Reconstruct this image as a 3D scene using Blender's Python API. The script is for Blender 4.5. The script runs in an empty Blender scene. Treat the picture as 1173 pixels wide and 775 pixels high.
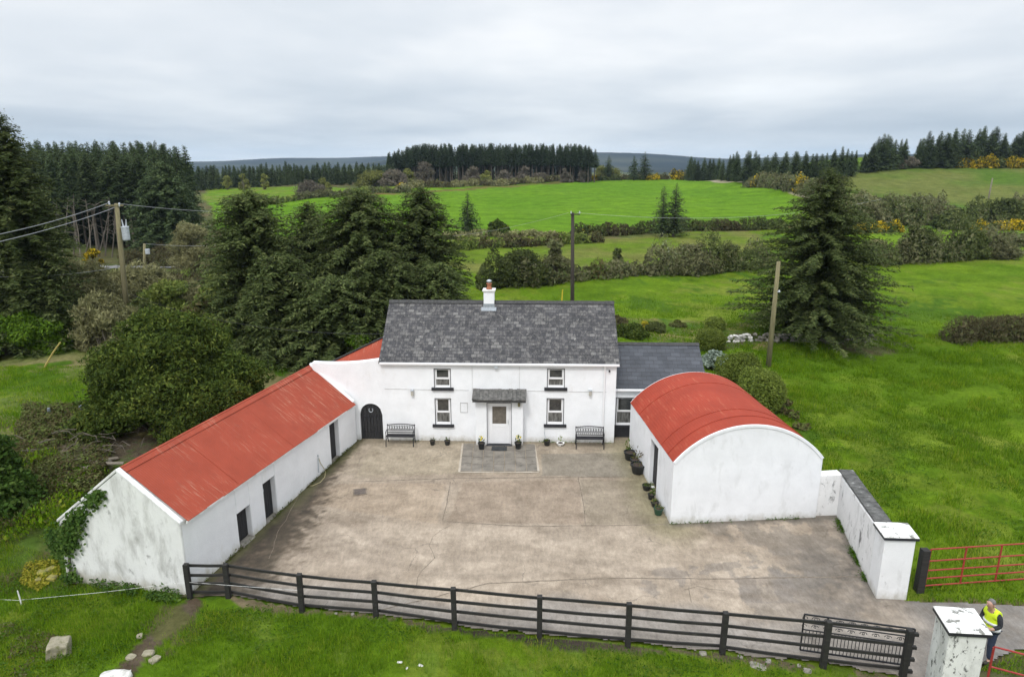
import bpy, math, random
import numpy as np
from mathutils import Vector, Matrix
R_ = math.radians
SC = bpy.context.scene
COL = SC.collection
rng = np.random.default_rng(7)
random.seed(7)

# ------------------------------------------------------------------ camera
F = 782.0; CX = 586.5; CY = 387.5; YH = 184.0; H = 12.5
TH = math.atan((CY - YH) / F); CT, ST = math.cos(TH), math.sin(TH)
cam = bpy.data.cameras.new('camera'); camo = bpy.data.objects.new('camera', cam); COL.objects.link(camo)
cam.sensor_width = 36; cam.lens = F / 1173 * 36; cam.clip_start = 0.1; cam.clip_end = 30000
camo.location = (0, 0, H); camo.rotation_euler = (math.pi / 2 - TH, 0, 0)
SC.camera = camo

def ray(u, v):
    a = (u - CX) / F; b = -(v - CY) / F
    return Vector((a, CT + b * ST, -ST + b * CT))

# ------------------------------------------------------------------ terrain height
def sst(a, b, x):
    t = np.clip((x - a) / (b - a), 0, 1); return t * t * (3 - 2 * t)

def yard_slope(y):
    return 0.045 * np.clip(y - 17.5, 0, 12)

def relief(x, y):
    return (np.sin(x * .11 + 1.3) * np.cos(y * .09 - .4) + .6 * np.sin(x * .23 + y * .17) + .4 * np.cos(x * .05 - y * .21 + 2))

def zt(x, y):
    x = np.asarray(x, float); y = np.asarray(y, float)
    r = np.hypot(x, y); az = np.arctan2(x, np.maximum(y, 1e-3)); az = np.where(y < 0, np.sign(x) * 1.5, az)
    z = yard_slope(y)
    z = z + 3.9 * sst(120, 300, y) - 16 * sst(330, 620, r) * (1 - .9 * sst(.3, .55, az))
    z = z + 9.5 * sst(140, 275, y) * sst(.24, .52, np.tan(np.clip(az, -1.3, 1.3)))
    z = z - 2.2 * sst(.22, .5, -np.tan(np.clip(az, -1.3, 1.3))) * sst(36, 95, y)
    z = z - .5 * sst(9.5, 16, -x) * sst(26, 16, y) * (1)
    z = z - .04 * np.clip(13.5 - y, 0, 60)
    # gentle unevenness outside the yard
    m = sst(12.5, 20, x) + sst(32, 50, y) + sst(11, 18, -x) * sst(4, 30, y)
    z = z + relief(x, y) * .16 * np.clip(m, 0, 1) * (1 + sst(80, 200, r))
    # far hills
    hl = 43 * np.exp(-((r - 3600) / 900) ** 2) * (.55 + .45 * sst(-.9, -.30, az) * sst(.02, -.2, az))
    hm = 54 * np.exp(-((r - 2700) / 560) ** 2) * sst(.02, .09, az) * (1 - .62 * sst(.13, .32, az)) * (1 - .45 * sst(.3, .7, az))
    hn = 34 * np.exp(-((r - 1700) / 330) ** 2) * sst(-.33, -.15, az) * (1 - sst(-.1, .1, az))
    w = .8 + .2 * np.sin(az * 13 + r * .0011) + .08 * np.sin(az * 37 + 1)
    z = z + hl * w + hm * (.95 + .05 * np.sin(az * 31)) + hn * w
    return z

def G(x, y):
    return float(zt(x, y))

def gp(u, v, dz=0.0):
    """point of the terrain (plus dz) seen at photo pixel u, v"""
    d = ray(u, v); t = 5.0; prev = 5.0
    while t < 9000:
        z = H + d.z * t
        if z < G(d.x * t, d.y * t) + dz:
            lo, hi = prev, t
            for _ in range(30):
                m = (lo + hi) / 2
                if H + d.z * m < G(d.x * m, d.y * m) + dz: hi = m
                else: lo = m
            t = hi; break
        prev = t; t += max(.25, t * .01)
    return Vector((d.x * t, d.y * t, G(d.x * t, d.y * t) + dz))

def gy(u, y):
    """ground point in photo column u at distance y"""
    x = 0
    for _ in range(6):
        z = G(x, y); dd = y * CT - (z - H) * ST; x = (u - CX) / F * dd
    return Vector((x, y, G(x, y)))

def pxy(x, y, z):
    z = z - H; dd = y * CT - z * ST; up = y * ST + z * CT
    return CX + F * x / dd, CY - F * up / dd

def zat(x, y, v):
    """height above z=0 of the point over (x, y) that shows at row v"""
    lo, hi = -30, 80
    for _ in range(50):
        m = (lo + hi) / 2
        if pxy(x, y, m)[1] > v: lo = m
        else: hi = m
    return lo

# ------------------------------------------------------------------ materials
def new_mat(name):
    m = bpy.data.materials.new(name); m.use_nodes = True; nt = m.node_tree
    b = nt.nodes['Principled BSDF']
    return m, nt, b

def N(nt, t, **kw):
    n = nt.nodes.new(t)
    for k, v in kw.items():
        if k.startswith('i_'): n.inputs[int(k[2:])].default_value = v
        else: setattr(n, k, v)
    return n

def ramp(nt, fac, stops):
    n = nt.nodes.new('ShaderNodeValToRGB'); e = n.color_ramp.elements
    while len(e) < len(stops): e.new(.5)
    for i, (p, c) in enumerate(stops):
        e[i].position = p; e[i].color = (*c, 1) if len(c) == 3 else c
    nt.links.new(fac, n.inputs[0]); return n.outputs[0]

def noise(nt, vec, scale, detail=5, rough=.6, stretch=None, dist=0):
    if stretch:
        mp = nt.nodes.new('ShaderNodeMapping'); mp.inputs['Scale'].default_value = stretch
        nt.links.new(vec, mp.inputs[0]); vec = mp.outputs[0]
    n = nt.nodes.new('ShaderNodeTexNoise'); n.inputs['Scale'].default_value = scale
    n.inputs['Detail'].default_value = detail; n.inputs['Roughness'].default_value = rough
    n.inputs['Distortion'].default_value = dist
    nt.links.new(vec, n.inputs['Vector']); return n.outputs['Fac']

def mix(nt, fac, a, b, mode='MIX'):
    n = nt.nodes.new('ShaderNodeMix'); n.data_type = 'RGBA'; n.blend_type = mode
    for s, v in ((n.inputs[0], fac), (n.inputs[6], a), (n.inputs[7], b)):
        if hasattr(v, 'links'): nt.links.new(v, s)
        elif isinstance(v, (int, float)): s.default_value = v
        else: s.default_value = (*v, 1)
    return n.outputs[2]

def bump(nt, b, h, strength, dist):
    n = nt.nodes.new('ShaderNodeBump'); n.inputs['Strength'].default_value = strength
    n.inputs['Distance'].default_value = dist; nt.links.new(h, n.inputs['Height'])
    nt.links.new(n.outputs[0], b.inputs['Normal'])

def surf(name, stops, scale=3, rough=.8, bmp=.3, bs=25, bd=.01, layers=(), metal=0, stretch=None, detail=6, geo=False, attr=None):
    """stops: colours over a noise; layers: (colour, scale, lo, hi, stretch) patches on top"""
    m, nt, b = new_mat(name)
    tc = nt.nodes.new('ShaderNodeTexCoord'); v = tc.outputs['Object']
    if geo:
        gn = nt.nodes.new('ShaderNodeNewGeometry'); v = gn.outputs['Position']
    col = ramp(nt, noise(nt, v, scale, detail, .65, stretch), stops)
    for (c, s, lo, hi, st) in layers:
        f = ramp(nt, noise(nt, v, s, 8, .68, st, .3), [(lo, (0, 0, 0)), (hi, (1, 1, 1))])
        col = mix(nt, f, col, c)
    if attr:
        a = nt.nodes.new('ShaderNodeAttribute'); a.attribute_name = attr
        col = mix(nt, 1.0, col, a.outputs['Color'], 'MULTIPLY')
    nt.links.new(col, b.inputs['Base Color'])
    b.inputs['Roughness'].default_value = rough; b.inputs['Metallic'].default_value = metal
    if bmp: bump(nt, b, noise(nt, v, bs, 6, .7), bmp, bd)
    return m

def leafm(name, stops, nscale=.6, trans=.25, var=.5):
    m, nt, b = new_mat(name)
    a = nt.nodes.new('ShaderNodeAttribute'); a.attribute_name = 'rnd'
    gn = nt.nodes.new('ShaderNodeNewGeometry')
    n = noise(nt, gn.outputs['Position'], nscale, 4, .6)
    ad = N(nt, 'ShaderNodeMath', operation='MULTIPLY_ADD'); nt.links.new(n, ad.inputs[0]); ad.inputs[1].default_value = var * 2
    ad2 = N(nt, 'ShaderNodeMath', operation='MULTIPLY'); nt.links.new(a.outputs['Fac'], ad2.inputs[0]); ad2.inputs[1].default_value = 1 - var * .6
    nt.links.new(ad2.outputs[0], ad.inputs[2])
    s = N(nt, 'ShaderNodeMath', operation='SUBTRACT'); nt.links.new(ad.outputs[0], s.inputs[0]); s.inputs[1].default_value = var * .68
    col = ramp(nt, s.outputs[0], stops)
    oi = nt.nodes.new('ShaderNodeObjectInfo'); mr = nt.nodes.new('ShaderNodeMapRange'); mr.inputs[3].default_value = .80; mr.inputs[4].default_value = 1.22
    nt.links.new(oi.outputs['Random'], mr.inputs[0]); vs = nt.nodes.new('ShaderNodeVectorMath'); vs.operation = 'SCALE'
    nt.links.new(col, vs.inputs[0]); nt.links.new(mr.outputs[0], vs.inputs[3]); col = vs.outputs[0]
    nt.links.new(col, b.inputs['Base Color']); b.inputs['Roughness'].default_value = .8
    b.inputs['Specular IOR Level'].default_value = .04
    if trans:
        t = nt.nodes.new('ShaderNodeBsdfTranslucent'); nt.links.new(col, t.inputs[0])
        mx = nt.nodes.new('ShaderNodeMixShader'); mx.inputs[0].default_value = trans
        nt.links.new(b.outputs[0], mx.inputs[1]); nt.links.new(t.outputs[0], mx.inputs[2])
        nt.links.new(mx.outputs[0], nt.nodes['Material Output'].inputs[0])
    return m

def plain(name, c, rough=.6, metal=0, var=.25, scale=14, bmp=.1):
    lo = tuple(x * (1 - var) for x in c); hi = tuple(min(1, x * (1 + var)) for x in c)
    return surf(name, [(.3, lo), (.7, hi)], scale, rough, bmp, 40, .004, metal=metal)

M = {}
def vertmask(nt, v, axis, lo, hi):
    sp = nt.nodes.new('ShaderNodeSeparateXYZ'); nt.links.new(v, sp.inputs[0])
    return ramp_pos(nt, sp.outputs[axis], lo, hi)
def ramp_pos(nt, x, lo, hi):
    n = nt.nodes.new('ShaderNodeMapRange'); n.inputs[1].default_value = lo; n.inputs[2].default_value = hi
    nt.links.new(x, n.inputs[0]); return n.outputs[0]

def whitewash(name, base, dirt, lo, hi, streak=True, splash=.5, black=None, foot=(.30, .27, .19)):
    """limewashed render: mottled white, rain streaks, a dirty foot along the ground"""
    m, nt, b = new_mat(name); tc = nt.nodes.new('ShaderNodeTexCoord'); v = tc.outputs['Object']
    col = ramp(nt, noise(nt, v, 1.3, 7, .65), [(.3, tuple(x * .9 for x in base)), (.62, base)])
    st = ramp(nt, noise(nt, v, 1.6, 8, .7, (1.3, 1.3, .55), .3), [(lo, (0, 0, 0)), (hi, (1, 1, 1))])
    col = mix(nt, st, col, dirt)
    if black:
        s2 = ramp(nt, noise(nt, v, black[1], 9, .75, (1, 1, .5), .5), [(black[2], (0, 0, 0)), (black[3], (1, 1, 1))])
        col = mix(nt, s2, col, black[0])
    fm = vertmask(nt, v, 2, splash, -.05)
    nn = noise(nt, v, 4, 6, .7, (1, 1, .6))
    mu = N(nt, 'ShaderNodeMath', operation='MULTIPLY'); nt.links.new(fm, mu.inputs[0]); nt.links.new(nn, mu.inputs[1])
    f = ramp(nt, mu.outputs[0], [(.18, (0, 0, 0)), (.62, (.85, .85, .85))])
    col = mix(nt, f, col, foot)
    nt.links.new(col, b.inputs['Base Color']); b.inputs['Roughness'].default_value = .85
    bump(nt, b, noise(nt, v, 9, 8, .7), .35, .02)
    return m

M['white'] = whitewash('white_render', (.84, .855, .875), (.66, .65, .62), .58, .85)
M['shed_white'] = whitewash('limewashed_shed', (.80, .81, .83), (.60, .58, .52), .60, .85, splash=.75, foot=(.30, .26, .14))
M['gable_white'] = whitewash('weathered_gable', (.76, .76, .755), (.40, .395, .38), .47, .72, splash=.6, black=((.16, .16, .15), 2.6, .60, .75))
M['barn_white'] = whitewash('barn_render', (.80, .815, .84), (.56, .57, .57), .54, .82)
M['wall_white'] = whitewash('weathered_wall', (.78, .78, .78), (.46, .46, .45), .52, .75, black=((.10, .10, .10), 3.2, .56, .66))
M['pier_rough'] = whitewash('flaking_pier', (.72, .72, .70), (.42, .42, .40), .45, .7, black=((.09, .09, .085), 7.5, .55, .60))
M['pier_white'] = whitewash('pier_paint', (.80, .81, .82), (.50, .50, .49), .52, .78, black=((.14, .14, .13), 4.5, .64, .70))
M['cap_white'] = surf('cap_paint', [(.3, (.62, .62, .60)), (.6, (.80, .80, .78))], 3, .8, .3, layers=[((.2, .2, .18), 3.4, .54, .6, None)])
M['upvc'] = plain('white_plastic', (.80, .80, .81), .35, var=.03, bmp=0)
M['black_paint'] = plain('black_paint', (.018, .019, .024), .55, var=.4)
M['door_black'] = surf('black_boards', [(.3, (.010, .010, .012)), (.7, (.028, .028, .030))], 3, .7, .5, 30, .006, stretch=(6, 6, .5))
M['fence_black'] = surf('tarred_timber', [(.3, (.010, .010, .009)), (.62, (.026, .024, .022)), (.8, (.07, .062, .05))], 3, .75, .5, 30, .006, stretch=(.6, 4, 4))
M['iron'] = plain('black_iron', (.02, .02, .024), .5, .2)
M['red_gate'] = surf('red_gate_paint', [(.3, (.24, .022, .02)), (.7, (.36, .038, .03))], 4, .5, .1, layers=[((.17, .06, .03), 9, .6, .7, None)])
M['slate_dark'] = plain('canopy_slate', (.05, .05, .05), .8, var=.5, scale=9, bmp=.6)
M['lead'] = plain('lead_flashing', (.30, .33, .36), .6, .2)
M['terracotta'] = plain('terracotta', (.32, .12, .06), .8)
M['coping'] = surf('lichened_coping', [(.35, (.045, .045, .043)), (.62, (.13, .13, .125)), (.75, (.40, .40, .39))], 4.5, .9, .5)
M['pole_wood'] = surf('mossy_pole', [(.3, (.13, .12, .06)), (.7, (.25, .22, .12))], 2, .9, .4, stretch=(5, 5, .5))
M['pole_dark'] = surf('creosoted_pole', [(.3, (.025, .02, .018)), (.7, (.06, .05, .04))], 2, .9, .4, stretch=(5, 5, .5))
M['galv'] = plain('galvanised_grey', (.50, .54, .58), .5, .2)
M['wire'] = plain('wire', (.32, .33, .34), .6, .3)
M['terr_pot'] = plain('black_pot', (.015, .016, .016), .5)
M['green_pot'] = plain('green_pot', (.02, .06, .035), .5)
M['soil'] = plain('soil', (.05, .035, .025), .95)
M['bark'] = surf('bark', [(.3, (.05, .04, .03)), (.7, (.11, .09, .07))], 4, .95, .6, stretch=(3, 3, .6))
M['bark_grey'] = surf('grey_bark', [(.3, (.08, .07, .055)), (.7, (.16, .135, .11))], 4, .95, .6, stretch=(3, 3, .6))
M['bark_pale'] = surf('pale_bark', [(.3, (.13, .115, .09)), (.7, (.24, .21, .165))], 4, .95, .6, stretch=(3, 3, .6))
M['stone'] = surf('field_stone', [(.3, (.14, .13, .11)), (.65, (.30, .28, .24))], 4, .9, .7, layers=[((.10, .13, .05), 2.5, .58, .68, None)])
M['stone_white'] = surf('limewashed_stone', [(.35, (.42, .41, .38)), (.6, (.74, .73, .70))], 5, .9, .7)
M['rubber'] = plain('rubber_mat', (.03, .033, .035), .85)

# glass: dark room behind reflective glass
m, nt, b = new_mat('window_glass')
tc = nt.nodes.new('ShaderNodeTexCoord')
nt.links.new(ramp(nt, noise(nt, tc.outputs['Object'], 2.5, 3), [(.35, (.02, .022, .024)), (.65, (.075, .075, .068))]), b.inputs['Base Color'])
b.inputs['Roughness'].default_value = .06; b.inputs['Specular IOR Level'].default_value = .8; M['glass'] = m
m, nt, b = new_mat('frosted_door_glass')
tc = nt.nodes.new('ShaderNodeTexCoord')
nt.links.new(ramp(nt, noise(nt, tc.outputs['Object'], 6, 3), [(.3, (.10, .09, .075)), (.7, (.17, .15, .125))]), b.inputs['Base Color'])
b.inputs['Roughness'].default_value = .25; M['door_glass'] = m
m, nt, b = new_mat('curtained_glass'); tc = nt.nodes.new('ShaderNodeTexCoord')
nt.links.new(ramp(nt, noise(nt, tc.outputs['Object'], 5, 4, .6, (3, 1, .6)), [(.35, (.05, .05, .048)), (.65, (.19, .19, .18))]), b.inputs['Base Color']); b.inputs['Roughness'].default_value = .08; b.inputs['Specular IOR Level'].default_value = .8; M['glass_net'] = m

# red tin roofs: local x runs along the roof
def tin(name, c, fade, dirt, streak_axis='y'):
    m, nt, b = new_mat(name); tc = nt.nodes.new('ShaderNodeTexCoord'); v = tc.outputs['Object']
    c0 = tuple(x * .78 for x in c)
    col = ramp(nt, noise(nt, v, .9, 7, .65), [(.3, c0), (.7, c)])
    stt = (9, .8, .8)
    f = ramp(nt, noise(nt, v, 1.5, 7, .7, stt), [(.54, (0, 0, 0)), (.66, (.8, .8, .8))])
    g = ramp(nt, noise(nt, v, .45, 3, .5), [(.40, (0, 0, 0)), (.56, (1, 1, 1))])
    mu = mix(nt, 1.0, f, g, 'MULTIPLY')
    col = mix(nt, mu, col, fade)
    f = ramp(nt, noise(nt, v, 2.2, 8, .7, (2, .7, .7)), [(.56, (0, 0, 0)), (.75, (.6, .6, .6))])
    col = mix(nt, f, col, dirt)
    nt.links.new(col, b.inputs['Base Color']); b.inputs['Roughness'].default_value = .75; b.inputs['Specular IOR Level'].default_value = .2
    w = nt.nodes.new('ShaderNodeTexWave'); w.bands_direction = 'X'; w.inputs['Scale'].default_value = 4.1
    w.inputs['Distortion'].default_value = 0; nt.links.new(v, w.inputs[0])
    bump(nt, b, w.outputs['Fac'], .28, .012)
    return m
M['tin_shed'] = tin('faded_red_tin', (.345, .068, .038), (.43, .22, .15), (.22, .055, .035))
M['tin_barn'] = tin('red_tin', (.355, .055, .030), (.43, .14, .08), (.25, .045, .028))

# slates
def slates(name, cols, rw, rh, spots, rough=.75):
    m, nt, b = new_mat(name); uv = nt.nodes.new('ShaderNodeUVMap'); uv.uv_map = 'UVMap'; v = uv.outputs[0]
    br = nt.nodes.new('ShaderNodeTexBrick'); br.inputs['Scale'].default_value = 1; br.inputs['Brick Width'].default_value = rw
    br.inputs['Row Height'].default_value = rh; br.inputs['Mortar Size'].default_value = .008; br.inputs['Mortar Smooth'].default_value = .3
    br.inputs['Color1'].default_value = (0, 0, 0, 1); br.inputs['Color2'].default_value = (1, 1, 1, 1); br.inputs['Mortar'].default_value = (.2, .2, .2, 1)
    br.inputs['Bias'].default_value = 0
    nt.links.new(v, br.inputs[0])
    col = ramp(nt, br.outputs['Color'], cols)
    f = ramp(nt, noise(nt, v, 1.1, 8, .7), [(.35, (.72, .72, .72)), (.7, (1.25, 1.25, 1.25))])
    col = mix(nt, 1.0, col, f, 'MULTIPLY')
    if spots:
        f = ramp(nt, noise(nt, v, 5.5, 10, .85, (1, .6, 1), .3), [(spots + .02, (0, 0, 0)), (spots + .16, (.75, .75, .75))])
        col = mix(nt, f, col, (.23, .22, .205))
        f = ramp(nt, noise(nt, v, 7, 2, .5), [(.73, (0, 0, 0)), (.76, (1, 1, 1))])
        col = mix(nt, f, col, (.5, .5, .48))
    col = mix(nt, br.outputs['Fac'], col, (.02, .02, .02))
    nt.links.new(col, b.inputs['Base Color']); b.inputs['Roughness'].default_value = rough
    # each course overlaps the one below: saw-tooth height down the slope
    sp = nt.nodes.new('ShaderNodeSeparateXYZ'); nt.links.new(v, sp.inputs[0])
    mo = N(nt, 'ShaderNodeMath', operation='FRACT'); dv = N(nt, 'ShaderNodeMath', operation='DIVIDE'); dv.inputs[1].default_value = rh
    nt.links.new(sp.outputs[1], dv.inputs[0]); nt.links.new(dv.outputs[0], mo.inputs[0])
    s2 = N(nt, 'ShaderNodeMath', operation='SUBTRACT'); s2.inputs[0].default_value = 1; nt.links.new(mo.outputs[0], s2.inputs[1])
    s3 = N(nt, 'ShaderNodeMath', operation='MULTIPLY_ADD'); nt.links.new(br.outputs['Color'], s3.inputs[0]); s3.inputs[1].default_value = .5
    nt.links.new(s2.outputs[0], s3.inputs[2])
    bump(nt, b, s3.outputs[0], .8, .02)
    return m
M['slate'] = slates('old_slate', [(.0, (.032, .032, .037)), (.5, (.046, .045, .050)), (.8, (.078, .076, .079)), (1, (.15, .146, .142))], .24, .17, .47)
M['slate_new'] = slates('smooth_slate', [(.0, (.040, .045, .056)), (1, (.068, .074, .088))], .42, .24, 0, .6)

M['grass_blade'] = leafm('grass_blades', [(0.0, (0.0497, 0.1218, 0.007)), (0.4, (0.1055, 0.2051, 0.0096)), (0.75, (0.18, 0.2821, 0.0139)), (1, (0.298, 0.3077, 0.0437))], .5, .3, .6)
M['field_blade'] = leafm('field_grass_blades', [(0.0, (0.0602, 0.1335, 0.0066)), (0.5, (0.1003, 0.198, 0.0083)), (0.85, (0.1455, 0.2433, 0.0132)), (1, (0.2207, 0.2715, 0.0413))], .22, .3, .55)
M['weed'] = leafm('weed_leaves', [(0.0, (0.0315, 0.08, 0.0072)), (0.5, (0.063, 0.135, 0.012)), (1, (0.126, 0.19, 0.03))], .8, .25, .5)
M['yellowmoss'] = leafm('yellow_moss', [(.0, (.12, .12, .02)), (.5, (.28, .26, .03)), (1, (.42, .38, .05))], 2, .2)
M['spruce'] = leafm('spruce_needles', [(0.0, (0.0345, 0.0493, 0.0173)), (0.35, (0.069, 0.0961, 0.032)), (0.75, (0.1294, 0.1626, 0.0566)), (1, (0.1971, 0.2156, 0.0862))], .9, .3)
M['spruce_far'] = leafm('conifer_needles', [(0.0, (0.0339, 0.0544, 0.0242)), (0.5, (0.0677, 0.0991, 0.0435)), (1, (0.127, 0.1596, 0.0702))], .12, .3)
M['pine_far'] = leafm('pine_needles', [(0.0, (0.0264, 0.044, 0.022)), (0.5, (0.0495, 0.0748, 0.0374)), (1, (0.088, 0.1188, 0.055))], .12, .2)
M['yew'] = leafm('yew_needles', [(0.0, (0.0252, 0.0429, 0.0114)), (0.5, (0.0579, 0.0887, 0.0186)), (0.85, (0.1158, 0.1502, 0.0286)), (1, (0.1762, 0.2002, 0.0429))], .9, .2)
M['laurel'] = leafm('laurel_leaves', [(0.0, (0.0379, 0.0759, 0.0088)), (0.5, (0.0734, 0.1391, 0.0132)), (1, (0.1391, 0.215, 0.0242))], 1.2, .25)
M['box'] = leafm('hebe_leaves', [(0.0, (0.0891, 0.1248, 0.025)), (0.5, (0.1516, 0.1996, 0.0392)), (1, (0.2495, 0.303, 0.0624))], 1.5, .25)
M['scrub'] = leafm('scrub_twigs', [(0.0, (0.1131, 0.1169, 0.0528)), (0.4, (0.1979, 0.1979, 0.0905)), (0.7, (0.2639, 0.2545, 0.132)), (1, (0.377, 0.3582, 0.1697))], .35, .2, .6)
M['scrub_green'] = leafm('scrub_leaves', [(0.0, (0.0698, 0.101, 0.0233)), (0.5, (0.1475, 0.2018, 0.0466)), (1, (0.3105, 0.3415, 0.0931))], .4, .25, .6)
M['hedge'] = leafm('hedge_twigs', [(0.0, (0.0579, 0.0665, 0.0308)), (0.35, (0.1211, 0.121, 0.0597)), (0.6, (0.1737, 0.1693, 0.0915)), (0.8, (0.1211, 0.1512, 0.0501)), (1, (0.2316, 0.248, 0.1589))], .28, .2, .6)
M['hedge_green'] = leafm('thorn_hedge', [(0.0, (0.0425, 0.06, 0.02)), (0.5, (0.085, 0.1075, 0.035)), (1, (0.15, 0.1688, 0.0625))], .4, .25, .6)
M['hedge_brown'] = leafm('beech_hedge', [(0.0, (0.0534, 0.0451, 0.0248)), (0.5, (0.101, 0.0875, 0.0473)), (1, (0.1306, 0.159, 0.0563))], .5, .15, .55)
M['gorse'] = leafm('gorse_flowers', [(.0, (.05, .07, .015)), (.42, (.12, .12, .015)), (.6, (.48, .34, .015)), (1, (.66, .48, .03))], .6, .15, .5)
M['willow'] = leafm('budding_willow', [(0.0, (0.0864, 0.0936, 0.036)), (0.5, (0.1728, 0.1872, 0.0576)), (1, (0.3024, 0.3168, 0.0864))], .15, .25, .5)
M['willow_grey'] = leafm('bare_willow', [(0.0, (0.0926, 0.082, 0.0661)), (0.5, (0.1521, 0.1323, 0.1058)), (1, (0.2248, 0.2049, 0.1455))], .15, .2, .5)
M['silver'] = leafm('silver_leaves', [(.0, (.10, .14, .10)), (1, (.36, .42, .36))], 2, .2)
M['ivy'] = leafm('ivy_leaves', [(0.0, (0.0242, 0.0545, 0.0121)), (0.6, (0.0665, 0.1271, 0.0242)), (1, (0.1331, 0.1936, 0.0484))], 2, .2)
M['bramble'] = leafm('bramble', [(0.0, (0.0575, 0.046, 0.023)), (0.4, (0.115, 0.0978, 0.046)), (0.7, (0.1035, 0.1495, 0.0345)), (1, (0.1955, 0.1955, 0.0805))], .9, .2, .6)
M['yellowleaf'] = leafm('yellow_leaves', [(.0, (.20, .19, .02)), (1, (.55, .47, .04))], 2, .2)
M['petal'] = leafm('yellow_petals', [(.0, (.65, .50, .02)), (1, (.8, .68, .05))], 3, .2)
M['potleaf'] = leafm('pot_leaves', [(.0, (.04, .08, .02)), (.6, (.09, .14, .03)), (1, (.18, .14, .06))], 4, .2)
M['moss_yellow'] = surf('mossy_rubble', [(.35, (.11, .10, .06)), (.6, (.32, .29, .05))], 5, .95, .6)

# ------------------------------------------------------------------ objects
def tag(o, label=None, cat=None, group=None, kind=None):
    if label: o['label'] = label
    if cat: o['category'] = cat
    if group: o['group'] = group
    if kind: o['kind'] = kind
    return o

def thing(name, label, cat, loc=(0, 0, 0), rz=0, group=None):
    o = bpy.data.objects.new(name, None); COL.objects.link(o); o.empty_display_size = .2
    o.location = loc; o.rotation_euler = (0, 0, rz)
    return tag(o, label, cat, group)

def raw_mesh(name, V, Fc, mat, parent=None, rnd=None, smooth=False, uv=None):
    me = bpy.data.meshes.new(name)
    V = np.asarray(V, np.float32)
    if isinstance(Fc, np.ndarray):
        n, k = Fc.shape
        me.vertices.add(len(V)); me.vertices.foreach_set('co', V.ravel())
        me.loops.add(n * k); me.loops.foreach_set('vertex_index', Fc.ravel().astype(np.int32))
        me.polygons.add(n); me.polygons.foreach_set('loop_start', np.arange(0, n * k, k, dtype=np.int32))
        me.update(calc_edges=True)
    else:
        me.from_pydata([tuple(map(float, v)) for v in V], [], Fc)
    if rnd is not None:
        a = me.attributes.new('rnd', 'FLOAT', 'FACE'); a.data.foreach_set('value', np.asarray(rnd, np.float32))
    if smooth: me.polygons.foreach_set('use_smooth', np.ones(len(me.polygons), bool))
    mats = mat if isinstance(mat, (list, tuple)) else [mat]
    for mm in mats: me.materials.append(mm)
    if uv is not None:
        l = me.uv_layers.new(name='UVMap'); l.data.foreach_set('uv', np.asarray(uv, np.float32).ravel())
    o = bpy.data.objects.new(name, me); COL.objects.link(o)
    if parent is not None: o.parent = parent
    return o

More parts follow.
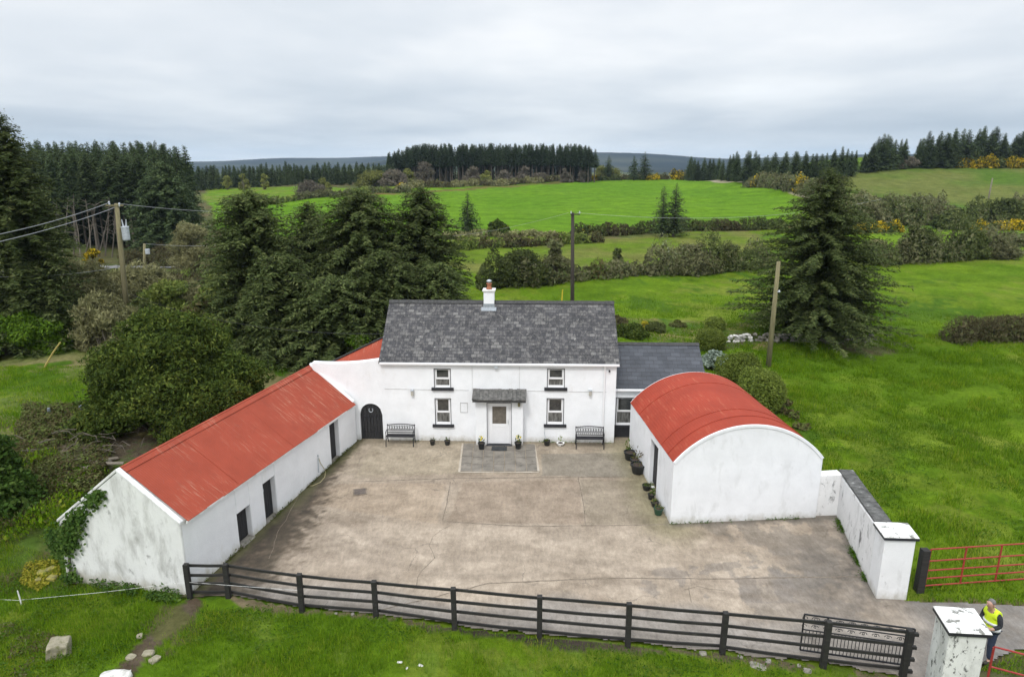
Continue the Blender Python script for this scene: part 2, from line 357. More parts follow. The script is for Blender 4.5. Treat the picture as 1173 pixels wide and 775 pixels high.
class MB:
    """collects shapes that become one mesh"""
    def __init__(s): s.v = []; s.f = []; s.mi = []; s.cur = 0
    def add(s, vs, fs):
        n = len(s.v); s.v += [Vector(v) for v in vs]; s.f += [[i + n for i in f] for f in fs]; s.mi += [s.cur] * len(fs); return s
    def box(s, c, d, rz=0, rot=None):
        hx, hy, hz = d[0] / 2, d[1] / 2, d[2] / 2; c = Vector(c)
        m = rot if rot is not None else Matrix.Rotation(rz, 3, 'Z')
        vs = [c + m @ Vector((x * hx, y * hy, z * hz)) for x in (-1, 1) for y in (-1, 1) for z in (-1, 1)]
        return s.add(vs, [(0, 1, 3, 2), (4, 6, 7, 5), (0, 4, 5, 1), (2, 3, 7, 6), (0, 2, 6, 4), (1, 5, 7, 3)])
    def b2(s, a, b):
        return s.box([(a[i] + b[i]) / 2 for i in range(3)], [abs(b[i] - a[i]) for i in range(3)])
    def bar(s, a, b, w, h=None, up=(0, 0, 1)):
        a, b = Vector(a), Vector(b); h = h or w; d = (b - a); L = d.length
        if L < 1e-6: return s
        x = d / L; y = Vector(up).cross(x)
        if y.length < 1e-4: y = Vector((0, 1, 0)).cross(x)
        y.normalize(); z = x.cross(y)
        m = Matrix((x, y, z)).transposed()
        return s.box((a + b) / 2, (L, w, h), rot=m)
    def tube(s, pts, r, n=8, cap=True):
        pts = [Vector(p) for p in pts]; rs = r if isinstance(r, (list, tuple)) else [r] * len(pts)
        rings = []; up = Vector((0, 0, 1))
        for i, p in enumerate(pts):
            d = (pts[min(i + 1, len(pts) - 1)] - pts[max(i - 1, 0)]).normalized()
            x = d.cross(up)
            if x.length < .05: x = d.cross(Vector((0, 1, 0)))
            x.normalize(); y = d.cross(x)
            rings.append([p + (x * math.cos(2 * math.pi * k / n) + y * math.sin(2 * math.pi * k / n)) * rs[i] for k in range(n)])
        vs = [q for rg in rings for q in rg]; fs = []
        for i in range(len(pts) - 1):
            for k in range(n):
                fs.append((i * n + k, i * n + (k + 1) % n, (i + 1) * n + (k + 1) % n, (i + 1) * n + k))
        if cap: fs += [tuple(range(n))[::-1], tuple((len(pts) - 1) * n + k for k in range(n))]
        return s.add(vs, fs)
    def lathe(s, prof, c=(0, 0, 0), n=16):
        c = Vector(c); vs = []; fs = []
        for r, z in prof:
            vs += [c + Vector((r * math.cos(2 * math.pi * k / n), r * math.sin(2 * math.pi * k / n), z)) for k in range(n)]
        for i in range(len(prof) - 1):
            for k in range(n): fs.append((i * n + k, i * n + (k + 1) % n, (i + 1) * n + (k + 1) % n, (i + 1) * n + k))
        fs += [tuple(range(n))[::-1], tuple((len(prof) - 1) * n + k for k in range(n))]
        return s.add(vs, fs)
    def prism(s, poly, a, b, axis=1):
        """poly (p, q) in the plane across AXIS, extruded from a to b along it"""
        def P(p, t):
            return (t, p[0], p[1]) if axis == 0 else (p[0], t, p[1]) if axis == 1 else (p[0], p[1], t)
        n = len(poly); vs = [P(p, a) for p in poly] + [P(p, b) for p in poly]
        fs = [tuple(range(n)), tuple(range(2 * n - 1, n - 1, -1))] + [(i, i + n, (i + 1) % n + n, (i + 1) % n) for i in range(n)]
        return s.add(vs, fs)
    def build(s, name, mat, parent=None, world=False, bevel=0, smooth=False, org=None):
        V = s.v
        if world and parent is not None:
            mm_ = Matrix.Identity(4); q_ = parent
            while q_ is not None: mm_ = q_.matrix_basis @ mm_; q_ = q_.parent
            mi = mm_.inverted(); V = [mi @ v for v in V]
        if org is not None: V = [v - Vector(org) for v in V]
        me = bpy.data.meshes.new(name); me.from_pydata([tuple(v) for v in V], [], s.f)
        mats = mat if isinstance(mat, (list, tuple)) else [mat]
        for mm in mats: me.materials.append(mm)
        if len(mats) > 1: me.polygons.foreach_set('material_index', s.mi)
        import bmesh
        bm = bmesh.new(); bm.from_mesh(me); bmesh.ops.recalc_face_normals(bm, faces=bm.faces); bm.to_mesh(me); bm.free()
        if smooth: me.polygons.foreach_set('use_smooth', [True] * len(me.polygons))
        o = bpy.data.objects.new(name, me); COL.objects.link(o)
        if org is not None: o.location = org
        if parent is not None: o.parent = parent
        if bevel:
            b = o.modifiers.new('bevel', 'BEVEL'); b.width = bevel; b.segments = 2; b.limit_method = 'ANGLE'
        return o

def kids(o): return [c for c in bpy.data.objects if c.parent == o]
def copy_tree(o, loc=None, rz=None, scale=None, label=None, group=None, ch=None):
    c = o.copy(); COL.objects.link(c)
    if loc is not None: c.location = loc
    if rz is not None: c.rotation_euler = (0, 0, rz)
    if scale is not None: c.scale = scale if hasattr(scale, '__len__') else (scale,) * 3
    if label: c['label'] = label
    if group: c['group'] = group
    for k in (ch if ch is not None else kids(o)):
        d = k.copy(); COL.objects.link(d); d.parent = c
    return c

# ------------------------------------------------------------------ foliage
def unit(a): return a / np.maximum(np.linalg.norm(a, axis=-1, keepdims=True), 1e-9)
def cards(name, P, U, Vv, mat, parent=None, org=(0, 0, 0), rg=rng):
    """leaf-sized diamonds: centre P, half length U, half width V"""
    P = P - np.asarray(org)
    n = len(P); A = np.empty((n, 4, 3), np.float32)
    A[:, 0] = P - U; A[:, 1] = P + Vv; A[:, 2] = P + U; A[:, 3] = P - Vv
    Fc = np.arange(n * 4).reshape(n, 4)
    return raw_mesh(name, A.reshape(-1, 3), Fc, mat, parent, rnd=rg.random(n))

def rand_dir(n, rg=rng): return unit(rg.normal(size=(n, 3)))

def blob_leaves(lobes, per, size, rg, shell=.75, up=.25, thin=.55, lump=.18, gap=.0, zmin=0.0, vert=0):
    """leaf cards in lumpy ellipsoid lobes [(c, (rx, ry, rz))]; returns P, U, V"""
    Ps = []; Ns = []
    for c, r in lobes:
        c = np.asarray(c, float); r = np.asarray(r, float)
        n = int(per * (r[0] * r[1] + r[0] * r[2] + r[1] * r[2]) / 3 * 4 * math.pi)
        d = rand_dir(n, rg)
        ph = rg.random(6) * 6.28
        bum = 1 + lump * (np.sin(d[:, 0] * 4.3 + ph[0]) * np.cos(d[:, 1] * 3.9 + ph[1]) + .7 * np.sin(d[:, 2] * 5.1 + ph[2] + d[:, 0] * 3) + .5 * np.sin(d[:, 1] * 9 + ph[3]) * np.cos(d[:, 2] * 8 + ph[4]))
        rad = (shell + (1 - shell) * rg.random(n) ** .6) * bum * (1 + rg.normal(size=n) * .03)
        inner = rg.random(n) < .2; rad[inner] *= rg.random(inner.sum()) * .5 + .5
        p = c + d * r * rad[:, None]
        if gap:
            q = np.sin(p[:, 0] * 2.7 + ph[5]) * np.sin(p[:, 1] * 2.3 + ph[4]) * np.sin(p[:, 2] * 3.1 + ph[3])
            k = q < 1 - gap; p = p[k]; d = d[k]
        k = p[:, 2] > zmin; Ps.append(p[k]); Ns.append(d[k])
    P = np.concatenate(Ps); D = np.concatenate(Ns); n = len(P)
    nor = unit(D * .6 + rand_dir(n, rg) * .9 + np.array([0, 0, up]))
    t = unit(np.cross(nor, rand_dir(n, rg)))
    if vert: t = unit(t * (1 - vert) + unit(D * .5 + np.array([0, 0, 1.0])) * vert); nor = unit(np.cross(t, rand_dir(n, rg)))
    w = unit(np.cross(nor, t)); s = size * (.55 + rg.random(n) * .9)
    return P, t * s[:, None], w * (s * thin)[:, None]

def bush(name, label, cat, loc, lobes, mat, per=60, size=.1, group=None, seed=1, stem=True, stemmat=None, fol='foliage', **kw):
    rg = np.random.default_rng(seed)
    t = thing(name, label, cat, loc, 0, group)
    P, U, W = blob_leaves(lobes, per, size, rg, **kw)
    # dense inner twigs: broader cards packed deeper in the lobes
    P2, U2, W2 = blob_leaves([(c, tuple(x * .74 for x in r)) for c, r in lobes], per * .35, size * 1.7, rg, shell=.7, thin=.6, lump=.12)
    cards(fol, np.concatenate([P, P2]), np.concatenate([U, U2]), np.concatenate([W, W2]), mat, t, rg=rg)
    if stem:
        b = MB(); rr = random.Random(seed)
        for c, r in lobes:
            for k in range(3):
                tip = Vector((c[0] + rr.uniform(-.6, .6) * r[0], c[1] + rr.uniform(-.6, .6) * r[1], c[2] + rr.uniform(-.1, .55) * r[2]))
                base = Vector((c[0] * .4 + rr.uniform(-.2, .2), c[1] * .4 + rr.uniform(-.2, .2), -.2))
                mid = base.lerp(tip, .5) + Vector((rr.uniform(-.2, .2), rr.uniform(-.2, .2), .1))
                th = .03 + .02 * min(r)
                b.tube([base, mid, tip], [th, th * .7, th * .3], 5)
        b.build('stem', stemmat or M['bark'], t)
    return t

def conifer_mesh(h, R, seed, t0=.06, nb=140, step=.13, tw=.34, thin=.20, droop=.25, power=.85, shape=1.0, bare=0.0, ragged=.35, low=True, tip=2.8, trk=1.0):
    """returns (P,U,V) of the crown and an MB of trunk plus limbs"""
    rg = np.random.default_rng(seed); rr = random.Random(seed)
    P = []; U = []; W = []
    tb = MB(); lean = rr.uniform(-.02, .02)
    tr = (h * .013 + .04) * trk
    tb.tube([(0, 0, -.4), (lean * h * .3, 0, h * .35), (lean * h * .6, 0, h * .7), (lean * h, 0, h * .985)], [tr * 1.5, tr, tr * .6, .015], 7)
    for i in range(nb):
        t = t0 + (1 - t0) * ((i + rr.random()) / nb) ** 1.0
        z0 = h * t; az = i * 2.39996 + rr.uniform(-.5, .5)
        x_ = max(0, 1 - (t - t0) / (1 - t0)); prof = min(x_ ** power, x_ * tip + .03)
        L = R * prof * (1 - ragged * .5 + ragged * rr.random() + (.25 * rr.random() if rr.random() < .15 else 0)) + .12
        if t < bare: continue
        m = max(2, int(L / step)); s = (np.arange(m) + .5) / m
        rise = (.35 + .3 * t) * (1 - s) * s * 1.2 - droop * s ** 1.4 * (1 - t * .9) + .18 * s ** 3
        dx, dy = math.cos(az), math.sin(az)
        px = lean * h * t + dx * L * s; py = dy * L * s; pz = z0 + L * rise
        if L > .8:
            tb.tube([(lean * h * t, 0, z0), (px[m // 2], py[m // 2], pz[m // 2]), (px[-1], py[-1], pz[-1])], [.018 + .006 * L, .014, .005], 3, False)
        for sgn in (-1, 1, 0, -1, 1):
            ang = az + sgn * (.75 + rg.random(m) * .5) + (sgn == 0) * rg.normal(size=m) * .5
            ln = tw * (.55 + .8 * rg.random(m)) * (1.12 - .55 * s) * min(1, .30 + 1.1 * L / R)
            dirv = np.stack([np.cos(ang), np.sin(ang), -.18 + .25 * rg.normal(size=m)], 1); dirv = unit(dirv)
            jit = rg.normal(size=(m, 3)) * np.array([.05, .05, .07]) * (tw / .34)
            c = np.stack([px, py, pz], 1) + dirv * (ln * .5)[:, None] * (sgn != 0) + jit
            side = unit(np.cross(dirv, np.array([0, 0, 1.0]) + rg.normal(size=(m, 3)) * .45))
            P.append(c); U.append(dirv * (ln * .62)[:, None]); W.append(side * (ln * thin)[:, None])
    return np.concatenate(P), np.concatenate(U), np.concatenate(W), tb

def conifer(name, label, loc, h, R, seed, mat, group=None, cat='conifer', barkm=None, **kw):
    t = thing(name, label, cat, loc, 0, group)
    P, U, W, tb = conifer_mesh(h, R, seed, **kw)
    tb.build('trunk', barkm or M['bark'], t)
    cards('crown', P, U, W, mat, t, rg=np.random.default_rng(seed))
    return t

def hedge(name, label, pts, hgt, wid, mat, dens=9, size=.2, seed=1, group=None, cat='hedge', vert=.3, hv=.35, thin=.35, extra=None, flow=True):
    """a hedge along ground points; heights wander"""
    rg = np.random.default_rng(seed); pts = [np.array([p[0], p[1]]) for p in pts]
    seg = [np.linalg.norm(pts[i + 1] - pts[i]) for i in range(len(pts) - 1)]; L = sum(seg)
    dens *= 5; size *= .6; n = int(L * dens * (hgt + wid) * 1.2); s = rg.random(n) * L
    cum = np.concatenate([[0], np.cumsum(seg)]); idx = np.clip(np.searchsorted(cum, s) - 1, 0, len(seg) - 1)
    A = np.array(pts)[idx]; B = np.array(pts)[idx + 1]; f = ((s - cum[idx]) / np.array(seg)[idx])[:, None]
    c = A + (B - A) * f; d = unit(B - A); nrm = np.stack([-d[:, 1], d[:, 0]], 1)
    ph = rg.random(6) * 6.28; k = 2 * math.pi
    hn = hgt * (1 + hv * (.5 * np.sin(s * k / 7.3 + ph[0]) + .35 * np.sin(s * k / 3.1 + ph[1]) + .3 * np.sin(s * k / 17 + ph[2]) + .25 * np.sin(s * k / 1.4 + ph[3])))
    hn = hn * np.clip(np.minimum(s, L - s) / (wid * .6) + .35, 0, 1)
    wn = wid / 2 * (1 + .25 * np.sin(s * k / 5.3 + ph[4]) + .18 * np.sin(s * k / 2.2 + ph[5]))
    th = rg.random(n) * math.pi; rad = .62 + .38 * rg.random(n) ** .5; inn = rg.random(n) < .25; rad[inn] *= rg.random(inn.sum())
    off = np.cos(th) * wn * rad; zz = np.maximum(np.sin(th), 0) ** .7 * hn * rad
    xy = c + nrm * off[:, None] + rg.normal(size=(n, 2)) * .06
    o0 = np.array([pts[0][0], pts[0][1], G(*pts[0])])
    P = np.column_stack([xy, zt(xy[:, 0], xy[:, 1]) + zz]) - o0
    D = np.column_stack([nrm * np.cos(th)[:, None], np.sin(th)]); D = unit(D)
    t = unit(np.cross(unit(D + rand_dir(n, rg)), rand_dir(n, rg)))
    t = unit(t * (1 - vert) + (D * .5 + np.array([0, 0, 1.0])) * vert)
    w = unit(np.cross(t, rand_dir(n, rg))); sz = size * (.5 + rg.random(n)) * np.where(inn, 1.8, 1); thin = np.where(inn, max(thin, .6), thin)
    mats = [mat] + ([extra[0]] if extra else [])
    A4 = np.empty((n, 4, 3), np.float32); U = t * sz[:, None]; W = w * (sz * thin)[:, None]
    A4[:, 0] = P - U; A4[:, 1] = P + W; A4[:, 2] = P + U; A4[:, 3] = P - W
    o = raw_mesh(name, A4.reshape(-1, 3), np.arange(n * 4).reshape(n, 4), mats, None, rnd=rg.random(n))
    if extra:
        mi = ((np.sin(s * k / extra[1] + ph[1]) + .6 * np.sin(s * k / (extra[1] * .37) + ph[2]) + rg.normal(size=n) * .25) > extra[2]).astype(np.int32)
        o.data.polygons.foreach_set('material_index', mi)
    o.location = o0
    return tag(o, label, cat, group)
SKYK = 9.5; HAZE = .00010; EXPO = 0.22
# ================================================================== SETTING
def inpoly(x, y, poly):
    x = np.asarray(x); y = np.asarray(y); r = np.zeros(x.shape, bool); n = len(poly); j = n - 1
    for i in range(n):
        xi, yi = poly[i][0], poly[i][1]; xj, yj = poly[j][0], poly[j][1]
        c = ((yi > y) != (yj > y)) & (x < (xj - xi) * (y - yi) / (yj - yi + 1e-12) + xi)
        r ^= c; j = i
    return r
def segdist(x, y, pts):
    d = np.full(np.shape(x), 1e9)
    for (ax, ay), (bx, by) in zip(pts[:-1], pts[1:]):
        t = np.clip(((x - ax) * (bx - ax) + (y - ay) * (by - ay)) / ((bx - ax) ** 2 + (by - ay) ** 2 + 1e-9), 0, 1)
        d = np.minimum(d, np.hypot(x - ax - t * (bx - ax), y - ay - t * (by - ay)))
    return d
def vnoise(x, y, s=1.0, seed=0):
    """cheap smooth value noise, about 0..1"""
    r = np.random.default_rng(seed); out = 0; amp = .5; tot = 0
    for o in range(4):
        g = r.random((64, 64)); X = x * s; Y = y * s; i = np.floor(X).astype(int); j = np.floor(Y).astype(int)
        fx = X - i; fy = Y - j; fx = fx * fx * (3 - 2 * fx); fy = fy * fy * (3 - 2 * fy)
        a = g[i % 64, j % 64]; b = g[(i + 1) % 64, j % 64]; c = g[i % 64, (j + 1) % 64]; d = g[(i + 1) % 64, (j + 1) % 64]
        out = out + amp * (a * (1 - fx) * (1 - fy) + b * fx * (1 - fy) + c * (1 - fx) * fy + d * fx * fy); tot += amp; amp *= .5; s *= 2.07
    return out / tot
def wp(*px): return [tuple(gp(u, v))[:2] for u, v in px]

A_SH = gp(218, 681); B_SH = gp(409, 505)
YARD = [(A_SH.x - .3, A_SH.y - .15), (B_SH.x - .3, B_SH.y + .3), (-5, 28.9), (5.2, 29.2), (6.5, 29), (6.2, 22), (10.9, 22.3), (11.75, 22.4), (11.7, 22.0), (10.95, 17.95), (11.6, 17.42)] + \
       wp((1100, 690), (1250, 697), (1500, 700), (1500, 760), (1173, 748), (1100, 772)) + [(9.9, 13.6), (9.9, 14.4), (7.95, 14.78), (5.5, 15.25), (3.1, 15.58), (.75, 15.92), (-1.6, 16.30), (-3.85, 16.85), (-6, 17.1), (-8.4, 17.72)]

# ---- terrain sheet: rings around the viewpoint, reaching the horizon
azs = np.radians(np.concatenate([np.arange(-180, -52, 6), np.arange(-52, 52, .3), np.arange(52, 180, 6)]))
rs = [.5, 2, 4, 6, 7.5, 9]
while rs[-1] < 7500: rs.append(rs[-1] * (1.0105 if rs[-1] < 60 else 1.014 if rs[-1] < 500 else 1.03))
rs = np.array(rs); RR, AZ = np.meshgrid(rs, azs, indexing='ij'); X = RR * np.sin(AZ); Y = RR * np.cos(AZ); Z = zt(X, Y)
X1, Y1 = X.ravel(), Y.ravel()
iny = inpoly(X1, Y1, YARD); Zf = Z.ravel().copy(); Zf[iny] -= .06
rough_m = np.clip(1 - segdist(X1, Y1, YARD[-10:]) / .5, 0, 1)
nr = ((vnoise(X1, Y1, 2.5, 3) - .5) * .16 + (vnoise(X1, Y1, .5, 4) - .5) * .25) * (~iny) * (np.hypot(X1, Y1) < 120) * np.clip(segdist(X1, Y1, YARD + YARD[:1]) / 1.5, 0, 1)
Zf += nr
# field colours: what grows where
gcol = np.tile(np.array([.060, .150, .014]), (len(X1), 1))
n1 = vnoise(X1, Y1, .18, 1); n2 = vnoise(X1, Y1, .9, 2); n3 = vnoise(X1, Y1, .035, 5)
def paint(mask, c, c2=None, n=None, soft=None):
    c = np.array(c)
    cc = c if c2 is None else c + (np.array(c2) - c) * np.clip((n[:, None] - .35) / .3, 0, 1)
    m = mask.astype(float)[:, None]
    gcol[:] = gcol * (1 - m) + cc * m
rad = np.hypot(X1, Y1)
paint(rad >= 0, (.076, .143, .008), (.108, .180, .011), n1)
paint((rad < 330) & (vnoise(X1, Y1, .12, 61) * .6 + n2 * .4 > .54), (.100, .160, .012), (.13, .175, .022), n1)
paint((rad < 330) & (vnoise(X1, Y1, .09, 62) * .7 + n2 * .3 < .42), (.055, .115, .010), (.07, .13, .012), n1)
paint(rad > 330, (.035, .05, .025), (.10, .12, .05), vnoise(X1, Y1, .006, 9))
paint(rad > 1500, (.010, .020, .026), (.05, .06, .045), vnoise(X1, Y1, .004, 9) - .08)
ta = X1 / np.maximum(Y1, 1)
paint((ta < -.2) & (Y1 > 44) & (rad < 330), (.10, .085, .045), (.075, .095, .03), n1)
F2 = wp((238, 222), (246, 262), (330, 272), (520, 271), (620, 266), (700, 262), (900, 254), (925, 232), (880, 214), (790, 206), (700, 206.5), (560, 213), (440, 220), (300, 226))
m2 = inpoly(X1, Y1, F2)
paint(m2, (.088, .188, .010), (.108, .212, .012), vnoise(X1, Y1, .05, 6))
paint(inpoly(X1, Y1, wp((232, 226), (238, 232), (300, 231), (440, 223), (460, 216), (350, 214), (236, 216))), (.10, .19, .012), (.13, .17, .03), n1)
stripes = .5 + .5 * np.sin((X1 * .35 + Y1) * 2 * math.pi / 7.5)
paint(m2 & (stripes > .8), (.080, .172, .010))
F2b = wp((236, 236), (250, 236), (330, 229), (520, 222), (720, 208), (790, 206), (700, 200), (300, 212))
mb = (segdist(X1, Y1, wp((300, 230), (440, 222), (560, 214), (640, 209), (770, 202))) < 2.6)
paint(mb, (.10, .10, .03), (.14, .10, .04), n1)
paint(segdist(X1, Y1, wp((790, 206), (850, 208), (890, 213), (925, 226))) < 1.6, (.30, .27, .19))
paint(inpoly(X1, Y1, wp((500, 300), (520, 275), (700, 268), (880, 262), (860, 290), (700, 305), (560, 318))), (.095, .155, .013), (.13, .145, .035), n1)
paint(segdist(X1, Y1, wp((500, 272), (620, 276), (700, 272), (800, 264), (900, 260))) < 2.0, (.14, .10, .055), (.08, .10, .03), n1)
paint(inpoly(X1, Y1, wp((930, 262), (1300, 262), (1300, 186), (960, 190), (930, 205))), (.072, .130, .018), (.115, .135, .035), vnoise(X1, Y1, .06, 8))
paint(inpoly(X1, Y1, wp((1000, 288), (1300, 288), (1300, 263), (1000, 263))), (.11, .19, .013))
# small garden, mounds, mud
paint(inpoly(X1, Y1, wp((700, 385), (880, 400), (880, 372), (700, 362))), (.07, .13, .02), (.20, .17, .07), n2)
paint(segdist(X1, Y1, wp((820, 395), (870, 385), (1000, 400))) < 1.3, (.10, .085, .05), (.07, .10, .03), n2)
lf = segdist(X1, Y1, wp((20, 500), (60, 520), (110, 500), (130, 540), (90, 580)))
paint(lf < 2.6 + 2 * (n2 - .5), (.10, .085, .04), (.055, .045, .03), n2)
paint((X1 < -9) & (Y1 > 26) & (Y1 < 46) & (n2 > .5), (.17, .155, .07), (.10, .15, .03), n1)
paint((X1 < -12) & (Y1 > 18.5) & (Y1 < 27) , (.08, .075, .03), (.07, .12, .02), n2)
tr = segdist(X1, Y1, wp((222, 690), (205, 710), (170, 735), (150, 760), (140, 790)))
paint(tr < .34 + .5 * (n2 - .5), (.075, .058, .038), (.12, .10, .07), n2)
paint((tr < .9) & (n2 > .58), (.10, .10, .04))
ed = segdist(X1, Y1, YARD[-10:])
paint((ed < .30 + .7 * (n2 - .5)) & ~iny, (.16, .135, .08), (.06, .05, .04), n1)
paint((Y1 < 17.5) & (X1 > 12) & (n2 > .45) & (Y1 > 16.6), (.12, .10, .05))
paint((Y1 < 15.3) & (X1 > 10.9), (.10, .085, .05), (.07, .10, .03), n2)
paint((Y1 < 17) & (n2 > .6) & (X1 < 10) & (gcol[:, 1] > .1), (.11, .17, .02))
na, nrr = len(azs), len(rs)
ii, jj = np.meshgrid(np.arange(nrr - 1), np.arange(na), indexing='ij'); j2 = (jj + 1) % na
Fq = np.stack([ii * na + jj, ii * na + j2, (ii + 1) * na + j2, (ii + 1) * na + jj], -1).reshape(-1, 4)[:, ::-1]
m, nt, b = new_mat('turf_and_fields')
a = nt.nodes.new('ShaderNodeAttribute'); a.attribute_name = 'field'
gn = nt.nodes.new('ShaderNodeNewGeometry'); v = gn.outputs['Position']
c = mix(nt, 1.0, a.outputs['Color'], ramp(nt, noise(nt, v, .35, 9, .72), [(.3, (.62, .66, .6)), (.7, (1.35, 1.3, 1.4))]), 'MULTIPLY')
c = mix(nt, 1.0, c, ramp(nt, noise(nt, v, 3.5, 8, .75), [(.3, (.60, .62, .6)), (.7, (1.35, 1.3, 1.3))]), 'MULTIPLY')
nt.links.new(c, b.inputs['Base Color']); b.inputs['Roughness'].default_value = .95; b.inputs['Specular IOR Level'].default_value = .03
bump(nt, b, noise(nt, v, 6, 8, .75), .8, .08)
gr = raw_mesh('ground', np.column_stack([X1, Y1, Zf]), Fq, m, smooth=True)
ca = gr.data.color_attributes.new('field', 'FLOAT_COLOR', 'POINT')
ca.data.foreach_set('color', np.column_stack([gcol, np.ones(len(gcol))]).astype(np.float32).ravel())
tag(gr, kind='structure')

# ---- concrete yard running into the lane
st = .06; gx = np.arange(-10.2, 26, st); gyv = np.arange(13, 29.4, st); GX, GY = np.meshgrid(gx, gyv, indexing='ij')
ids = np.arange(GX.size).reshape(GX.shape); cx = (GX[:-1, :-1] + st / 2); cy = (GY[:-1, :-1] + st / 2)
cxr, cyr = cx.ravel(), cy.ravel(); keep = inpoly(cxr, cyr, YARD) & (segdist(cxr, cyr, YARD[-10:]) > .02 + .42 * np.clip(vnoise(cxr, cyr, 1.6, 41) - .38, 0, 1)) & ~((segdist(cxr, cyr, YARD[-12:-9]) < .3 * vnoise(cxr, cyr, 2.5, 42)))
quads = np.stack([ids[:-1, :-1], ids[1:, :-1], ids[1:, 1:], ids[:-1, 1:]], -1).reshape(-1, 4)[keep]
used = np.unique(quads); rem = -np.ones(GX.size, int); rem[used] = np.arange(len(used)); quads = rem[quads]
x, y = GX.ravel()[used], GY.ravel()[used]
yc = np.tile(np.array([.335, .275, .212]), (len(x), 1)); k1 = vnoise(x, y, .55, 11); k2 = vnoise(x, y, 1.7, 12); k3 = vnoise(x * .5 + y, y - x * .3, .9, 13)
def yp(m, c): m = np.clip(m, 0, 1)[:, None]; yc[:] = yc * (1 - m) + np.array(c) * m
yp((k1 - .42) * 3.0, (.44, .37, .295))
yp((k3 - .55) * 4, (.29, .235, .18))
yp(((y > 25.1) * 1.) * .35, (.32, .275, .20))
yp(inpoly(x, y, wp((425, 508), (415, 535), (405, 548), (527, 542), (530, 507))) * .35, (.36, .31, .22))
# greyer worn apron and lane
ap = sst(17.9, 16.9, y + .09 * x - .0 + (k1 - .5) * 1.6); yp(ap * .75, (.29, .27, .25))
yp(sst(10.5, 12, x) * .9, (.19, .18, .17))
yp(inpoly(x, y, wp((800, 600), (960, 592), (1000, 680), (940, 690), (860, 640))) * (k2 > .42) * .55, (.19, .17, .145))
yp((np.hypot(x - 8.4, (y - 17.6) * 1.2) < 1.6 + (k2 - .5) * 3) * .5, (.20, .18, .16))
yp(inpoly(x, y, wp((700, 655), (880, 640), (930, 690), (760, 690))) * (k2 > .55) * .5, (.20, .18, .165))
# damp, mossy dark foot along the shed
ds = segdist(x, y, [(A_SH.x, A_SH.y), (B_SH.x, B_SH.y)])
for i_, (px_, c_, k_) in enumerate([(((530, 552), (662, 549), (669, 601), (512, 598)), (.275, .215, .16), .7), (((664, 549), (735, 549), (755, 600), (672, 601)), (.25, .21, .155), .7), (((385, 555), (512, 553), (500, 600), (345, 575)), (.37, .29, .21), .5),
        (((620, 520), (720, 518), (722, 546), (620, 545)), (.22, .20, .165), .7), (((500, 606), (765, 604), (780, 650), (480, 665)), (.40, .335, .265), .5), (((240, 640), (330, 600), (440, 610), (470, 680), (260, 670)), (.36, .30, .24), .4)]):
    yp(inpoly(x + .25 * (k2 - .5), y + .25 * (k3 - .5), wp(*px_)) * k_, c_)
for px_ in (((1000, 700), (880, 668), (760, 655), (640, 640), (520, 640), (430, 620), (380, 590)), ((1000, 715), (880, 685), (760, 672), (640, 658), (520, 662), (420, 640), (350, 605)), ((1020, 695), (930, 640), (860, 620), (800, 610)), ((640, 620), (600, 590), (590, 560), (600, 545)), ((740, 600), (690, 580), (650, 560))):
    yp(sst(.22, .06, segdist(x + .3 * (k1 - .5), y + .3 * (k3 - .5), wp(*px_))) * (.15 + .5 * k2) * .6, (.18, .145, .11))
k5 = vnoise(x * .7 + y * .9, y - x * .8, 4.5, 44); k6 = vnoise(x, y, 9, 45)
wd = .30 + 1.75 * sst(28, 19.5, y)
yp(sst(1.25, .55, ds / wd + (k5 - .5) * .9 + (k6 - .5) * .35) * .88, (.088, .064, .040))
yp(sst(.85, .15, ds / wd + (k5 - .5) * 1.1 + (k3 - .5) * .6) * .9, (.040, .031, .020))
yp(sst(.35, .12, segdist(x + .35 * (k1 - .5), y + .35 * (k3 - .5), wp((365, 552), (345, 575), (325, 600), (308, 640), (295, 665)))) * .6, (.07, .055, .036))
yp(sst(.5, .8, k5 * .5 + k1 * .5) * .25, (.22, .175, .13))
yc *= np.array([.96, .96, .955])
yp(sst(3.2 + (k3 - .5) * 5, .8, np.hypot((x - 10.2) * 1.2, y - 18.6)) * (.3 + .7 * k5), (.135, .120, .105))
yp(sst(.5 + (k2 - .5) * .9, .1, ds) * .7, (.10, .10, .035))
db = segdist(x, y, [(5.5, 21.4), (5.1, 27.5)]); yp(sst(1.6 + (k2 - .5), .1, db) * .6, (.20, .185, .09))
dh = segdist(x, y, [(-6.5, 28.2), (4.4, 27.9)]); yp(sst(.5 + (k2 - .5) * .6, 0, dh) * .6, (.17, .145, .09))
dw = segdist(x, y, [(5.7, 21.6), (10.8, 21.9), (11.6, 22), (10.8, 17.7)]); yp(sst(.45 + (k2 - .5) * .8, .05, dw) * .75, (.11, .10, .085))
df = segdist(x, y, YARD[-10:]); yp(sst(.5 + (k2 - .5) * 1.2, 0, df) * .6, (.13, .11, .08))
m, nt, b = new_mat('old_concrete')
a = nt.nodes.new('ShaderNodeAttribute'); a.attribute_name = 'tone'
tc = nt.nodes.new('ShaderNodeTexCoord'); v = tc.outputs['Object']
c = mix(nt, 1.0, a.outputs['Color'], ramp(nt, noise(nt, v, .9, 10, .74, (1, 1.3, 1), .12), [(.34, (.66, .64, .61)), (.64, (1.17, 1.17, 1.17))]), 'MULTIPLY')
c = mix(nt, 1.0, c, ramp(nt, noise(nt, v, 9, 8, .8, (1, .35, 1), .3), [(.3, (.70, .69, .68)), (.7, (1.2, 1.2, 1.2))]), 'MULTIPLY')
c = mix(nt, 1.0, c, ramp(nt, noise(nt, v, 38, 4, .7), [(.3, (.86, .86, .86)), (.7, (1.1, 1.1, 1.1))]), 'MULTIPLY')
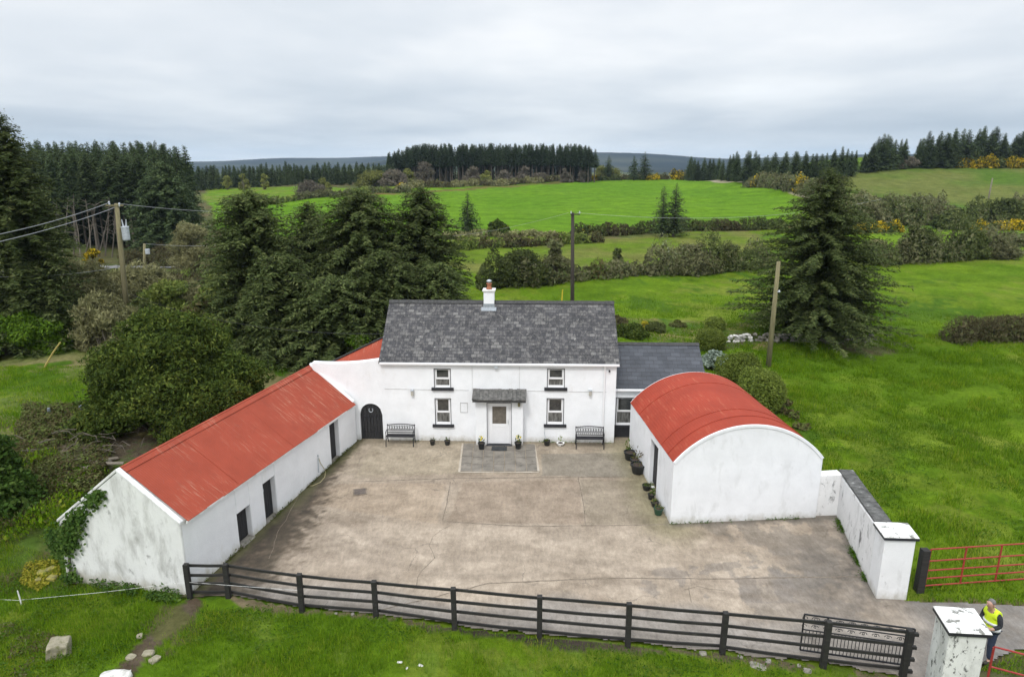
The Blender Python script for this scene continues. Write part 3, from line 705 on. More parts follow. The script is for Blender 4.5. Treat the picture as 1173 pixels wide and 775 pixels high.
vo = nt.nodes.new('ShaderNodeTexVoronoi'); vo.feature = 'DISTANCE_TO_EDGE'; vo.inputs['Scale'].default_value = .34
mp = nt.nodes.new('ShaderNodeMix'); mp.data_type = 'RGBA'; mp.blend_type = 'ADD'; mp.inputs[0].default_value = .7
nn = nt.nodes.new('ShaderNodeTexNoise'); nn.inputs['Scale'].default_value = 1.6; nn.inputs['Detail'].default_value = 6; nt.links.new(v, nn.inputs['Vector'])
nt.links.new(v, mp.inputs[6]); nt.links.new(nn.outputs['Color'], mp.inputs[7]); nt.links.new(mp.outputs[2], vo.inputs['Vector'])
cr = ramp(nt, vo.outputs['Distance'], [(.0, (1, 1, 1)), (.008, (0, 0, 0))])
cm = mix(nt, 1.0, cr, ramp(nt, noise(nt, v, .5, 3), [(.52, (0, 0, 0)), (.60, (.6, .6, .6))]), 'MULTIPLY')
c = mix(nt, cm, c, (.09, .075, .06))
nt.links.new(c, b.inputs['Base Color']); b.inputs['Roughness'].default_value = .8
bump(nt, b, noise(nt, v, 7, 9, .75), .5, .02)
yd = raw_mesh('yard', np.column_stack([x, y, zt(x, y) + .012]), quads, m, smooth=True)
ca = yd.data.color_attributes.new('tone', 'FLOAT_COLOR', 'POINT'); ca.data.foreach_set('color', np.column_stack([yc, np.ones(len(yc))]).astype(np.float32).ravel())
tag(yd, kind='structure')
M['joint'] = surf('joint_dirt', [(.35, (.11, .09, .068)), (.6, (.23, .19, .145))], 6, .95, .3)
M['joint_pale'] = surf('pale_kerb', [(.35, (.36, .31, .25)), (.6, (.45, .40, .33))], 6, .9, .3)
def strip(mb, px, w, dz=.018, jig=0, seed=0):
    rr = random.Random(seed); pts = [gp(u, v) for u, v in px]; out = []
    for a, b in zip(pts[:-1], pts[1:]):
        n = max(1, int((b - a).length / .3))
        for k in range(n):
            p = a.lerp(b, k / n); out.append(Vector((p.x + rr.uniform(-jig, jig), p.y + rr.uniform(-jig, jig), 0)))
    out.append(Vector((pts[-1].x, pts[-1].y, 0)))
    vs = []
    for i, p in enumerate(out):
        d = (out[min(i + 1, len(out) - 1)] - out[max(i - 1, 0)]).normalized(); n = Vector((-d.y, d.x, 0)) * w / 2 * (1 + rr.uniform(-.3, .3))
        for q in (p + n, p - n): vs.append((q.x, q.y, G(q.x, q.y) + dz))
    mb.add(vs, [(2 * i, 2 * i + 1, 2 * i + 3, 2 * i + 2) for i in range(len(out) - 1)])
jm = MB()
for k, px in enumerate([[(402, 552), (520, 548), (712, 546)], [(516, 552), (512, 575), (507, 597)], [(662, 546), (668, 575), (671, 602)], [(507, 597), (600, 603), (765, 601)],
          [(430, 700), (560, 668), (700, 662), (830, 663), (1000, 660)]]): strip(jm, px, .04, jig=.015, seed=k)
for k, px in enumerate([[(517, 601), (497, 614), (492, 625), (496, 640), (478, 662), (473, 678)], [(784, 675), (800, 672), (830, 676)], [(790, 672), (792, 690)], [(345, 560), (330, 590), (318, 610), (308, 640)], [(360, 545), (335, 560)]]):
    strip(jm, px, .018, jig=.05, seed=k + 30)
o = jm.build('yard_joints', M['joint'], yd)
# paved strip by the front door
pv = MB(); M['flag'] = surf('paving_flag', [(.3, (.13, .118, .10)), (.7, (.25, .225, .19))], 2.2, .85, .35, layers=[((.09, .085, .07), 4, .55, .72, None)])
p0 = gp(527, 540); p1 = gp(616, 540); q0 = gp(531, 508); q1 = gp(613, 509)
rr = random.Random(3)
for i in range(7):
    for j in range(4):
        def P(a, bq): t = p0.lerp(p1, a); s = q0.lerp(q1, a); return t.lerp(s, bq)
        off = .12 * (i % 2) / 4
        a0, a1 = (i + .03) / 7, (i + .97) / 7; b0, b1 = max(0, (j + .03) / 4 - off), min(1, (j + .97) / 4 - (off if j < 3 else 0))
        cs = [P(a0, b0), P(a1, b0), P(a1, b1), P(a0, b1)]; h = .034 + rr.uniform(-.004, .004)
        pv.add([(c.x, c.y, G(c.x, c.y) + zz) for zz in (0, h) for c in cs], [(0, 3, 2, 1), (4, 5, 6, 7), (0, 1, 5, 4), (1, 2, 6, 5), (2, 3, 7, 6), (3, 0, 4, 7)])
tag(pv.build('paving', M['flag']), kind='structure')
kb = MB()
for px in ([(526, 541), (530, 508)], [(617, 540), (612, 509)], [(526, 541), (617, 541)]): strip(kb, px, .07, .03)
tag(kb.build('paving_kerb', M['joint_pale']), kind='structure')
# country road on the left
rd = MB(); strip(rd, [(-60, 318), (60, 308), (150, 306), (210, 304), (262, 297)], 4.2, .10); strip(rd, [(262, 297), (330, 290)], 4.2, .11)
M['road'] = surf('road_asphalt', [(.35, (.13, .13, .13)), (.65, (.22, .22, .22))], 1, .9, .3)
tag(rd.build('road', M['road']), kind='structure')
rl = MB(); strip(rl, [(195, 302), (262, 295)], .3, .5)

# ================================================================== BUILDINGS
class Frame:
    def __init__(s, O, Q): s.O = O.copy(); d = Q - O; s.rz = math.atan2(d.y, d.x); s.c = math.cos(s.rz); s.s = math.sin(s.rz); s.L = math.hypot(d.x, d.y)
    def hit(s, u, v, d=0.0):
        r = ray(u, v); nx, ny = -s.s, s.c
        t = (s.O.x * nx + s.O.y * ny + d) / (r.x * nx + r.y * ny)
        p = r * t; px, py = p.x - s.O.x, p.y - s.O.y
        return px * s.c + py * s.s, H + r.z * t - s.O.z
    def W(s, a, d, z): return Vector((s.O.x + a * s.c - d * s.s, s.O.y + a * s.s + d * s.c, s.O.z + z))

def wall_open(mb, s0, s1, zb, zt0, zt1, d0, d1, ops):
    """a wall along x with openings [(a, b, z0, z1)]; top runs from zt0 to zt1"""
    zz = lambda s: zt0 + (zt1 - zt0) * (s - s0) / (s1 - s0)
    xs = sorted({s0, s1} | {o[0] for o in ops} | {o[1] for o in ops})
    def seg(a, b, lo, hi_a, hi_b):
        mb.prism([(a, lo), (b, lo), (b, hi_b), (a, hi_a)], d0, d1, 1)
    for a, b in zip(xs[:-1], xs[1:]):
        mid = (a + b) / 2; cut = sorted([(o[2], o[3]) for o in ops if o[0] < mid < o[1]]); z = zb
        for lo, hi in cut:
            if lo > z + .001: seg(a, b, z, lo, lo)
            z = hi
        seg(a, b, z, zz(a), zz(b))

def roof_plane(name, corners, thick, mat, parent, overt=None):
    """slab from 4 top corners (eave0, eave1, ridge1, ridge0) with uv in metres"""
    e0, e1, r1, r0 = [Vector(c) for c in corners]; n = (e1 - e0).cross(r0 - e0).normalized()
    if n.z < 0: n = -n
    nx, ny = 1, 1
    top = [e0, e1, r1, r0]; bot = [p - n * thick for p in top]; V = top + bot
    Fc = [(0, 1, 2, 3), (7, 6, 5, 4), (0, 4, 5, 1), (1, 5, 6, 2), (2, 6, 7, 3), (3, 7, 4, 0)]
    ex = (e1 - e0).normalized(); ey = n.cross(ex)
    if ey.z < 0: ey = -ey
    uv = [((V[i] - e0).dot(ex), (V[i] - e0).dot(ey)) for f in Fc for i in f]
    return raw_mesh(name, V, Fc, mat, parent, uv=uv)

# ---- dwelling house
hl0 = gp(411, 503.5); hr0 = gp(703, 507.3); FH = Frame(hl0, hr0)
HS0 = FH.hit(438.5, 455)[0]; HS1 = FH.L; ZE = 4.15 - hl0.z; HW = 5.4; ZR = 6.17 - hl0.z
house = thing('farmhouse', 'white two storey farmhouse with weathered grey slate roof and white front door', 'house', hl0, FH.rz)
def rect(u0, v0, u1, v1, d=0.0):
    a, zt_ = FH.hit(u0, v0, d); b, zb = FH.hit(u1, v1, d); return (a, b, zb, zt_)
wins = [rect(497.5, 422.5, 516, 443.5), rect(627.5, 422.5, 646, 443.5), rect(498.5, 456.5, 516.5, 485.5), rect(627, 456.5, 645, 485.5)]
door = rect(558, 461.5, 585.5, 507, -.42)
mb = MB(); wall_open(mb, HS0, HS1, -.5, ZE - .02, ZE - .02, 0, .4, wins)
mb.b2((HS0, HW - .3, -.5), (HS1, HW, ZE - .02))
for a, b_ in ((HS0, HS0 + .4), (HS1 - .4, HS1)):
    mb.prism([(.4, -.5), (HW - .3, -.5), (HW - .3, ZE - .02), (.4, ZE - .02)], a, b_, 0)
    mb.prism([(0, ZE - .02), (HW, ZE - .02), (HW / 2, ZR - .06)], a + .001, b_ - .001, 0)
wallo = mb.build('wall', M['white'], house, bevel=.012)
def make_window(host, r, flip=0, sillw=.10, tr=.52, surround=True):
    a, b_, z0, z1 = r; w = b_ - a; h = z1 - z0
    f = MB(); t = .055; y0 = .07
    f.b2((a, y0, z0), (a + t, y0 + .07, z1)); f.b2((b_ - t, y0, z0), (b_, y0 + .07, z1)); f.b2((a + t, y0, z1 - t), (b_ - t, y0 + .07, z1)); f.b2((a + t, y0, z0), (b_ - t, y0 + .07, z0 + t * 1.3))
    zt_ = z0 + h * tr; f.b2((a + t, y0 - .012, zt_ - .04), (b_ - t, y0 + .06, zt_ + .04))
    f.b2((a + t, y0 - .01, zt_ + .04), (a + t + .035, y0 + .05, z1 - t)); f.b2((b_ - t - .035, y0 - .01, zt_ + .04), (b_ - t, y0 + .05, z1 - t))
    win = f.build('window', M['upvc'], host, bevel=.006)
    g = MB(); g.b2((a + t, y0 + .03, zt_ + .04), (b_ - t, y0 + .04, z1 - t)); g.build('pane', M['glass'], win)
    g = MB(); g.b2((a + t, y0 + .03, z0 + t), (b_ - t, y0 + .04, zt_ - .04)); g.build('pane', M['glass_net'], win)
    s = MB(); s.b2((a - .14, -.09, z0 - .13), (b_ + .14, y0, z0 - .002)); s.build('sill', M['black_paint'], win, bevel=.008)
    if surround:
        q = MB(); e = .028
        q.b2((a - e, -.008, z0), (a, .004, z1 + e)); q.b2((b_, -.008, z0), (b_ + e, .004, z1 + e)); q.b2((a, -.008, z1), (b_, .004, z1 + e))
        q.build('surround', M['black_paint'], win)
    # net blind behind the lower pane
    q = MB(); q.b2((a + t, y0 + .3, z0 + .02), (b_ - t, y0 + .31, z0 + .3 * h)); 
    return win
for r in wins: make_window(house, r, tr=.47)
OV = .10
ft = 2.0 / (HW / 2)
def slope_pt(s, d, lift=0.0):
    z = ZE + (ZR - ZE) * (1 - abs(d - HW / 2) / (HW / 2)) + lift; return (s, d, z)
roof = roof_plane('roof', [slope_pt(HS0 - .09, -.13, .05), slope_pt(HS1 + .12, -.13, .05), slope_pt(HS1 + .10, HW / 2, .05), slope_pt(HS0 - .09, HW / 2, .05)], .07, M['slate'], house)
rb = roof_plane('roof', [slope_pt(HS0 - .09, HW + .13, .05), slope_pt(HS1 + .12, HW + .13, .05), slope_pt(HS1 + .10, HW / 2 + .001, .05), slope_pt(HS0 - .09, HW / 2 + .001, .05)], .07, M['slate'], house)
q = MB(); rr = random.Random(5); s = HS0 - .09
while s < HS1 + .1:
    e = min(s + .45, HS1 + .12); q.prism([(HW / 2 - .12, ZR + .0), (HW / 2, ZR + .13 + rr.uniform(-.006, .006)), (HW / 2 + .12, ZR + .0)], s, e - .008, 0); s += .45
q.build('ridge_tiles', M['slate_dark'], roof)
q = MB(); q.b2((HS0 - .05, -.17, ZE - .13), (HS1 + .10, -.045, ZE - .03)); q.b2((HS0, -.044, ZE - .17), (HS1, -.003, ZE - .035)); q.build('gutter', M['upvc'], roof, bevel=.02)
# chimney
cs_ = FH.hit(560.5, 350, HW / 2)[0]; ch = MB(); zc = ZR - .3; cw = .24
ztop = zat(*FH.W(cs_, HW / 2, 0)[:2], 331) - hl0.z
ch.b2((cs_ - cw, HW / 2 - .26, zc), (cs_ + cw, HW / 2 + .26, ztop - .06)); cho = ch.build('chimney', M['white'], roof, bevel=.01)
q = MB(); q.b2((cs_ - cw - .05, HW / 2 - .31, ztop - .06), (cs_ + cw + .05, HW / 2 + .31, ztop)); q.build('chimney_cap', M['cap_white'], roof)
q = MB(); q.lathe([(.13, 0), (.14, .05), (.10, .09), (.095, .2), (.13, .24), (.13, .27)], (cs_, HW / 2, ztop), 14); q.build('chimney_pot', M['terracotta'], roof, smooth=True)
q = MB(); q.lathe([(.06, .27), (.06, .33), (.11, .34), (.12, .40), (.03, .44)], (cs_, HW / 2, ztop), 12); q.build('cowl', M['galv'], roof, smooth=True)
q = MB(); pz = lambda d: slope_pt(0, d, .05)[2]
q.add([(cs_ - cw - .1, HW / 2 - .45, pz(HW / 2 - .45) + .012), (cs_ + cw + .1, HW / 2 - .45, pz(HW / 2 - .45) + .012), (cs_ + cw + .1, HW / 2 - .262, pz(HW / 2 - .262) + .012), (cs_ - cw - .1, HW / 2 - .262, pz(HW / 2 - .262) + .012)], [(0, 1, 2, 3)])
q.b2((cs_ - cw - .02, HW / 2 - .275, pz(HW / 2 - .27) - .02), (cs_ + cw + .02, HW / 2 - .262, pz(HW / 2 - .27) + .17)); q.build('flashing', M['lead'], roof)
# porch with slab canopy
pd = -.42
pa, pb = FH.hit(545, 500, pd)[0], FH.hit(599, 500, pd)[0]; zp = FH.hit(570, 458.5, pd)[1]
mb = MB(); wall_open(mb, pa, pb, -.5, zp, zp, pd, -.003, [(door[0], door[1], -.5, door[3])]); porch = mb.build('porch', M['white'], house, bevel=.012)
q = MB(); ca0, ca1 = FH.hit(541, 453, pd - .25)[0], FH.hit(602.5, 453, pd - .25)[0]
rr = random.Random(8); s = ca0
zc1 = FH.hit(570, 447.5, -.1)[1] - .04
q.prism([(-.004, zp), (-.004, zc1 + .06), (pd - .27, zp + .10), (pd - .27, zp)], ca0, ca1, 0); cano = q.build('canopy', M['slate_dark'], porch, bevel=.01)
q = MB(); s = ca0 - .02
while s < ca1:
    w_ = rr.uniform(.14, .24); e = min(s + w_, ca1 + .02); j = rr.uniform(-.015, .015)
    q.prism([(-.006, zc1 + .062), (-.006, zc1 + .10 + j), (pd - .31 + j, zp + .145 + j), (pd - .31 + j, zp + .103)], s, e - .008, 0); s += w_
M['canopy_top'] = surf('lichened_slates', [(.35, (.06, .06, .058)), (.65, (.16, .155, .145))], 7, .9, .6)
q.build('canopy_slates', M['canopy_top'], porch)
a, b_, z0, z1 = door; z0 = G(*FH.W(a, pd, 0)[:2]) - hl0.z + .06
q = MB(); y0 = pd + .09; t = .06
q.b2((a, y0, z0), (a + t, y0 + .08, z1)); q.b2((b_ - t, y0, z0), (b_, y0 + .08, z1)); q.b2((a + t, y0, z1 - t), (b_ - t, y0 + .08, z1)); q.build('door_frame', M['upvc'], porch, bevel=.006)
q = MB(); a2, b2_ = a + t + .004, b_ - t - .004; zt_ = z1 - t - .004; gm = z0 + (zt_ - z0) * .50
q.b2((a2, y0 + .02, z0 + .01), (a2 + .15, y0 + .07, zt_)); q.b2((b2_ - .15, y0 + .02, z0 + .01), (b2_, y0 + .07, zt_)); q.b2((a2 + .15, y0 + .02, zt_ - .12), (b2_ - .15, y0 + .07, zt_))
q.b2((a2 + .15, y0 + .02, z0 + .01), (b2_ - .15, y0 + .07, gm)); dr = q.build('door', M['upvc'], porch, bevel=.006)
q = MB(); q.b2((a2 + .15, y0 + .04, gm), (b2_ - .15, y0 + .05, zt_ - .12)); q.build('door_pane', M['door_glass'], porch)
q = MB()
for (x0, x1, w0, w1) in ((a2 + .2, b2_ - .2, z0 + .12, gm - .1),):
    e = .018
    q.b2((x0, y0 + .008, w0), (x1, y0 + .019, w0 + e)); q.b2((x0, y0 + .008, w1 - e), (x1, y0 + .019, w1)); q.b2((x0, y0 + .008, w0 + e), (x0 + e, y0 + .019, w1 - e)); q.b2((x1 - e, y0 + .008, w0 + e), (x1, y0 + .019, w1 - e))
q.build('door_moulding', M['upvc'], porch)
q = MB(); q.bar((b2_ - .07, y0 - .03, gm + .03), (b2_ - .07, y0 - .03, gm + .22), .02); q.b2((b2_ - .085, y0 - .03, gm + .1), (b2_ - .055, y0 + .02, gm + .13)); q.build('door_handle', M['galv'], porch)
q = MB(); q.b2((a - .05, pd - .08, z0 - .12), (b_ + .05, pd + .12, z0)); q.build('threshold', M['black_paint'], porch, bevel=.01)
q = MB(); e = .02
q.b2((a - e, pd - .006, z0), (a, pd + .003, z1 + e)); q.b2((b_, pd - .006, z0), (b_ + e, pd + .003, z1 + e)); q.b2((a, pd - .006, z1), (b_, pd + .003, z1 + e)); q.build('door_surround', M['black_paint'], porch)
# fittings on the front
def fit(name, u, v, w, h, dp, mat, d=0.0, bev=.01):
    s_, z_ = FH.hit(u, v, d); q = MB(); q.b2((s_ - w / 2, d - dp, z_ - h / 2), (s_ + w / 2, d - .002, z_ + h / 2)); return q.build(name, mat, house, bevel=bev)
M['lampglass'] = plain('lamp_glass', (.45, .43, .38), .3)
for u, v in ((472.5, 449.5), (676, 449.5)):
    l = fit('wall_lamp', u, v, .11, .22, .13, M['lampglass']); s_, z_ = FH.hit(u, v)
    q = MB(); q.b2((s_ - .07, -.15, z_ + .11), (s_ + .07, -.003, z_ + .15)); q.build('lamp_cap', M['galv'], l)
fit('porch_lamp', 594.5, 462.5, .1, .18, .12, M['pole_wood'], pd)
fit('flood_light', 568.5, 419.5, .16, .12, .14, M['galv']); fit('camera_box', 698, 424.5, .07, .08, .1, M['black_paint'])
s_, z_ = FH.hit(531.5, 466.5); q = MB(); w_, h_ = .33, .46; e = .022
for bb in (((-w_ / 2, -h_ / 2), (w_ / 2, -h_ / 2 + e)), ((-w_ / 2, h_ / 2 - e), (w_ / 2, h_ / 2)), ((-w_ / 2, -h_ / 2 + e), (-w_ / 2 + e, h_ / 2 - e)), ((w_ / 2 - e, -h_ / 2 + e), (w_ / 2, h_ / 2 - e))):
    q.b2((s_ + bb[0][0], -.02, z_ + bb[0][1]), (s_ + bb[1][0], -.001, z_ + bb[1][1]))
q.build('meter_box', plain('meter_box_grey', (.45, .45, .45), .6), house)
s_, _ = FH.hit(691.5, 460); q = MB(); q.tube([(s_, -.13, ZE - .1), (s_, -.06, ZE - .3), (s_, -.06, .02)], .038, 8); q.build('downpipe', M['upvc'], house)
zc_ = FH.hit(560, 446.8)[1]; q = MB()
M['cable'] = plain('painted_cable', (.55, .55, .54), .6)
q.bar((HS0 + .1, -.012, zc_ + .03), (pa - .3, -.012, zc_), .014); q.build('cable', M['cable'], house); q = MB(); q.bar((FH.hit(604, 447)[0], -.012, zc_), (HS1 - .4, -.012, zc_ - .02), .014)
q.build('cable', M['cable'], house); q = MB(); s1_ = FH.hit(541, 440)[0]; q.bar((s1_, -.012, zc_), (s1_, -.012, ZE - .15), .012); q.build('cable', M['cable'], house); q = MB(); s1_ = FH.hit(595, 440)[0]; q.bar((s1_, -.012, zc_), (s1_, -.012, ZE - .15), .012)
q.build('cable', M['cable'], house)
s_ = FH.hit(625, 500)[0]; zs = FH.hit(623, 489)[1]; q = MB(); q.tube([(s_, -.05, .15), (s_ - .05, -.02, .4), (s_ - .04, -.015, zs)], .012, 5); q.build('waste_pipe', M['galv'], house)

# ---- annex on the right
an0 = gp(704, 499); an1 = gp(750, 498); AD = (FH.W(0, 0, 0) - FH.W(0, 0, 0)).x
ad = .62; axs0 = HS1 + .003; aze = FH.hit(715, 443.5, ad - .15)[1]
annex = thing('annex', 'low side extension with smooth dark slate roof beside the farmhouse', 'house extension', FH.W(HS1, ad, 0), FH.rz)
def lo(s, d, z): return (s - HS1, d - ad, z)
AE = FH.hit(805, 425, ad)[0]
AW = 4.4
asl = .62; azr = aze + asl * AW / 2
er = FH.hit(800, 389, ad + AW / 2)[0]
mb = MB(); aw = FH.hit(706.5, 455.5, ad); aw2 = FH.hit(725.5, 486.5, ad); L_an = er - HS1 - .1
wa = (aw[0] - HS1, aw2[0] - HS1, aw2[1], aw[1])
wall_open(mb, .003, L_an, -.5, aze - .05, aze - .05, 0, .35, [wa]); mb.b2((.003, AW - .3, -.5), (L_an, AW, aze - .05))
mb.prism([(.35, -.5), (AW - .3, -.5), (AW - .3, aze - .05), (.35, aze - .05)], L_an - .35, L_an, 0)
mb.prism([(0, aze - .05), (AW, aze - .05), (AW / 2, azr - .08)], L_an - .35, L_an - .001, 0); mb.build('wall', M['white'], annex, bevel=.01)
make_window(annex, wa, tr=.5)
rf = roof_plane('roof', [(.004, -.12, aze - .06), (L_an + .12, -.12, aze - .06), (L_an + .12, AW / 2, azr), (.004, AW / 2, azr)], .07, M['slate_new'], annex)
roof_plane('roof', [(.004, AW + .12, aze - .06), (L_an + .12, AW + .12, aze - .06), (L_an + .12, AW / 2 + .001, azr), (.004, AW / 2 + .001, azr)], .07, M['slate_new'], annex)
q = MB(); q.prism([(AW / 2 - .12, azr - .04), (AW / 2, azr + .07), (AW / 2 + .12, azr - .04)], .004, L_an + .14, 0); q.build('ridge_tiles', M['slate_dark'], rf)
q = MB(); q.b2((.004, -.20, aze - .18), (L_an, -.10, aze - .08)); q.b2((.004, -.098, aze - .24), (L_an, -.003, aze - .12)); q.build('gutter', M['upvc'], rf, bevel=.02)
zsk = FH.hit(715, 489.5, ad)[1]; q = MB(); q.b2((.01, -.03, -.2), (L_an, -.002, zsk)); q.build('plinth', M['black_paint'], annex)

# ---- wall with the arched gate, joining shed and house
gwall = thing('yard_wall', 'white rendered wall with a sloping top around the black arched gate', 'wall', hl0, FH.rz)
gl = rect(411.5, 462, 439.5, 504); zsp = FH.hit(425, 475)[1]; ztp = FH.hit(425, 462)[1]
tl = FH.hit(357, 415.5); tr_ = FH.hit(437, 411.5)
mb = MB()
def topz(s): return tl[1] + (tr_[1] - tl[1]) * (s - tl[0]) / (tr_[0] - tl[0]) - .10 * math.sin(max(0, min(1, (s - tl[0]) / (tr_[0] - tl[0]))) * math.pi)
N_ = 14; ga, gb = gl[0], gl[1]; gc = (ga + gb) / 2; hwid = (gb - ga) / 2
xs = [tl[0] + (ga - tl[0]) * i / 4 for i in range(5)] + [ga + (gb - ga) * i / N_ for i in range(1, N_ + 1)] + [HS0 - .002]
for a_, b2 in zip(xs[:-1], xs[1:]):
    def arch(s): return zsp + (ztp - zsp) * math.sqrt(max(0, 1 - ((s - gc) / hwid) ** 2))
    if a_ >= ga - 1e-6 and b2 <= gb + 1e-6: mb.prism([(a_, arch(a_)), (b2, arch(b2)), (b2, topz(b2)), (a_, topz(a_))], .0, .35, 1)
    else: mb.prism([(a_, -.6), (b2, -.6), (b2, topz(b2)), (a_, topz(a_))], .0, .35, 1)
mb.build('wall_face', M['white'], gwall)
q = MB(); n = 7
for i in range(n):
    a_ = ga + (gb - ga) * i / n + .006; b2 = ga + (gb - ga) * (i + 1) / n - .006
    f = lambda s: zsp + (ztp - zsp) * math.sqrt(max(0, 1 - ((s - gc) / hwid) ** 2)) - .01
    q.prism([(a_, .02), (b2, .02), (b2, f(b2)), ((a_ + b2) / 2, f((a_ + b2) / 2)), (a_, f(a_))], .10, .14, 1)
gate = q.build('gate', M['door_black'], gwall)
q = MB(); pts = [(gc - .02 + .085 * math.sin(t), .085, ztp - .33 - .10 * math.cos(t)) for t in [math.pi * (.25 + 1.5 * i / 12) - math.pi for i in range(13)]]
q.tube(pts, .016, 6); q.build('horseshoe', M['galv'], gate)
q = MB(); q.bar((ga + .07, .09, zsp - .1), (gb - .1, .09, zsp - .1), .018, .05); q.bar((ga + .07, .09, .35), (gb - .1, .09, .35), .018, .05); q.build('hinge', M['iron'], gate)

# ---- lean-to with red roof behind the wall
lt = thing('lean_to', 'red roofed lean-to behind the arched gate wall at the house gable', 'outbuilding', FH.W(tl[0], .36, 0), FH.rz)
def LP(u, v, d): s_, z_ = FH.hit(u, v, d); return Vector((s_ - tl[0], d - .36, z_))
P1 = LP(378, 415.5, .42); P2 = LP(440.5, 386, 1.9); P3 = Vector((P2.x, .06, LP(437, 412.5, .42).z - .1)); P1b = P1.lerp(P2, .5)
rf_ = roof_plane('roof', [P1, P3, P2, P1b], .04, M['tin_shed'], lt)
q = MB(); q.bar(P1 + Vector((0, 0, .03)), P2 + Vector((0, 0, .03)), .10, .05); q.build('verge_board', M['fence_black'], rf_)
q = MB(); n_ = 6
for k in range(n_):
    a_, b2 = P1.lerp(P2, k / n_ * .97), P1.lerp(P2, (k + 1) / n_ * .97); dd_ = (b2 - a_); dd_.z = 0; nn_ = Vector((-dd_.y, dd_.x, 0)).normalized() * .2
    lo_ = -.5; q.add([(a_.x, a_.y, lo_), (b2.x, b2.y, lo_), (b2.x, b2.y, b2.z - .07), (a_.x, a_.y, a_.z - .07)] + [(p.x + nn_.x, p.y + nn_.y, z) for p, z in ((a_, lo_), (b2, lo_), (b2, b2.z - .07), (a_, a_.z - .07))],
        [(0, 1, 2, 3), (7, 6, 5, 4), (0, 4, 5, 1), (1, 5, 6, 2), (2, 6, 7, 3), (3, 7, 4, 0)])
q.build('wall', M['shed_white'], lt)
# ---- long shed with red tin roof
FS = Frame(A_SH, B_SH)
zA = zat(A_SH.x, A_SH.y, 598) - A_SH.z; zB = zat(B_SH.x, B_SH.y, 461) - A_SH.z; SL = FS.L; SW = 4.45; SHF = 1.95
def zr_at(s, v, d): p = FS.W(s, d, 0); return zat(p.x, p.y, v) - A_SH.z
zRA = zr_at(0, 538, SHF); zRB = zr_at(SL, 418, SHF)
shed = thing('long_shed', 'long white limewashed shed with faded red tin roof and three dark doorways', 'shed', A_SH, FS.rz)
def FSg(s): p = FS.W(s, 0, 0); return G(p.x, p.y) - A_SH.z
ops = []; dd3 = []
for (u0, v0, u1, v1) in ((271.3, 588.4, 291, 619), (301, 554, 319.5, 594.5), (377.3, 486.6, 390.2, 522)):
    a_, zt_ = FS.hit(u0, v0); b_, zb_ = FS.hit(u1, v1); ops.append([a_, b_, FSg((a_ + b_) / 2) + .0, zt_ - .02])
mb = MB(); WT = .48
wall_open(mb, 0, SL, -.9, zA - .07, zB - .07, 0, WT, [tuple(o) for o in ops])
mb.b2((WT, SW - .35, -1.2), (SL, SW, zA - .68))
mb.build('wall', M['shed_white'], shed, bevel=.03)
g = MB(); xl = SW - SHF
g.prism([(.003, -.9), (SW + .1, -1.2), (SW, zA - .58), (SHF, zRA - .05), (.0, zA - .03)], -.05, .32, 0); g.build('gable_wall', M['gable_white'], shed, bevel=.03)
g = MB(); g.prism([(WT, -.5), (SW - .35, -.5), (SW - .35, zA - .68), (SHF, zRB - .12), (WT, zB - .1)], SL - .3, SL - .01, 0); g.build('end_wall', M['shed_white'], shed)
g = MB()
for (d0, z0, d1, z1) in ((-.03, zA + .01, SHF, zRA + .045), (SW + .03, zA - .52, SHF, zRA + .045)):
    g.prism([(d0, z0 - .09), (d1, z1 - .09), (d1, z1 + .012), (d0, z0 + .012)], -.075, .10, 0)
g.build('gable_coping', M['gable_white'], shed, bevel=.02)
g = MB(); g.prism([(-.03, zB - .02), (SHF, zRB - .02), (SHF, zRB + .14), (-.03, zB + .12)], SL - .22, SL - .02, 0); g.build('end_coping', M['shed_white'], shed, bevel=.02)
def shed_roof(name, d0, zz0, zz1, mat, lift=0):
    """corrugated sheets laid with slightly uneven laps; x along the ridge"""
    n = int(SL / .8); V = []; Fc = []; rr = random.Random(9)
    x0 = .14; x1 = SL - .2
    for i in range(n):
        a = x0 + (x1 - x0) * i / n; b = x0 + (x1 - x0) * (i + 1) / n + .03; j = rr.uniform(0, .008) + .004 * (i % 2)
        za = lambda s, t: (1 - t) * (zz0[0] + (zz0[1] - zz0[0]) * s / SL) + t * (zz1[0] + (zz1[1] - zz1[0]) * s / SL)
        k = len(V); e = rr.uniform(-.015, .015)
        P = [(a, d0 + e, za(a, 0)), (b, d0 + e, za(b, 0)), (b, SHF, za(b, 1)), (a, SHF, za(a, 1))]
        V += [(p[0], p[1], p[2] + .02 + j) for p in P] + [(p[0], p[1], p[2] + j + .008) for p in P]
        Fc += [tuple(k + q for q in f) for f in [(0, 1, 2, 3), (7, 6, 5, 4), (0, 4, 5, 1), (1, 5, 6, 2), (2, 6, 7, 3), (3, 7, 4, 0)]]
    return raw_mesh(name, V, Fc, mat, shed)
r1 = shed_roof('roof', -.14, (zA - .03, zB - .03), (zRA, zRB), M['tin_shed'])
shed_roof('roof', SW + .15, (zA - .60, zB - .50), (zRA, zRB), M['tin_shed'])
q = MB(); q.tube([(.12, SHF, zRA + .0), (SL - .2, SHF, zRB + .0)], .055, 8)
q.prism([(SHF - .18, zRA - .105), (SHF - .0, zRA + .05), (SHF + .18, zRA - .145)], .12, .13, 0)
for s_, t_ in ((-1, -.115), (1, -.16)):
    q.add([(.12, SHF, zRA + .040), (SL - .2, SHF, zRB + .040), (SL - .2, SHF + s_ * .2, zRB + t_ + .030), (.12, SHF + s_ * .2, zRA + t_ + .030)], [(0, 1, 2, 3)])
q.build('ridge_cap', M['tin_shed'], r1)
q = MB(); q.bar((.1, -.12, zA - .045), (SL - .1, -.12, zB - .045), .03, .07); q.build('eaves_board', M['gable_white'], r1)
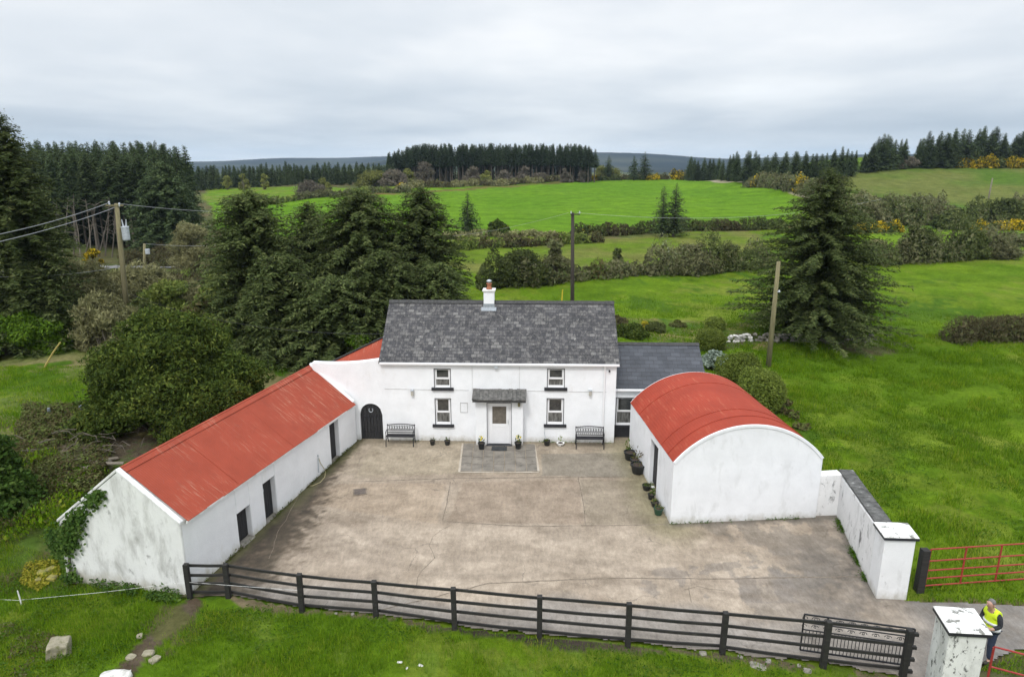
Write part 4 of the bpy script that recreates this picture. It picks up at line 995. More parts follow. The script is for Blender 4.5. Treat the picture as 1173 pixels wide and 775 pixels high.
for i, (a_, b_, zb_, zt_) in enumerate(ops):
    q = MB(); n = 6; y0 = .20
    lo_ = zb_ + (.08 if i == 0 else .05)
    for k in range(n): q.b2((a_ + (b_ - a_) * k / n + .004, y0, lo_), (a_ + (b_ - a_) * (k + 1) / n - .004, y0 + .035, zt_ - .02 - .004 * (k % 2)))
    q.b2((a_ + .05, y0 + .036, lo_ + .2), (b_ - .05, y0 + .06, lo_ + .32)); q.b2((a_ + .05, y0 + .036, zt_ - .4), (b_ - .05, y0 + .06, zt_ - .28))
    d_ = q.build('door', M['door_black'], shed)
    if i == 1:
        q = MB(); cx_, cz_ = a_ + .18, zt_ - .35; q.tube([(cx_ + .07 * math.sin(t), y0 - .012, cz_ + .08 * math.cos(t)) for t in [math.pi * (.25 + 1.5 * j / 10) for j in range(11)]], .012, 5); q.build('horseshoe', M['galv'], d_)
    else:
        q = MB(); q.b2((a_ + .08, y0 - .02, (lo_ + zt_) / 2), (a_ + .14, y0 - .001, (lo_ + zt_) / 2 + .12)); q.build('latch', M['iron'], d_)
    q = MB(); q.b2((a_ + .01, -.10 if i == 0 else -.02, zb_ - .1), (b_ - .01, y0, zb_ + (.07 if i == 0 else .04))); q.build('doorstep', M['stone'], shed, bevel=.02)
# hose on the shed wall
hz = FS.hit(363, 528)
FSW = lambda u, v, d: (lambda r: FS.W(r[0], d, r[1]))(FS.hit(u, v, d))
hp = thing('hose_pipe', 'thin yellowish hose looped against the shed wall beside the furthest doorway', 'hose', FS.W(hz[0], 0, FSg(hz[0])))
q = MB(); pts = [FSW(365, 524, -.03), FSW(367, 530, -.04), FSW(371, 536, -.05), FSW(373, 540, -.08)]; pts += [gp(372, 546, .03), gp(367, 552, .03), gp(358, 556, .03), gp(350, 556, .03), gp(344, 561, .03)]
q.tube(pts, .014, 6); q.build('hose', plain('hose_rubber', (.42, .36, .20), .6), hp, world=True)
q = MB(); q.bar(FSW(364.5, 524, -.03), FSW(365, 541, -.03), .03); q.lathe([(.025, 0), (.03, .06), (.012, .1)], FSW(364.5, 523, -.04), 8); q.build('standpipe', M['galv'], hp, world=True)

# ---- barrel-roofed barn
bf0 = gp(767.5, 600); bf1 = gp(934.5, 592.6); FB = Frame(bf0, bf1); BW = FB.L; BL = 6.0
zs0 = zat(bf0.x, bf0.y, 530.5) - bf0.z; zs1 = zat(bf1.x, bf1.y, 524) - bf0.z; zs = (zs0 + zs1) / 2
mm = FB.W(BW / 2, 0, 0); zcr = zat(mm.x, mm.y, 487) - bf0.z; rise = zcr - zs
Rb = (BW * BW / 4 + rise * rise) / (2 * rise); th0 = math.asin(BW / 2 / Rb)
barn = thing('barn', 'white barn with curved bright red tin roof on the right of the yard', 'barn', bf0, FB.rz)
def arc(t, dr=0.0):
    a = -th0 + 2 * th0 * t; return (BW / 2 + (Rb + dr) * math.sin(a), zs - (Rb - rise) + (Rb + dr) * math.cos(a))
NA = 28
for d0, d1, nm in ((0, .3, 'gable_wall'), (BL - .3, BL, 'gable_wall')):
    q = MB(); q.prism([(0, -.6)] + [(BW, -.6)] + [arc(1 - i / NA) for i in range(NA + 1)], d0, d1, 1); q.build(nm, M['barn_white'], barn, bevel=.02)
# left side wall with the tall door opening: along d
dA = None
q = MB()
def bhit(u, v):
    """pixel ray onto the plane of the left wall: returns (d, z)"""
    r = ray(u, v); nx, ny = FB.c, FB.s; t = (FB.O.x * nx + FB.O.y * ny) / (r.x * nx + r.y * ny); p = r * t
    return -(p.x - FB.O.x) * FB.s + (p.y - FB.O.y) * FB.c, H + r.z * t - FB.O.z
o0 = bhit(748.3, 545)[0]; o1 = bhit(743.3, 543)[0]; otop = bhit(746, 502)[1]
o0, o1 = min(o0, o1), max(o0, o1) ; print('barn door', o0, o1, otop, zs)
if o1 - o0 < .7: o0 = o1 - 1.0
for a_, b_, z0 in ((.3, o0, -.6), (o1, BL - .3, -.6)): q.b2((0, a_, z0), (.3, b_, zs - .02))
q.b2((0, o0, min(otop, zs - .15)), (.3, o1, zs - .02)); q.build('side_wall', M['barn_white'], barn, bevel=.01); q = MB(); q.b2((BW - .3, .3, -.6), (BW, BL - .3, zs - .02)); q.build('side_wall', M['barn_white'], barn, bevel=.01)
q = MB(); n = 5
for k in range(n): q.b2((.16, o0 + (o1 - o0) * k / n + .004, .25), (.2, o0 + (o1 - o0) * (k + 1) / n - .004, min(otop, zs - .15)))
q.build('door', M['door_black'], barn)
V = []; Fc = []; UV = []
NX = 40; secs = [(.03, 1.55), (1.5, 3.1), (3.05, 4.6), (4.55, BL - .03)]
for si, (a_, b_) in enumerate(secs):
    k0 = len(V); lift = .02 + .016 * (si % 2)
    for d in (a_, b_):
        for i in range(NX + 1): p = arc(i / NX, lift); V.append((p[0], d, p[1]))
    for d in (a_, b_):
        for i in range(NX + 1): p = arc(i / NX, lift - .012); V.append((p[0], d, p[1]))
    n1_ = NX + 1
    for i in range(NX):
        Fc.append((k0 + i, k0 + n1_ + i, k0 + n1_ + i + 1, k0 + i + 1)); Fc.append((k0 + 2 * n1_ + i, k0 + 2 * n1_ + i + 1, k0 + 3 * n1_ + i + 1, k0 + 3 * n1_ + i))
        Fc.append((k0 + i, k0 + i + 1, k0 + 2 * n1_ + i + 1, k0 + 2 * n1_ + i)); Fc.append((k0 + n1_ + i + 1, k0 + n1_ + i, k0 + 3 * n1_ + i, k0 + 3 * n1_ + i + 1))
rfb = raw_mesh('roof', V, Fc, M['tin_barn'], barn)
for d0, d1 in ((-.03, .045), (BL - .10, BL + .03)):
    q = MB(); q.prism([arc(i / NA, .03) for i in range(NA + 1)] + [arc(1 - i / NA, -.08) for i in range(NA + 1)], d0, d1, 1); q.build('coping', M['barn_white'], barn, bevel=.015)
# faint fixing wire over the roof
q = MB(); q.tube([(arc(t, .03)[0], .7 + .5 * (1 - math.sin(t * math.pi)) * 0 + .25 * t, arc(t, .045)[1]) for t in [i / 16 for i in range(17)]], .012, 4); q.build('strap', M['tin_barn'], rfb)

# ---- boundary wall with piers
w0 = Vector((bf1.x + .02, bf1.y + .1, 0)); w1 = gp(958, 590); w2 = Vector((10.86, 18.3, 0))
zw1 = zat(w1.x, w1.y, 543.5); zw2 = zat(10.86, 18.35, 600)
bw = thing('boundary_wall', 'white stained wall with dark lichened coping between the barn and the gate pier', 'wall', (w1.x, w1.y, 0))
TK = .46
def wallrun(name, a, b, ha, hb, tk, mat, par, n=6, lo=-.4, wob=.0, seed=0):
    q = MB(); d = (b - a); d.z = 0; nn_ = Vector((-d.y, d.x, 0)).normalized() * tk; rr = random.Random(seed); k0 = 0; vs = []
    for i in range(n + 1):
        p = a.lerp(b, i / n); h = ha + (hb - ha) * i / n + rr.uniform(-wob, wob)
        vs += [(p.x, p.y, lo), (p.x, p.y, h), (p.x + nn_.x, p.y + nn_.y, h + rr.uniform(-wob, wob)), (p.x + nn_.x, p.y + nn_.y, lo)]
    fs = [(0, 1, 2, 3), (4 * n + 3, 4 * n + 2, 4 * n + 1, 4 * n)]
    for i in range(n):
        for j in range(4): fs.append((4 * i + j, 4 * i + (j + 1) % 4, 4 * i + 4 + (j + 1) % 4, 4 * i + 4 + j))
    q.add(vs, fs); return q.build(name, mat, par, world=True, bevel=.02)
wallrun('return_wall', w0, w1 + Vector((.05, 0, 0)), zw1 - .02, zw1, .42, M['wall_white'], bw, 3, wob=.01)
wallrun('long_wall', w1, w2, zw1 - .06, zw2 - .06, TK, M['wall_white'], bw, 10, wob=.012, seed=4)
wallrun('coping', w1 + Vector((.02, .42, 0)), w2, zw1 + .03, zw2 + .03, TK + .03, M['coping'], bw, 12, lo=min(zw1, zw2) - .03, wob=.012, seed=5) if False else None
# coping follows the top, so it is built as its own sloped slab
q = MB(); rr = random.Random(6); n = 11; d = (w2 - w1); d.z = 0; nn_ = Vector((-d.y, d.x, 0)).normalized()
for i in range(n):
    a_ = (w1 + Vector((.05, .40, 0))).lerp(w2, i / n); b_ = (w1 + Vector((.05, .40, 0))).lerp(w2, (i + .985) / n); za_ = zw1 + (zw2 - zw1) * i / n - .05; zb_ = zw1 + (zw2 - zw1) * (i + 1) / n - .05; j = rr.uniform(0, .015)
    vs = [(p.x + nn_.x * o_, p.y + nn_.y * o_, z + h + j) for p, z in ((a_, za_), (b_, zb_)) for o_, h in ((.03, 0), (.03, .07), (TK + .04, .09), (TK + .04, 0))]
    q.add(vs, [(0, 1, 2, 3), (7, 6, 5, 4), (0, 4, 5, 1), (1, 5, 6, 2), (2, 6, 7, 3), (3, 7, 4, 0)])
q.build('coping', M['coping'], bw, world=True, bevel=.01)

def pier(name, label, cs, h, mat, capmat=None, dome=.06, bandh=.085):
    """pier from its four ground corners (ccw from front left)"""
    c = sum((Vector((p[0], p[1], 0)) for p in cs), Vector()) / 4; t = thing(name, label, 'gate pier', (c.x, c.y, 0))
    q = MB(); q.prism([(p[0] - c.x, p[1] - c.y) for p in cs], -.4, h - bandh, 2); q.build('shaft', mat, t, bevel=.02)
    e = [( (p[0] - c.x), (p[1] - c.y)) for p in cs]; o = [(x + math.copysign(.06, x), y + math.copysign(.06, y)) for x, y in e]
    q = MB(); q.prism(o, h - bandh, h, 2); q.build('band', M['black_paint'], t, bevel=.005)
    q = MB(); vs = [(x, y, h + .001) for x, y in o] + [(x * .96, y * .96, h + .03) for x, y in o] + [(0, 0, h + dome)]
    q.add(vs, [(0, 1, 5, 4), (1, 2, 6, 5), (2, 3, 7, 6), (3, 0, 4, 7), (4, 5, 8), (5, 6, 8), (6, 7, 8), (7, 4, 8)]); q.build('cap', M['cap_white'], t)
    return t
pier1 = pier('gate_pier', 'white square gate pier with flat white cap at the end of the boundary wall', [(10.74, 17.56), (11.6, 17.5), (11.74, 18.24), (10.86, 18.3)], 2.05, M['pier_white'])
pier2 = pier('gate_pier', 'flaking black and white gate pier nearest the camera beside the dark fence end', [(9.93, 13.3), (10.74, 13.22), (10.93, 14.02), (10.12, 14.12)], 2.2, M['pier_rough'])

# ---- dark post and rail fence
posts = [(222, 683, 648), (262, 684, 650.5), (346, 700, 658), (431, 706, 666), (521, 720, 674), (618, 730, 683), (719, 740, 691.5), (827, 748, 702), (943, 763, 712), (1055, 772, 722)]
PP = [gp(u, v) for u, v, _ in posts]; PP[-1] = Vector((9.78, 14.42, 0)); PP[0] = Vector((A_SH.x + .05, A_SH.y - .12, 0)); PP[8] = Vector((7.93, 14.75, 0))
PH = [zat(p.x, p.y, posts[i][2]) for i, p in enumerate(PP)]; print('posts', [round(h, 2) for h in PH], [(round(p.x, 2), round(p.y, 2)) for p in PP])
PH = [max(1.1, min(1.4, h)) for h in PH]
fence = thing('rail_fence', 'dark timber fence of four rails along the front edge of the yard', 'fence', (PP[5].x, PP[5].y, 0))
rr = random.Random(12)
for i, p in enumerate(PP):
    q = MB(); lean = rr.uniform(-.02, .02); q.bar((p.x, p.y, -.4), (p.x + lean, p.y, PH[i] + .03), .14, .14, up=(0, 1, 0)); q.build('post', M['fence_black'], fence, world=True, bevel=.012)
for i in range(len(PP) - 1):
    a_, b_ = PP[i], PP[i + 1]; d_ = Vector((b_.x - a_.x, b_.y - a_.y, 0)).normalized(); nn_ = Vector((-d_.y, d_.x, 0))
    for k in range(4):
        f = (.12, .38, .64, .92)[k]
        za, zb_ = PH[i] * f + rr.uniform(-.015, .015), PH[i + 1] * f + rr.uniform(-.015, .015)
        A3 = Vector((a_.x, a_.y, za)) + nn_ * .10 - d_ * .03; B3 = Vector((b_.x, b_.y, zb_)) + nn_ * .10 + d_ * .03
        q = MB(); md = (A3 + B3) / 2 + Vector((0, 0, rr.uniform(-.02, .005)))
        off = d_ * .002; q.bar(A3 + d_ * .02, md, .04, .078); q.bar(md, B3 - d_ * .02, .04, .078); q.build('rail', M['fence_black'], fence, world=True)
# little bit of broken end at the pier: rail stubs
for k in range(4):
    q = MB(); z = PH[-1] * (.12, .38, .64, .92)[k]; q.bar((9.86, 14.44, z), (10.0, 14.42, z), .08, .08); q.build('rail', M['fence_black'], fence, world=True)

# ---- ornate iron gate standing open along the fence, inside
ga0 = gp(917, 748); ga1 = Vector((10.1, 14.72, 0)); ga0 = Vector((ga0.x, 15.35, 0)); u0_ = pxy(ga0.x, ga0.y, 0)[0]
x_ = (918 - CX) / F * (15.35 * CT + (H - .6) * ST); ga0 = Vector((x_, 15.3, 0))
FG = Frame(Vector((ga0.x, ga0.y, .08)), Vector((ga1.x, ga1.y, .08))); GLn = FG.L; GH = zat(ga0.x, ga0.y, 703) - .08; print('iron gate', GLn, GH)
ig = thing('iron_gate', 'black wrought iron driveway gate with scrolls folded open behind the fence', 'gate', FG.O, FG.rz)
q = MB(); w = .035
q.bar((0, 0, 0), (0, 0, GH), w); q.bar((GLn, 0, 0), (GLn, 0, GH), w); q.bar((0, 0, GH), (GLn, 0, GH), w); q.bar((0, 0, 0), (GLn, 0, 0), w); q.bar((0, 0, GH * .78), (GLn, 0, GH * .78), w * .7); q.bar((0, 0, GH * .58), (GLn, 0, GH * .58), w * .7); q.bar((GLn * .22, 0, 0), (GLn * .22, 0, GH), w)
q.build('gate_frame', M['iron'], ig)
q = MB(); n = 30
for k in range(1, n): q.bar((GLn * k / n, 0, 0), (GLn * k / n, 0, GH * .58), .014)
q.build('bars', M['iron'], ig)
q = MB()
for k in range(9):
    cx_ = GLn * (k + .5) / 9
    for sg in (-1, 1):
        for zc_, r0 in ((GH * .89, .085), (GH * .68, .07)):
            q = MB(); pts = [(cx_ + sg * (.13 - r0 * (1 - t / 9) * math.cos(t * .8)), 0, zc_ + r0 * (1 - t / 9) * math.sin(t * .8)) for t in range(8)]; q.tube(pts, .009, 4); q.build('scroll', M['iron'], ig)

# ---- red tubular field gates
def field_gate(label, a, b, h, lo_, npost, nrail=5, hang=None, rad=.022):
    FR = Frame(Vector((a.x, a.y, lo_)), Vector((b.x, b.y, lo_))); L = FR.L; sl = (b.z - a.z)
    t = thing('field_gate', label, 'gate', FR.O, FR.rz); z1 = lambda s, z: z + sl * s / L
    q = MB(); q.tube([(0, 0, 0), (0, 0, h)], rad * 1.2, 8); q.tube([(L, 0, z1(L, 0)), (L, 0, z1(L, h))], rad * 1.2, 8)
    for k in range(1, npost): q.bar((L * k / npost, 0, z1(L * k / npost, 0)), (L * k / npost, 0, z1(L * k / npost, h)), .05, .02)
    q.build('upright', M['red_gate'], t)
    for k in range(nrail):
        z = h * (0, .2, .42, .68, 1)[k] if nrail == 5 else h * k / (nrail - 1)
        q = MB(); q.tube([(0, 0, z + .02), (L, 0, z1(L, z + .02))], rad, 8); q.build('rail', M['red_gate'], t)
    return t
rp = gp(1052, 677); bp = thing('gate_post', 'black square timber post hanging the red field gate beside the white pier', 'post', (rp.x, rp.y, rp.z))
q = MB(); q.b2((-.11, -.11, -.4), (.11, .11, 1.42)); q.build('post', M['fence_black'], bp, bevel=.015)
q = MB(); q.b2((.11, -.03, .25), (.17, .03, .29)); q.b2((.11, -.03, 1.1), (.17, .03, 1.14)); q.build('hinge', M['iron'], bp)
g0 = Vector((rp.x + .17, rp.y + .02, 0)); g1 = gp(1218, 660); print('field gate', g0, g1)
hg = zat(g0.x, g0.y, 629.5); lg = zat(g0.x, g0.y, 671)
g1.z = zat(g1.x, g1.y, 619.5) - hg; g0.z = 0
field_gate('red tubular gate into the right hand field beside the black post', g0, g1, hg - lg, lg, 4)
gq0 = Vector((10.98, 13.28, 0)); 
a0 = zat(gq0.x, gq0.y, 741); gq1 = Vector((12.5, 12.9, 0)); gq1.z = zat(gq1.x, gq1.y, 764) - a0
print('gate2', pxy(gq0.x, gq0.y, a0), pxy(gq1.x, gq1.y, a0 + gq1.z), a0, gq1.z)
gq1.z = max(-.25, min(.1, gq1.z))
field_gate('red tubular gate in the bottom corner hung on the flaking pier', gq0, gq1, a0 - .12, .12, 2)

# ---- benches
def bench(label, u0, u1, vb):
    s0, _ = FH.hit(u0, vb, -.38); s1, _ = FH.hit(u1, vb, -.38); L = s1 - s0; p = FH.W(s0, -.42, 0); z = G(p.x, p.y) + .02
    t = thing('garden_bench', label, 'bench', (p.x, p.y, z), FH.rz, None)
    for x in (0.02, L - .02):
        q = MB(); 
        q.tube([(x, -.28, 0), (x, -.24, .22), (x, -.22, .43), (x, -.22, .62), (x, -.16, .66), (x, .10, .64)], .022, 6)
        q.tube([(x, .26, 0), (x, .16, .22), (x, .12, .43), (x, .19, .86)], .022, 6); q.tube([(x, -.24, .22), (x, -.02, .30), (x, .16, .22)], .014, 6); q.tube([(x, -.22, .42), (x, .12, .42)], .018, 6)
        q.build('end_frame', M['iron'], t)
    q = MB()
    for k in range(6): q.b2((.03, -.24 + k * .062, .425), (L - .03, -.24 + k * .062 + .042, .445))
    q.build('seat', M['iron'], t)
    q = MB(); yb = lambda z: .12 + (z - .43) * .16
    q.bar((0, yb(.50), .50), (L, yb(.50), .50), .03); q.bar((.03, yb(.60), .60), (L - .03, yb(.60), .60), .02)
    q.tube([(L * i / 12, yb(.84), .82 + .05 * math.sin(math.pi * i / 12)) for i in range(13)], .02, 6)
    for k in range(11):
        cx_ = L * (k + .5) / 11; zc = .715
        q.tube([(cx_ + .052 * math.cos(t * math.pi / 5), yb(zc), zc + .085 * math.sin(t * math.pi / 5)) for t in range(11)], .010, 4)
        q.bar((cx_ + .05, yb(.6), .60), (cx_ - .05 + .1, yb(.84), .84), .01)
    for k in range(14): q.bar((L * (k + .5) / 14, yb(.5), .50), (L * (k + .5) / 14, yb(.6), .60), .012)
    q.build('backrest', M['iron'], t)
bench('black cast iron bench against the wall between the arched gate and a window', 443.5, 475.5, 509)
bench('black cast iron bench against the wall at the right end of the farmhouse', 659, 691.5, 508)

# ---- pots
def pot(label, u, v, r, h, mat, leafmat, lh, seed, lsz=.05, flowers=None, vert=.6, name='flower_pot', n=170, dark=False):
    p = gp(u, v, .02); t = thing(name, label, 'plant pot', p)
    q = MB(); q.lathe([(r * .72, 0), (r * .95, h * .86), (r * 1.05, h * .86), (r * 1.05, h), (r * .92, h), (r * .9, h * .9)], (0, 0, 0), 18); q.build('pot', mat, t, smooth=False)
    q = MB(); q.lathe([(r * .9, h * .88), (r * .3, h * .93)], (0, 0, 0), 14); q.build('soil', M['soil'], t)
    rg = np.random.default_rng(seed)
    if lh:
        P, U, W = blob_leaves([((0, 0, h + lh * .45), (r * 1.05, r * 1.05, lh * .55))], n / (r * lh * 4 + .01) * .05, lsz, rg, vert=vert, thin=.35, zmin=h * .9, shell=.3)
        cards('foliage', P, U, W, leafmat, t, rg=rg)
        if flowers:
            P, U, W = blob_leaves([((0, 0, h + lh * .75), (r * 1.05, r * 1.05, lh * .35))], n / (r * lh * 4 + .01) * .08, .035, rg, vert=0, thin=.9, zmin=h)
            cards('flowers', P, U, W, flowers, t, rg=rg)
pot('small dark pot with low greenery under the window, left one of the pair', 495.5, 509, .12, .2, M['terr_pot'], M['potleaf'], .12, 1)
pot('small dark pot with low greenery under the window, right one of the pair', 512.5, 509, .13, .2, M['terr_pot'], M['potleaf'], .14, 2)
pot('black pot of yellow daffodils on the left of the front door', 551.5, 514, .15, .3, M['terr_pot'], M['potleaf'], .28, 3, .07, M['petal'])
pot('black pot of yellow daffodils on the right of the front door', 593.5, 513.5, .15, .3, M['terr_pot'], M['potleaf'], .28, 4, .07, M['petal'])
pot('dark brown pot beneath the right hand ground floor window', 626.5, 509.5, .15, .22, M['terr_pot'], M['potleaf'], .05, 5)
pot('shallow white bowl with a small pointed shrub beside the bench', 642, 509.5, .17, .12, M['cap_white'], M['scrub_green'], .32, 6, name='plant_bowl')
pot('large black pot with tall straggly plant, furthest along the barn wall', 721.5, 525.5, .26, .34, M['terr_pot'], M['potleaf'], .62, 7, .07, n=300)
pot('black pot hidden between the two straggly potted plants by the barn', 727, 533, .2, .3, M['terr_pot'], M['bramble'], .35, 9, .06)
pot('large black tub with reddish twiggy plant near the barn doorway', 730.5, 541, .3, .38, M['terr_pot'], M['bramble'], .75, 8, .07, n=380)
pot('low black pot standing just in front of the barn doorway', 740.5, 560.5, .17, .2, M['terr_pot'], M['potleaf'], .05, 10)
pot('small black pot with sprig, middle of the row by the barn wall', 745.8, 571, .13, .2, M['terr_pot'], M['potleaf'], .12, 11)
pot('small black pot just behind the green pot at the barn corner', 750, 579.5, .15, .18, M['terr_pot'], M['potleaf'], .10, 12)
pot('dark green pot of soil, nearest the front corner of the barn', 754, 588.5, .17, .24, M['green_pot'], M['bramble'], .08, 13)
# saucer-like white thing by the barn pots
p = gp(746, 558, .02); q = MB(); q.b2((-.12, -.08, 0), (.12, .08, .05)); o = q.build('paper_scrap', M['cap_white'], bevel=.02); o.location = p; tag(o, 'small white scrap on the ground next to the low black pot', 'scrap')
# mat
a_ = FH.hit(572, 512, -.7)[0]; p = FH.W(a_, -.78, 0); q = MB(); q.b2((-.33, -.2, 0), (.33, .2, .02))
o = q.build('door_mat', M['rubber'], bevel=.006); o.location = (p.x, p.y, G(p.x, p.y) + .045); o.rotation_euler = (0, 0, FH.rz); tag(o, 'dark rubber mat on the paving at the front door', 'door mat')
# manhole
p = gp(412.5, 563, .013); t = thing('manhole_cover', 'square rusty metal manhole cover set in the concrete yard', 'manhole cover', p, .25)
q = MB(); q.b2((-.26, -.26, 0), (.26, .26, .012)); q.build('cover_frame', M['joint'], t); q = MB(); q.b2((-.21, -.21, .0125), (.21, .21, .022)); q.build('plate', surf('rusty_iron', [(.3, (.06, .05, .045)), (.7, (.14, .11, .09))], 8, .7, .5), t)

# ---- poles, transformers and wires
def pole(name, label, base, top, r, mat, n=10):
    t = thing(name, label, 'utility pole', base); d = Vector(top) - Vector(base)
    q = MB(); q.tube([Vector((0, 0, -.5)), d * .5, d], [r * 1.15, r, r * .82], n); q.build('shaft', mat, t, smooth=True); return t, d
def over(base, u, v):
    """point above base (may lean a little) that shows at u, v"""
    z = zat(base.x, base.y, v); dd = base.y * CT - (z - H) * ST; return Vector(((u - CX) / F * dd, base.y, z))
pb1 = gy(148, 47); tp1 = over(pb1, 133.5, 233); pL, dL = pole('utility_pole', 'mossy wooden pole carrying a grey transformer in front of the dark wood', pb1, tp1, .17, M['pole_wood'])
def cyl(name, par, base, u, v0, v1, r, y=None, mat=None):
    yb_ = base.y - .02 if y is None else y; b3 = Vector((base.x, yb_, 0)); z1 = zat(base.x, yb_, v0); z0 = zat(base.x, yb_, v1); zz = (z0 + z1) / 2; dd = yb_ * CT - (zz - H) * ST; xx = (u - CX) / F * dd
    q = MB(); q.lathe([(r * .9, z0), (r, z0 + .08), (r, z1 - .12), (r * 1.08, z1 - .1), (r * 1.05, z1 - .02), (r * .5, z1)], (xx, yb_, 0), 18); return q.build(name, mat or M['galv'], par, world=True, smooth=False), Vector((xx, yb_, z1))
tf, ttop = cyl('transformer', pL, pb1, 144, 259, 275, .24, pb1.y - .1)
q = MB()
for dx in (-.1, .1): q.tube([ttop + Vector((dx, 0, -.02)), ttop + Vector((dx * 1.5, 0, .45))], [.055, .03], 8)
q.build('bushing', M['galv'], tf, world=True)
for i, dx in enumerate((-.55, 0.3)):
    q = MB(); p_ = tp1 + Vector((dx * .8, -.1, -.05 + .1 * (i == 0))); q.lathe([(.02, -.15), (.07, -.1), (.05, -.02), (.07, .03), (.04, .1)], p_, 10); q.build('insulator', M['galv'], pL, world=True)
q = MB(); q.bar(tp1 + Vector((-.7, -.1, -.12)), tp1 + Vector((.5, -.1, -.12)), .09); q.build('crossarm', M['pole_wood'], pL, world=True)
def wire(label, a, b, sag, r=.012, name='overhead_wire'):
    a, b = Vector(a), Vector(b); t = [i / 24 for i in range(25)]; q = MB(); q.tube([a.lerp(b, x) - Vector((0, 0, sag * 4 * x * (1 - x))) - a for x in t], r, 5)
    o = q.build(name, M['wire'], org=None); o.location = a; return tag(o, label, 'wire')
def far_pt(u, v, y): 
    r_ = ray(u, v); t = y / r_.y; return r_ * t + Vector((0, 0, H))
wire('upper overhead wire running from the transformer pole off to the left edge', tp1 + Vector((-.5, 0, .05)), far_pt(-120, 288, 30), .35, .02)
wire('lower overhead wire running from the transformer pole off to the left edge', tp1 + Vector((-.1, 0, -.25)), far_pt(-120, 300, 29), .30, .02)
wire('overhead wire from the transformer pole rightwards towards the spruces', tp1 + Vector((.2, 0, -.02)), far_pt(262, 243, 62), .1, .02)
wire('low cable crossing the scrub on the left below the transformer', far_pt(-40, 316, 40), over(pb1, 140, 305), .3, .011)
o = wire('black cable sagging in front of the spruces to the house gable', over(pb1, 147, 336), FH.W(HS0 + .05, HW / 2 - .3, ZE + .6), .8, .014); o.data.materials[0] = M['iron']
pb2 = gy(165.5, 78); tp2 = over(pb2, 165.5, 279); pS, _ = pole('utility_pole', 'short distant wooden pole with small transformer right of the mossy pole', pb2, tp2, .17, M['pole_wood'])
cyl('transformer', pS, pb2, 169, 285, 291, .24, pb2.y - .2)
wire('overhead wire from the short distant pole to the right', tp2, far_pt(250, 281, 85), .15, .018)
pb3 = gy(655.5, 46); tp3 = over(pb3, 656, 243.5); pM, dM = pole('utility_pole', 'dark creosoted pole rising behind the farmhouse ridge', pb3, tp3, .13, M['pole_dark'])
q = MB(); q.bar((-.32, -.14, dM.z - .1), (.32, -.14, dM.z - .1), .07); ca_ = q.build('crossarm', M['pole_dark'], pM)
for dx in (-.28, .28): q = MB(); q.lathe([(.02, 0), (.05, .04), (.03, .09), (.045, .14), (.02, .17)], (dx, -.14, dM.z - .06), 8); q.build('insulator', M['galv'], ca_)
pb4 = gp(880, 421); tp4 = over(pb4, 892, 299.5); pR, dR = pole('utility_pole', 'leaning weathered wooden pole standing in front of the large spruce', pb4, tp4, .14, M['pole_wood'])
q = MB(); f = dR * .72; q.lathe([(.03, 0), (.07, .03), (.05, .12), (.02, .15)], f + Vector((.15, -.12, 0)), 10); q.bar(f + Vector((0, -.1, .05)), f + Vector((.18, -.12, .05)), .03); q.build('insulator', M['galv'], pR)
wire('thin wire from the dark pole over the field towards the leaning pole', tp3 + Vector((.28, -.1, 0)), far_pt(1010, 228, 62), .9, .012)
wire('thin wire from the dark pole over the trees towards the left', tp3 + Vector((-.28, -.1, 0)), far_pt(430, 268, 75), .9, .010)
pb5 = gy(1130, 160); tp5 = over(pb5, 1137, 204); pole('utility_pole', 'pale thin pole leaning on the hillside above the right hand hedge', pb5, tp5, .16, M['bark_pale'])
# yellow marker, stakes
def stick(name, label, cat, u0, v0, u1, v1, r, mat, y=None):
    b_ = gp(u0, v0); tp = over(b_, u1, v1); t_ = b_; q = MB(); q.tube([(0, 0, -.15), (tp - b_) * .6, tp - b_], [r, r, r * .8], 6); o = q.build(name, mat); o.location = t_; return tag(o, label, cat)
M['yellow'] = plain('yellow_marker', (.55, .42, .03), .6)
stick('marker_post', 'slim yellow marker post in the grass behind the farmhouse', 'marker', 643.5, 346.5, 644.5, 331.5, .06, M['yellow'])
stick('cane', 'yellow cane leaning at the edge of the laurel on the left', 'cane', 48.5, 421, 69, 392, .05, plain('cane', (.42, .33, .10), .7))
M['bluegrey'] = plain('grey_plastic', (.22, .26, .30), .6)
for u, v, lb in ((56.5, 479, 'short grey stake in the rough grass, left one of the pair'), (92.5, 476, 'short grey stake beside the heap of earth, right one of the pair')):
    stick('stake', lb, 'stake', u, v, u - .8, v - 12, .07, M['bluegrey'])
stick('stake', 'thin pale stake holding the white string at bottom left', 'stake', 25, 692, 20, 676, .02, M['cap_white'])
e0 = gp(-60, 700); e0.z += .5; e2 = Vector((A_SH.x, A_SH.y - .15, .55)); em = over(gp(25, 692), 20.5, 687)
q = MB(); q.tube([e0, em, em.lerp(e2, .5) - Vector((0, 0, .04)), e2], .0045, 4); o = q.build('string', M['cap_white'], org=e0); tag(o, 'white string stretched over the grass from the stake to the shed corner', 'string')
wm = thing('fence_wire', 'slack wire tied to the first two fence posts', 'wire', e2); q = MB(); q.tube([e2, Vector((PP[2].x, PP[2].y + .12, .6))], .005, 4); q.build('strand', M['cap_white'], wm, world=True)

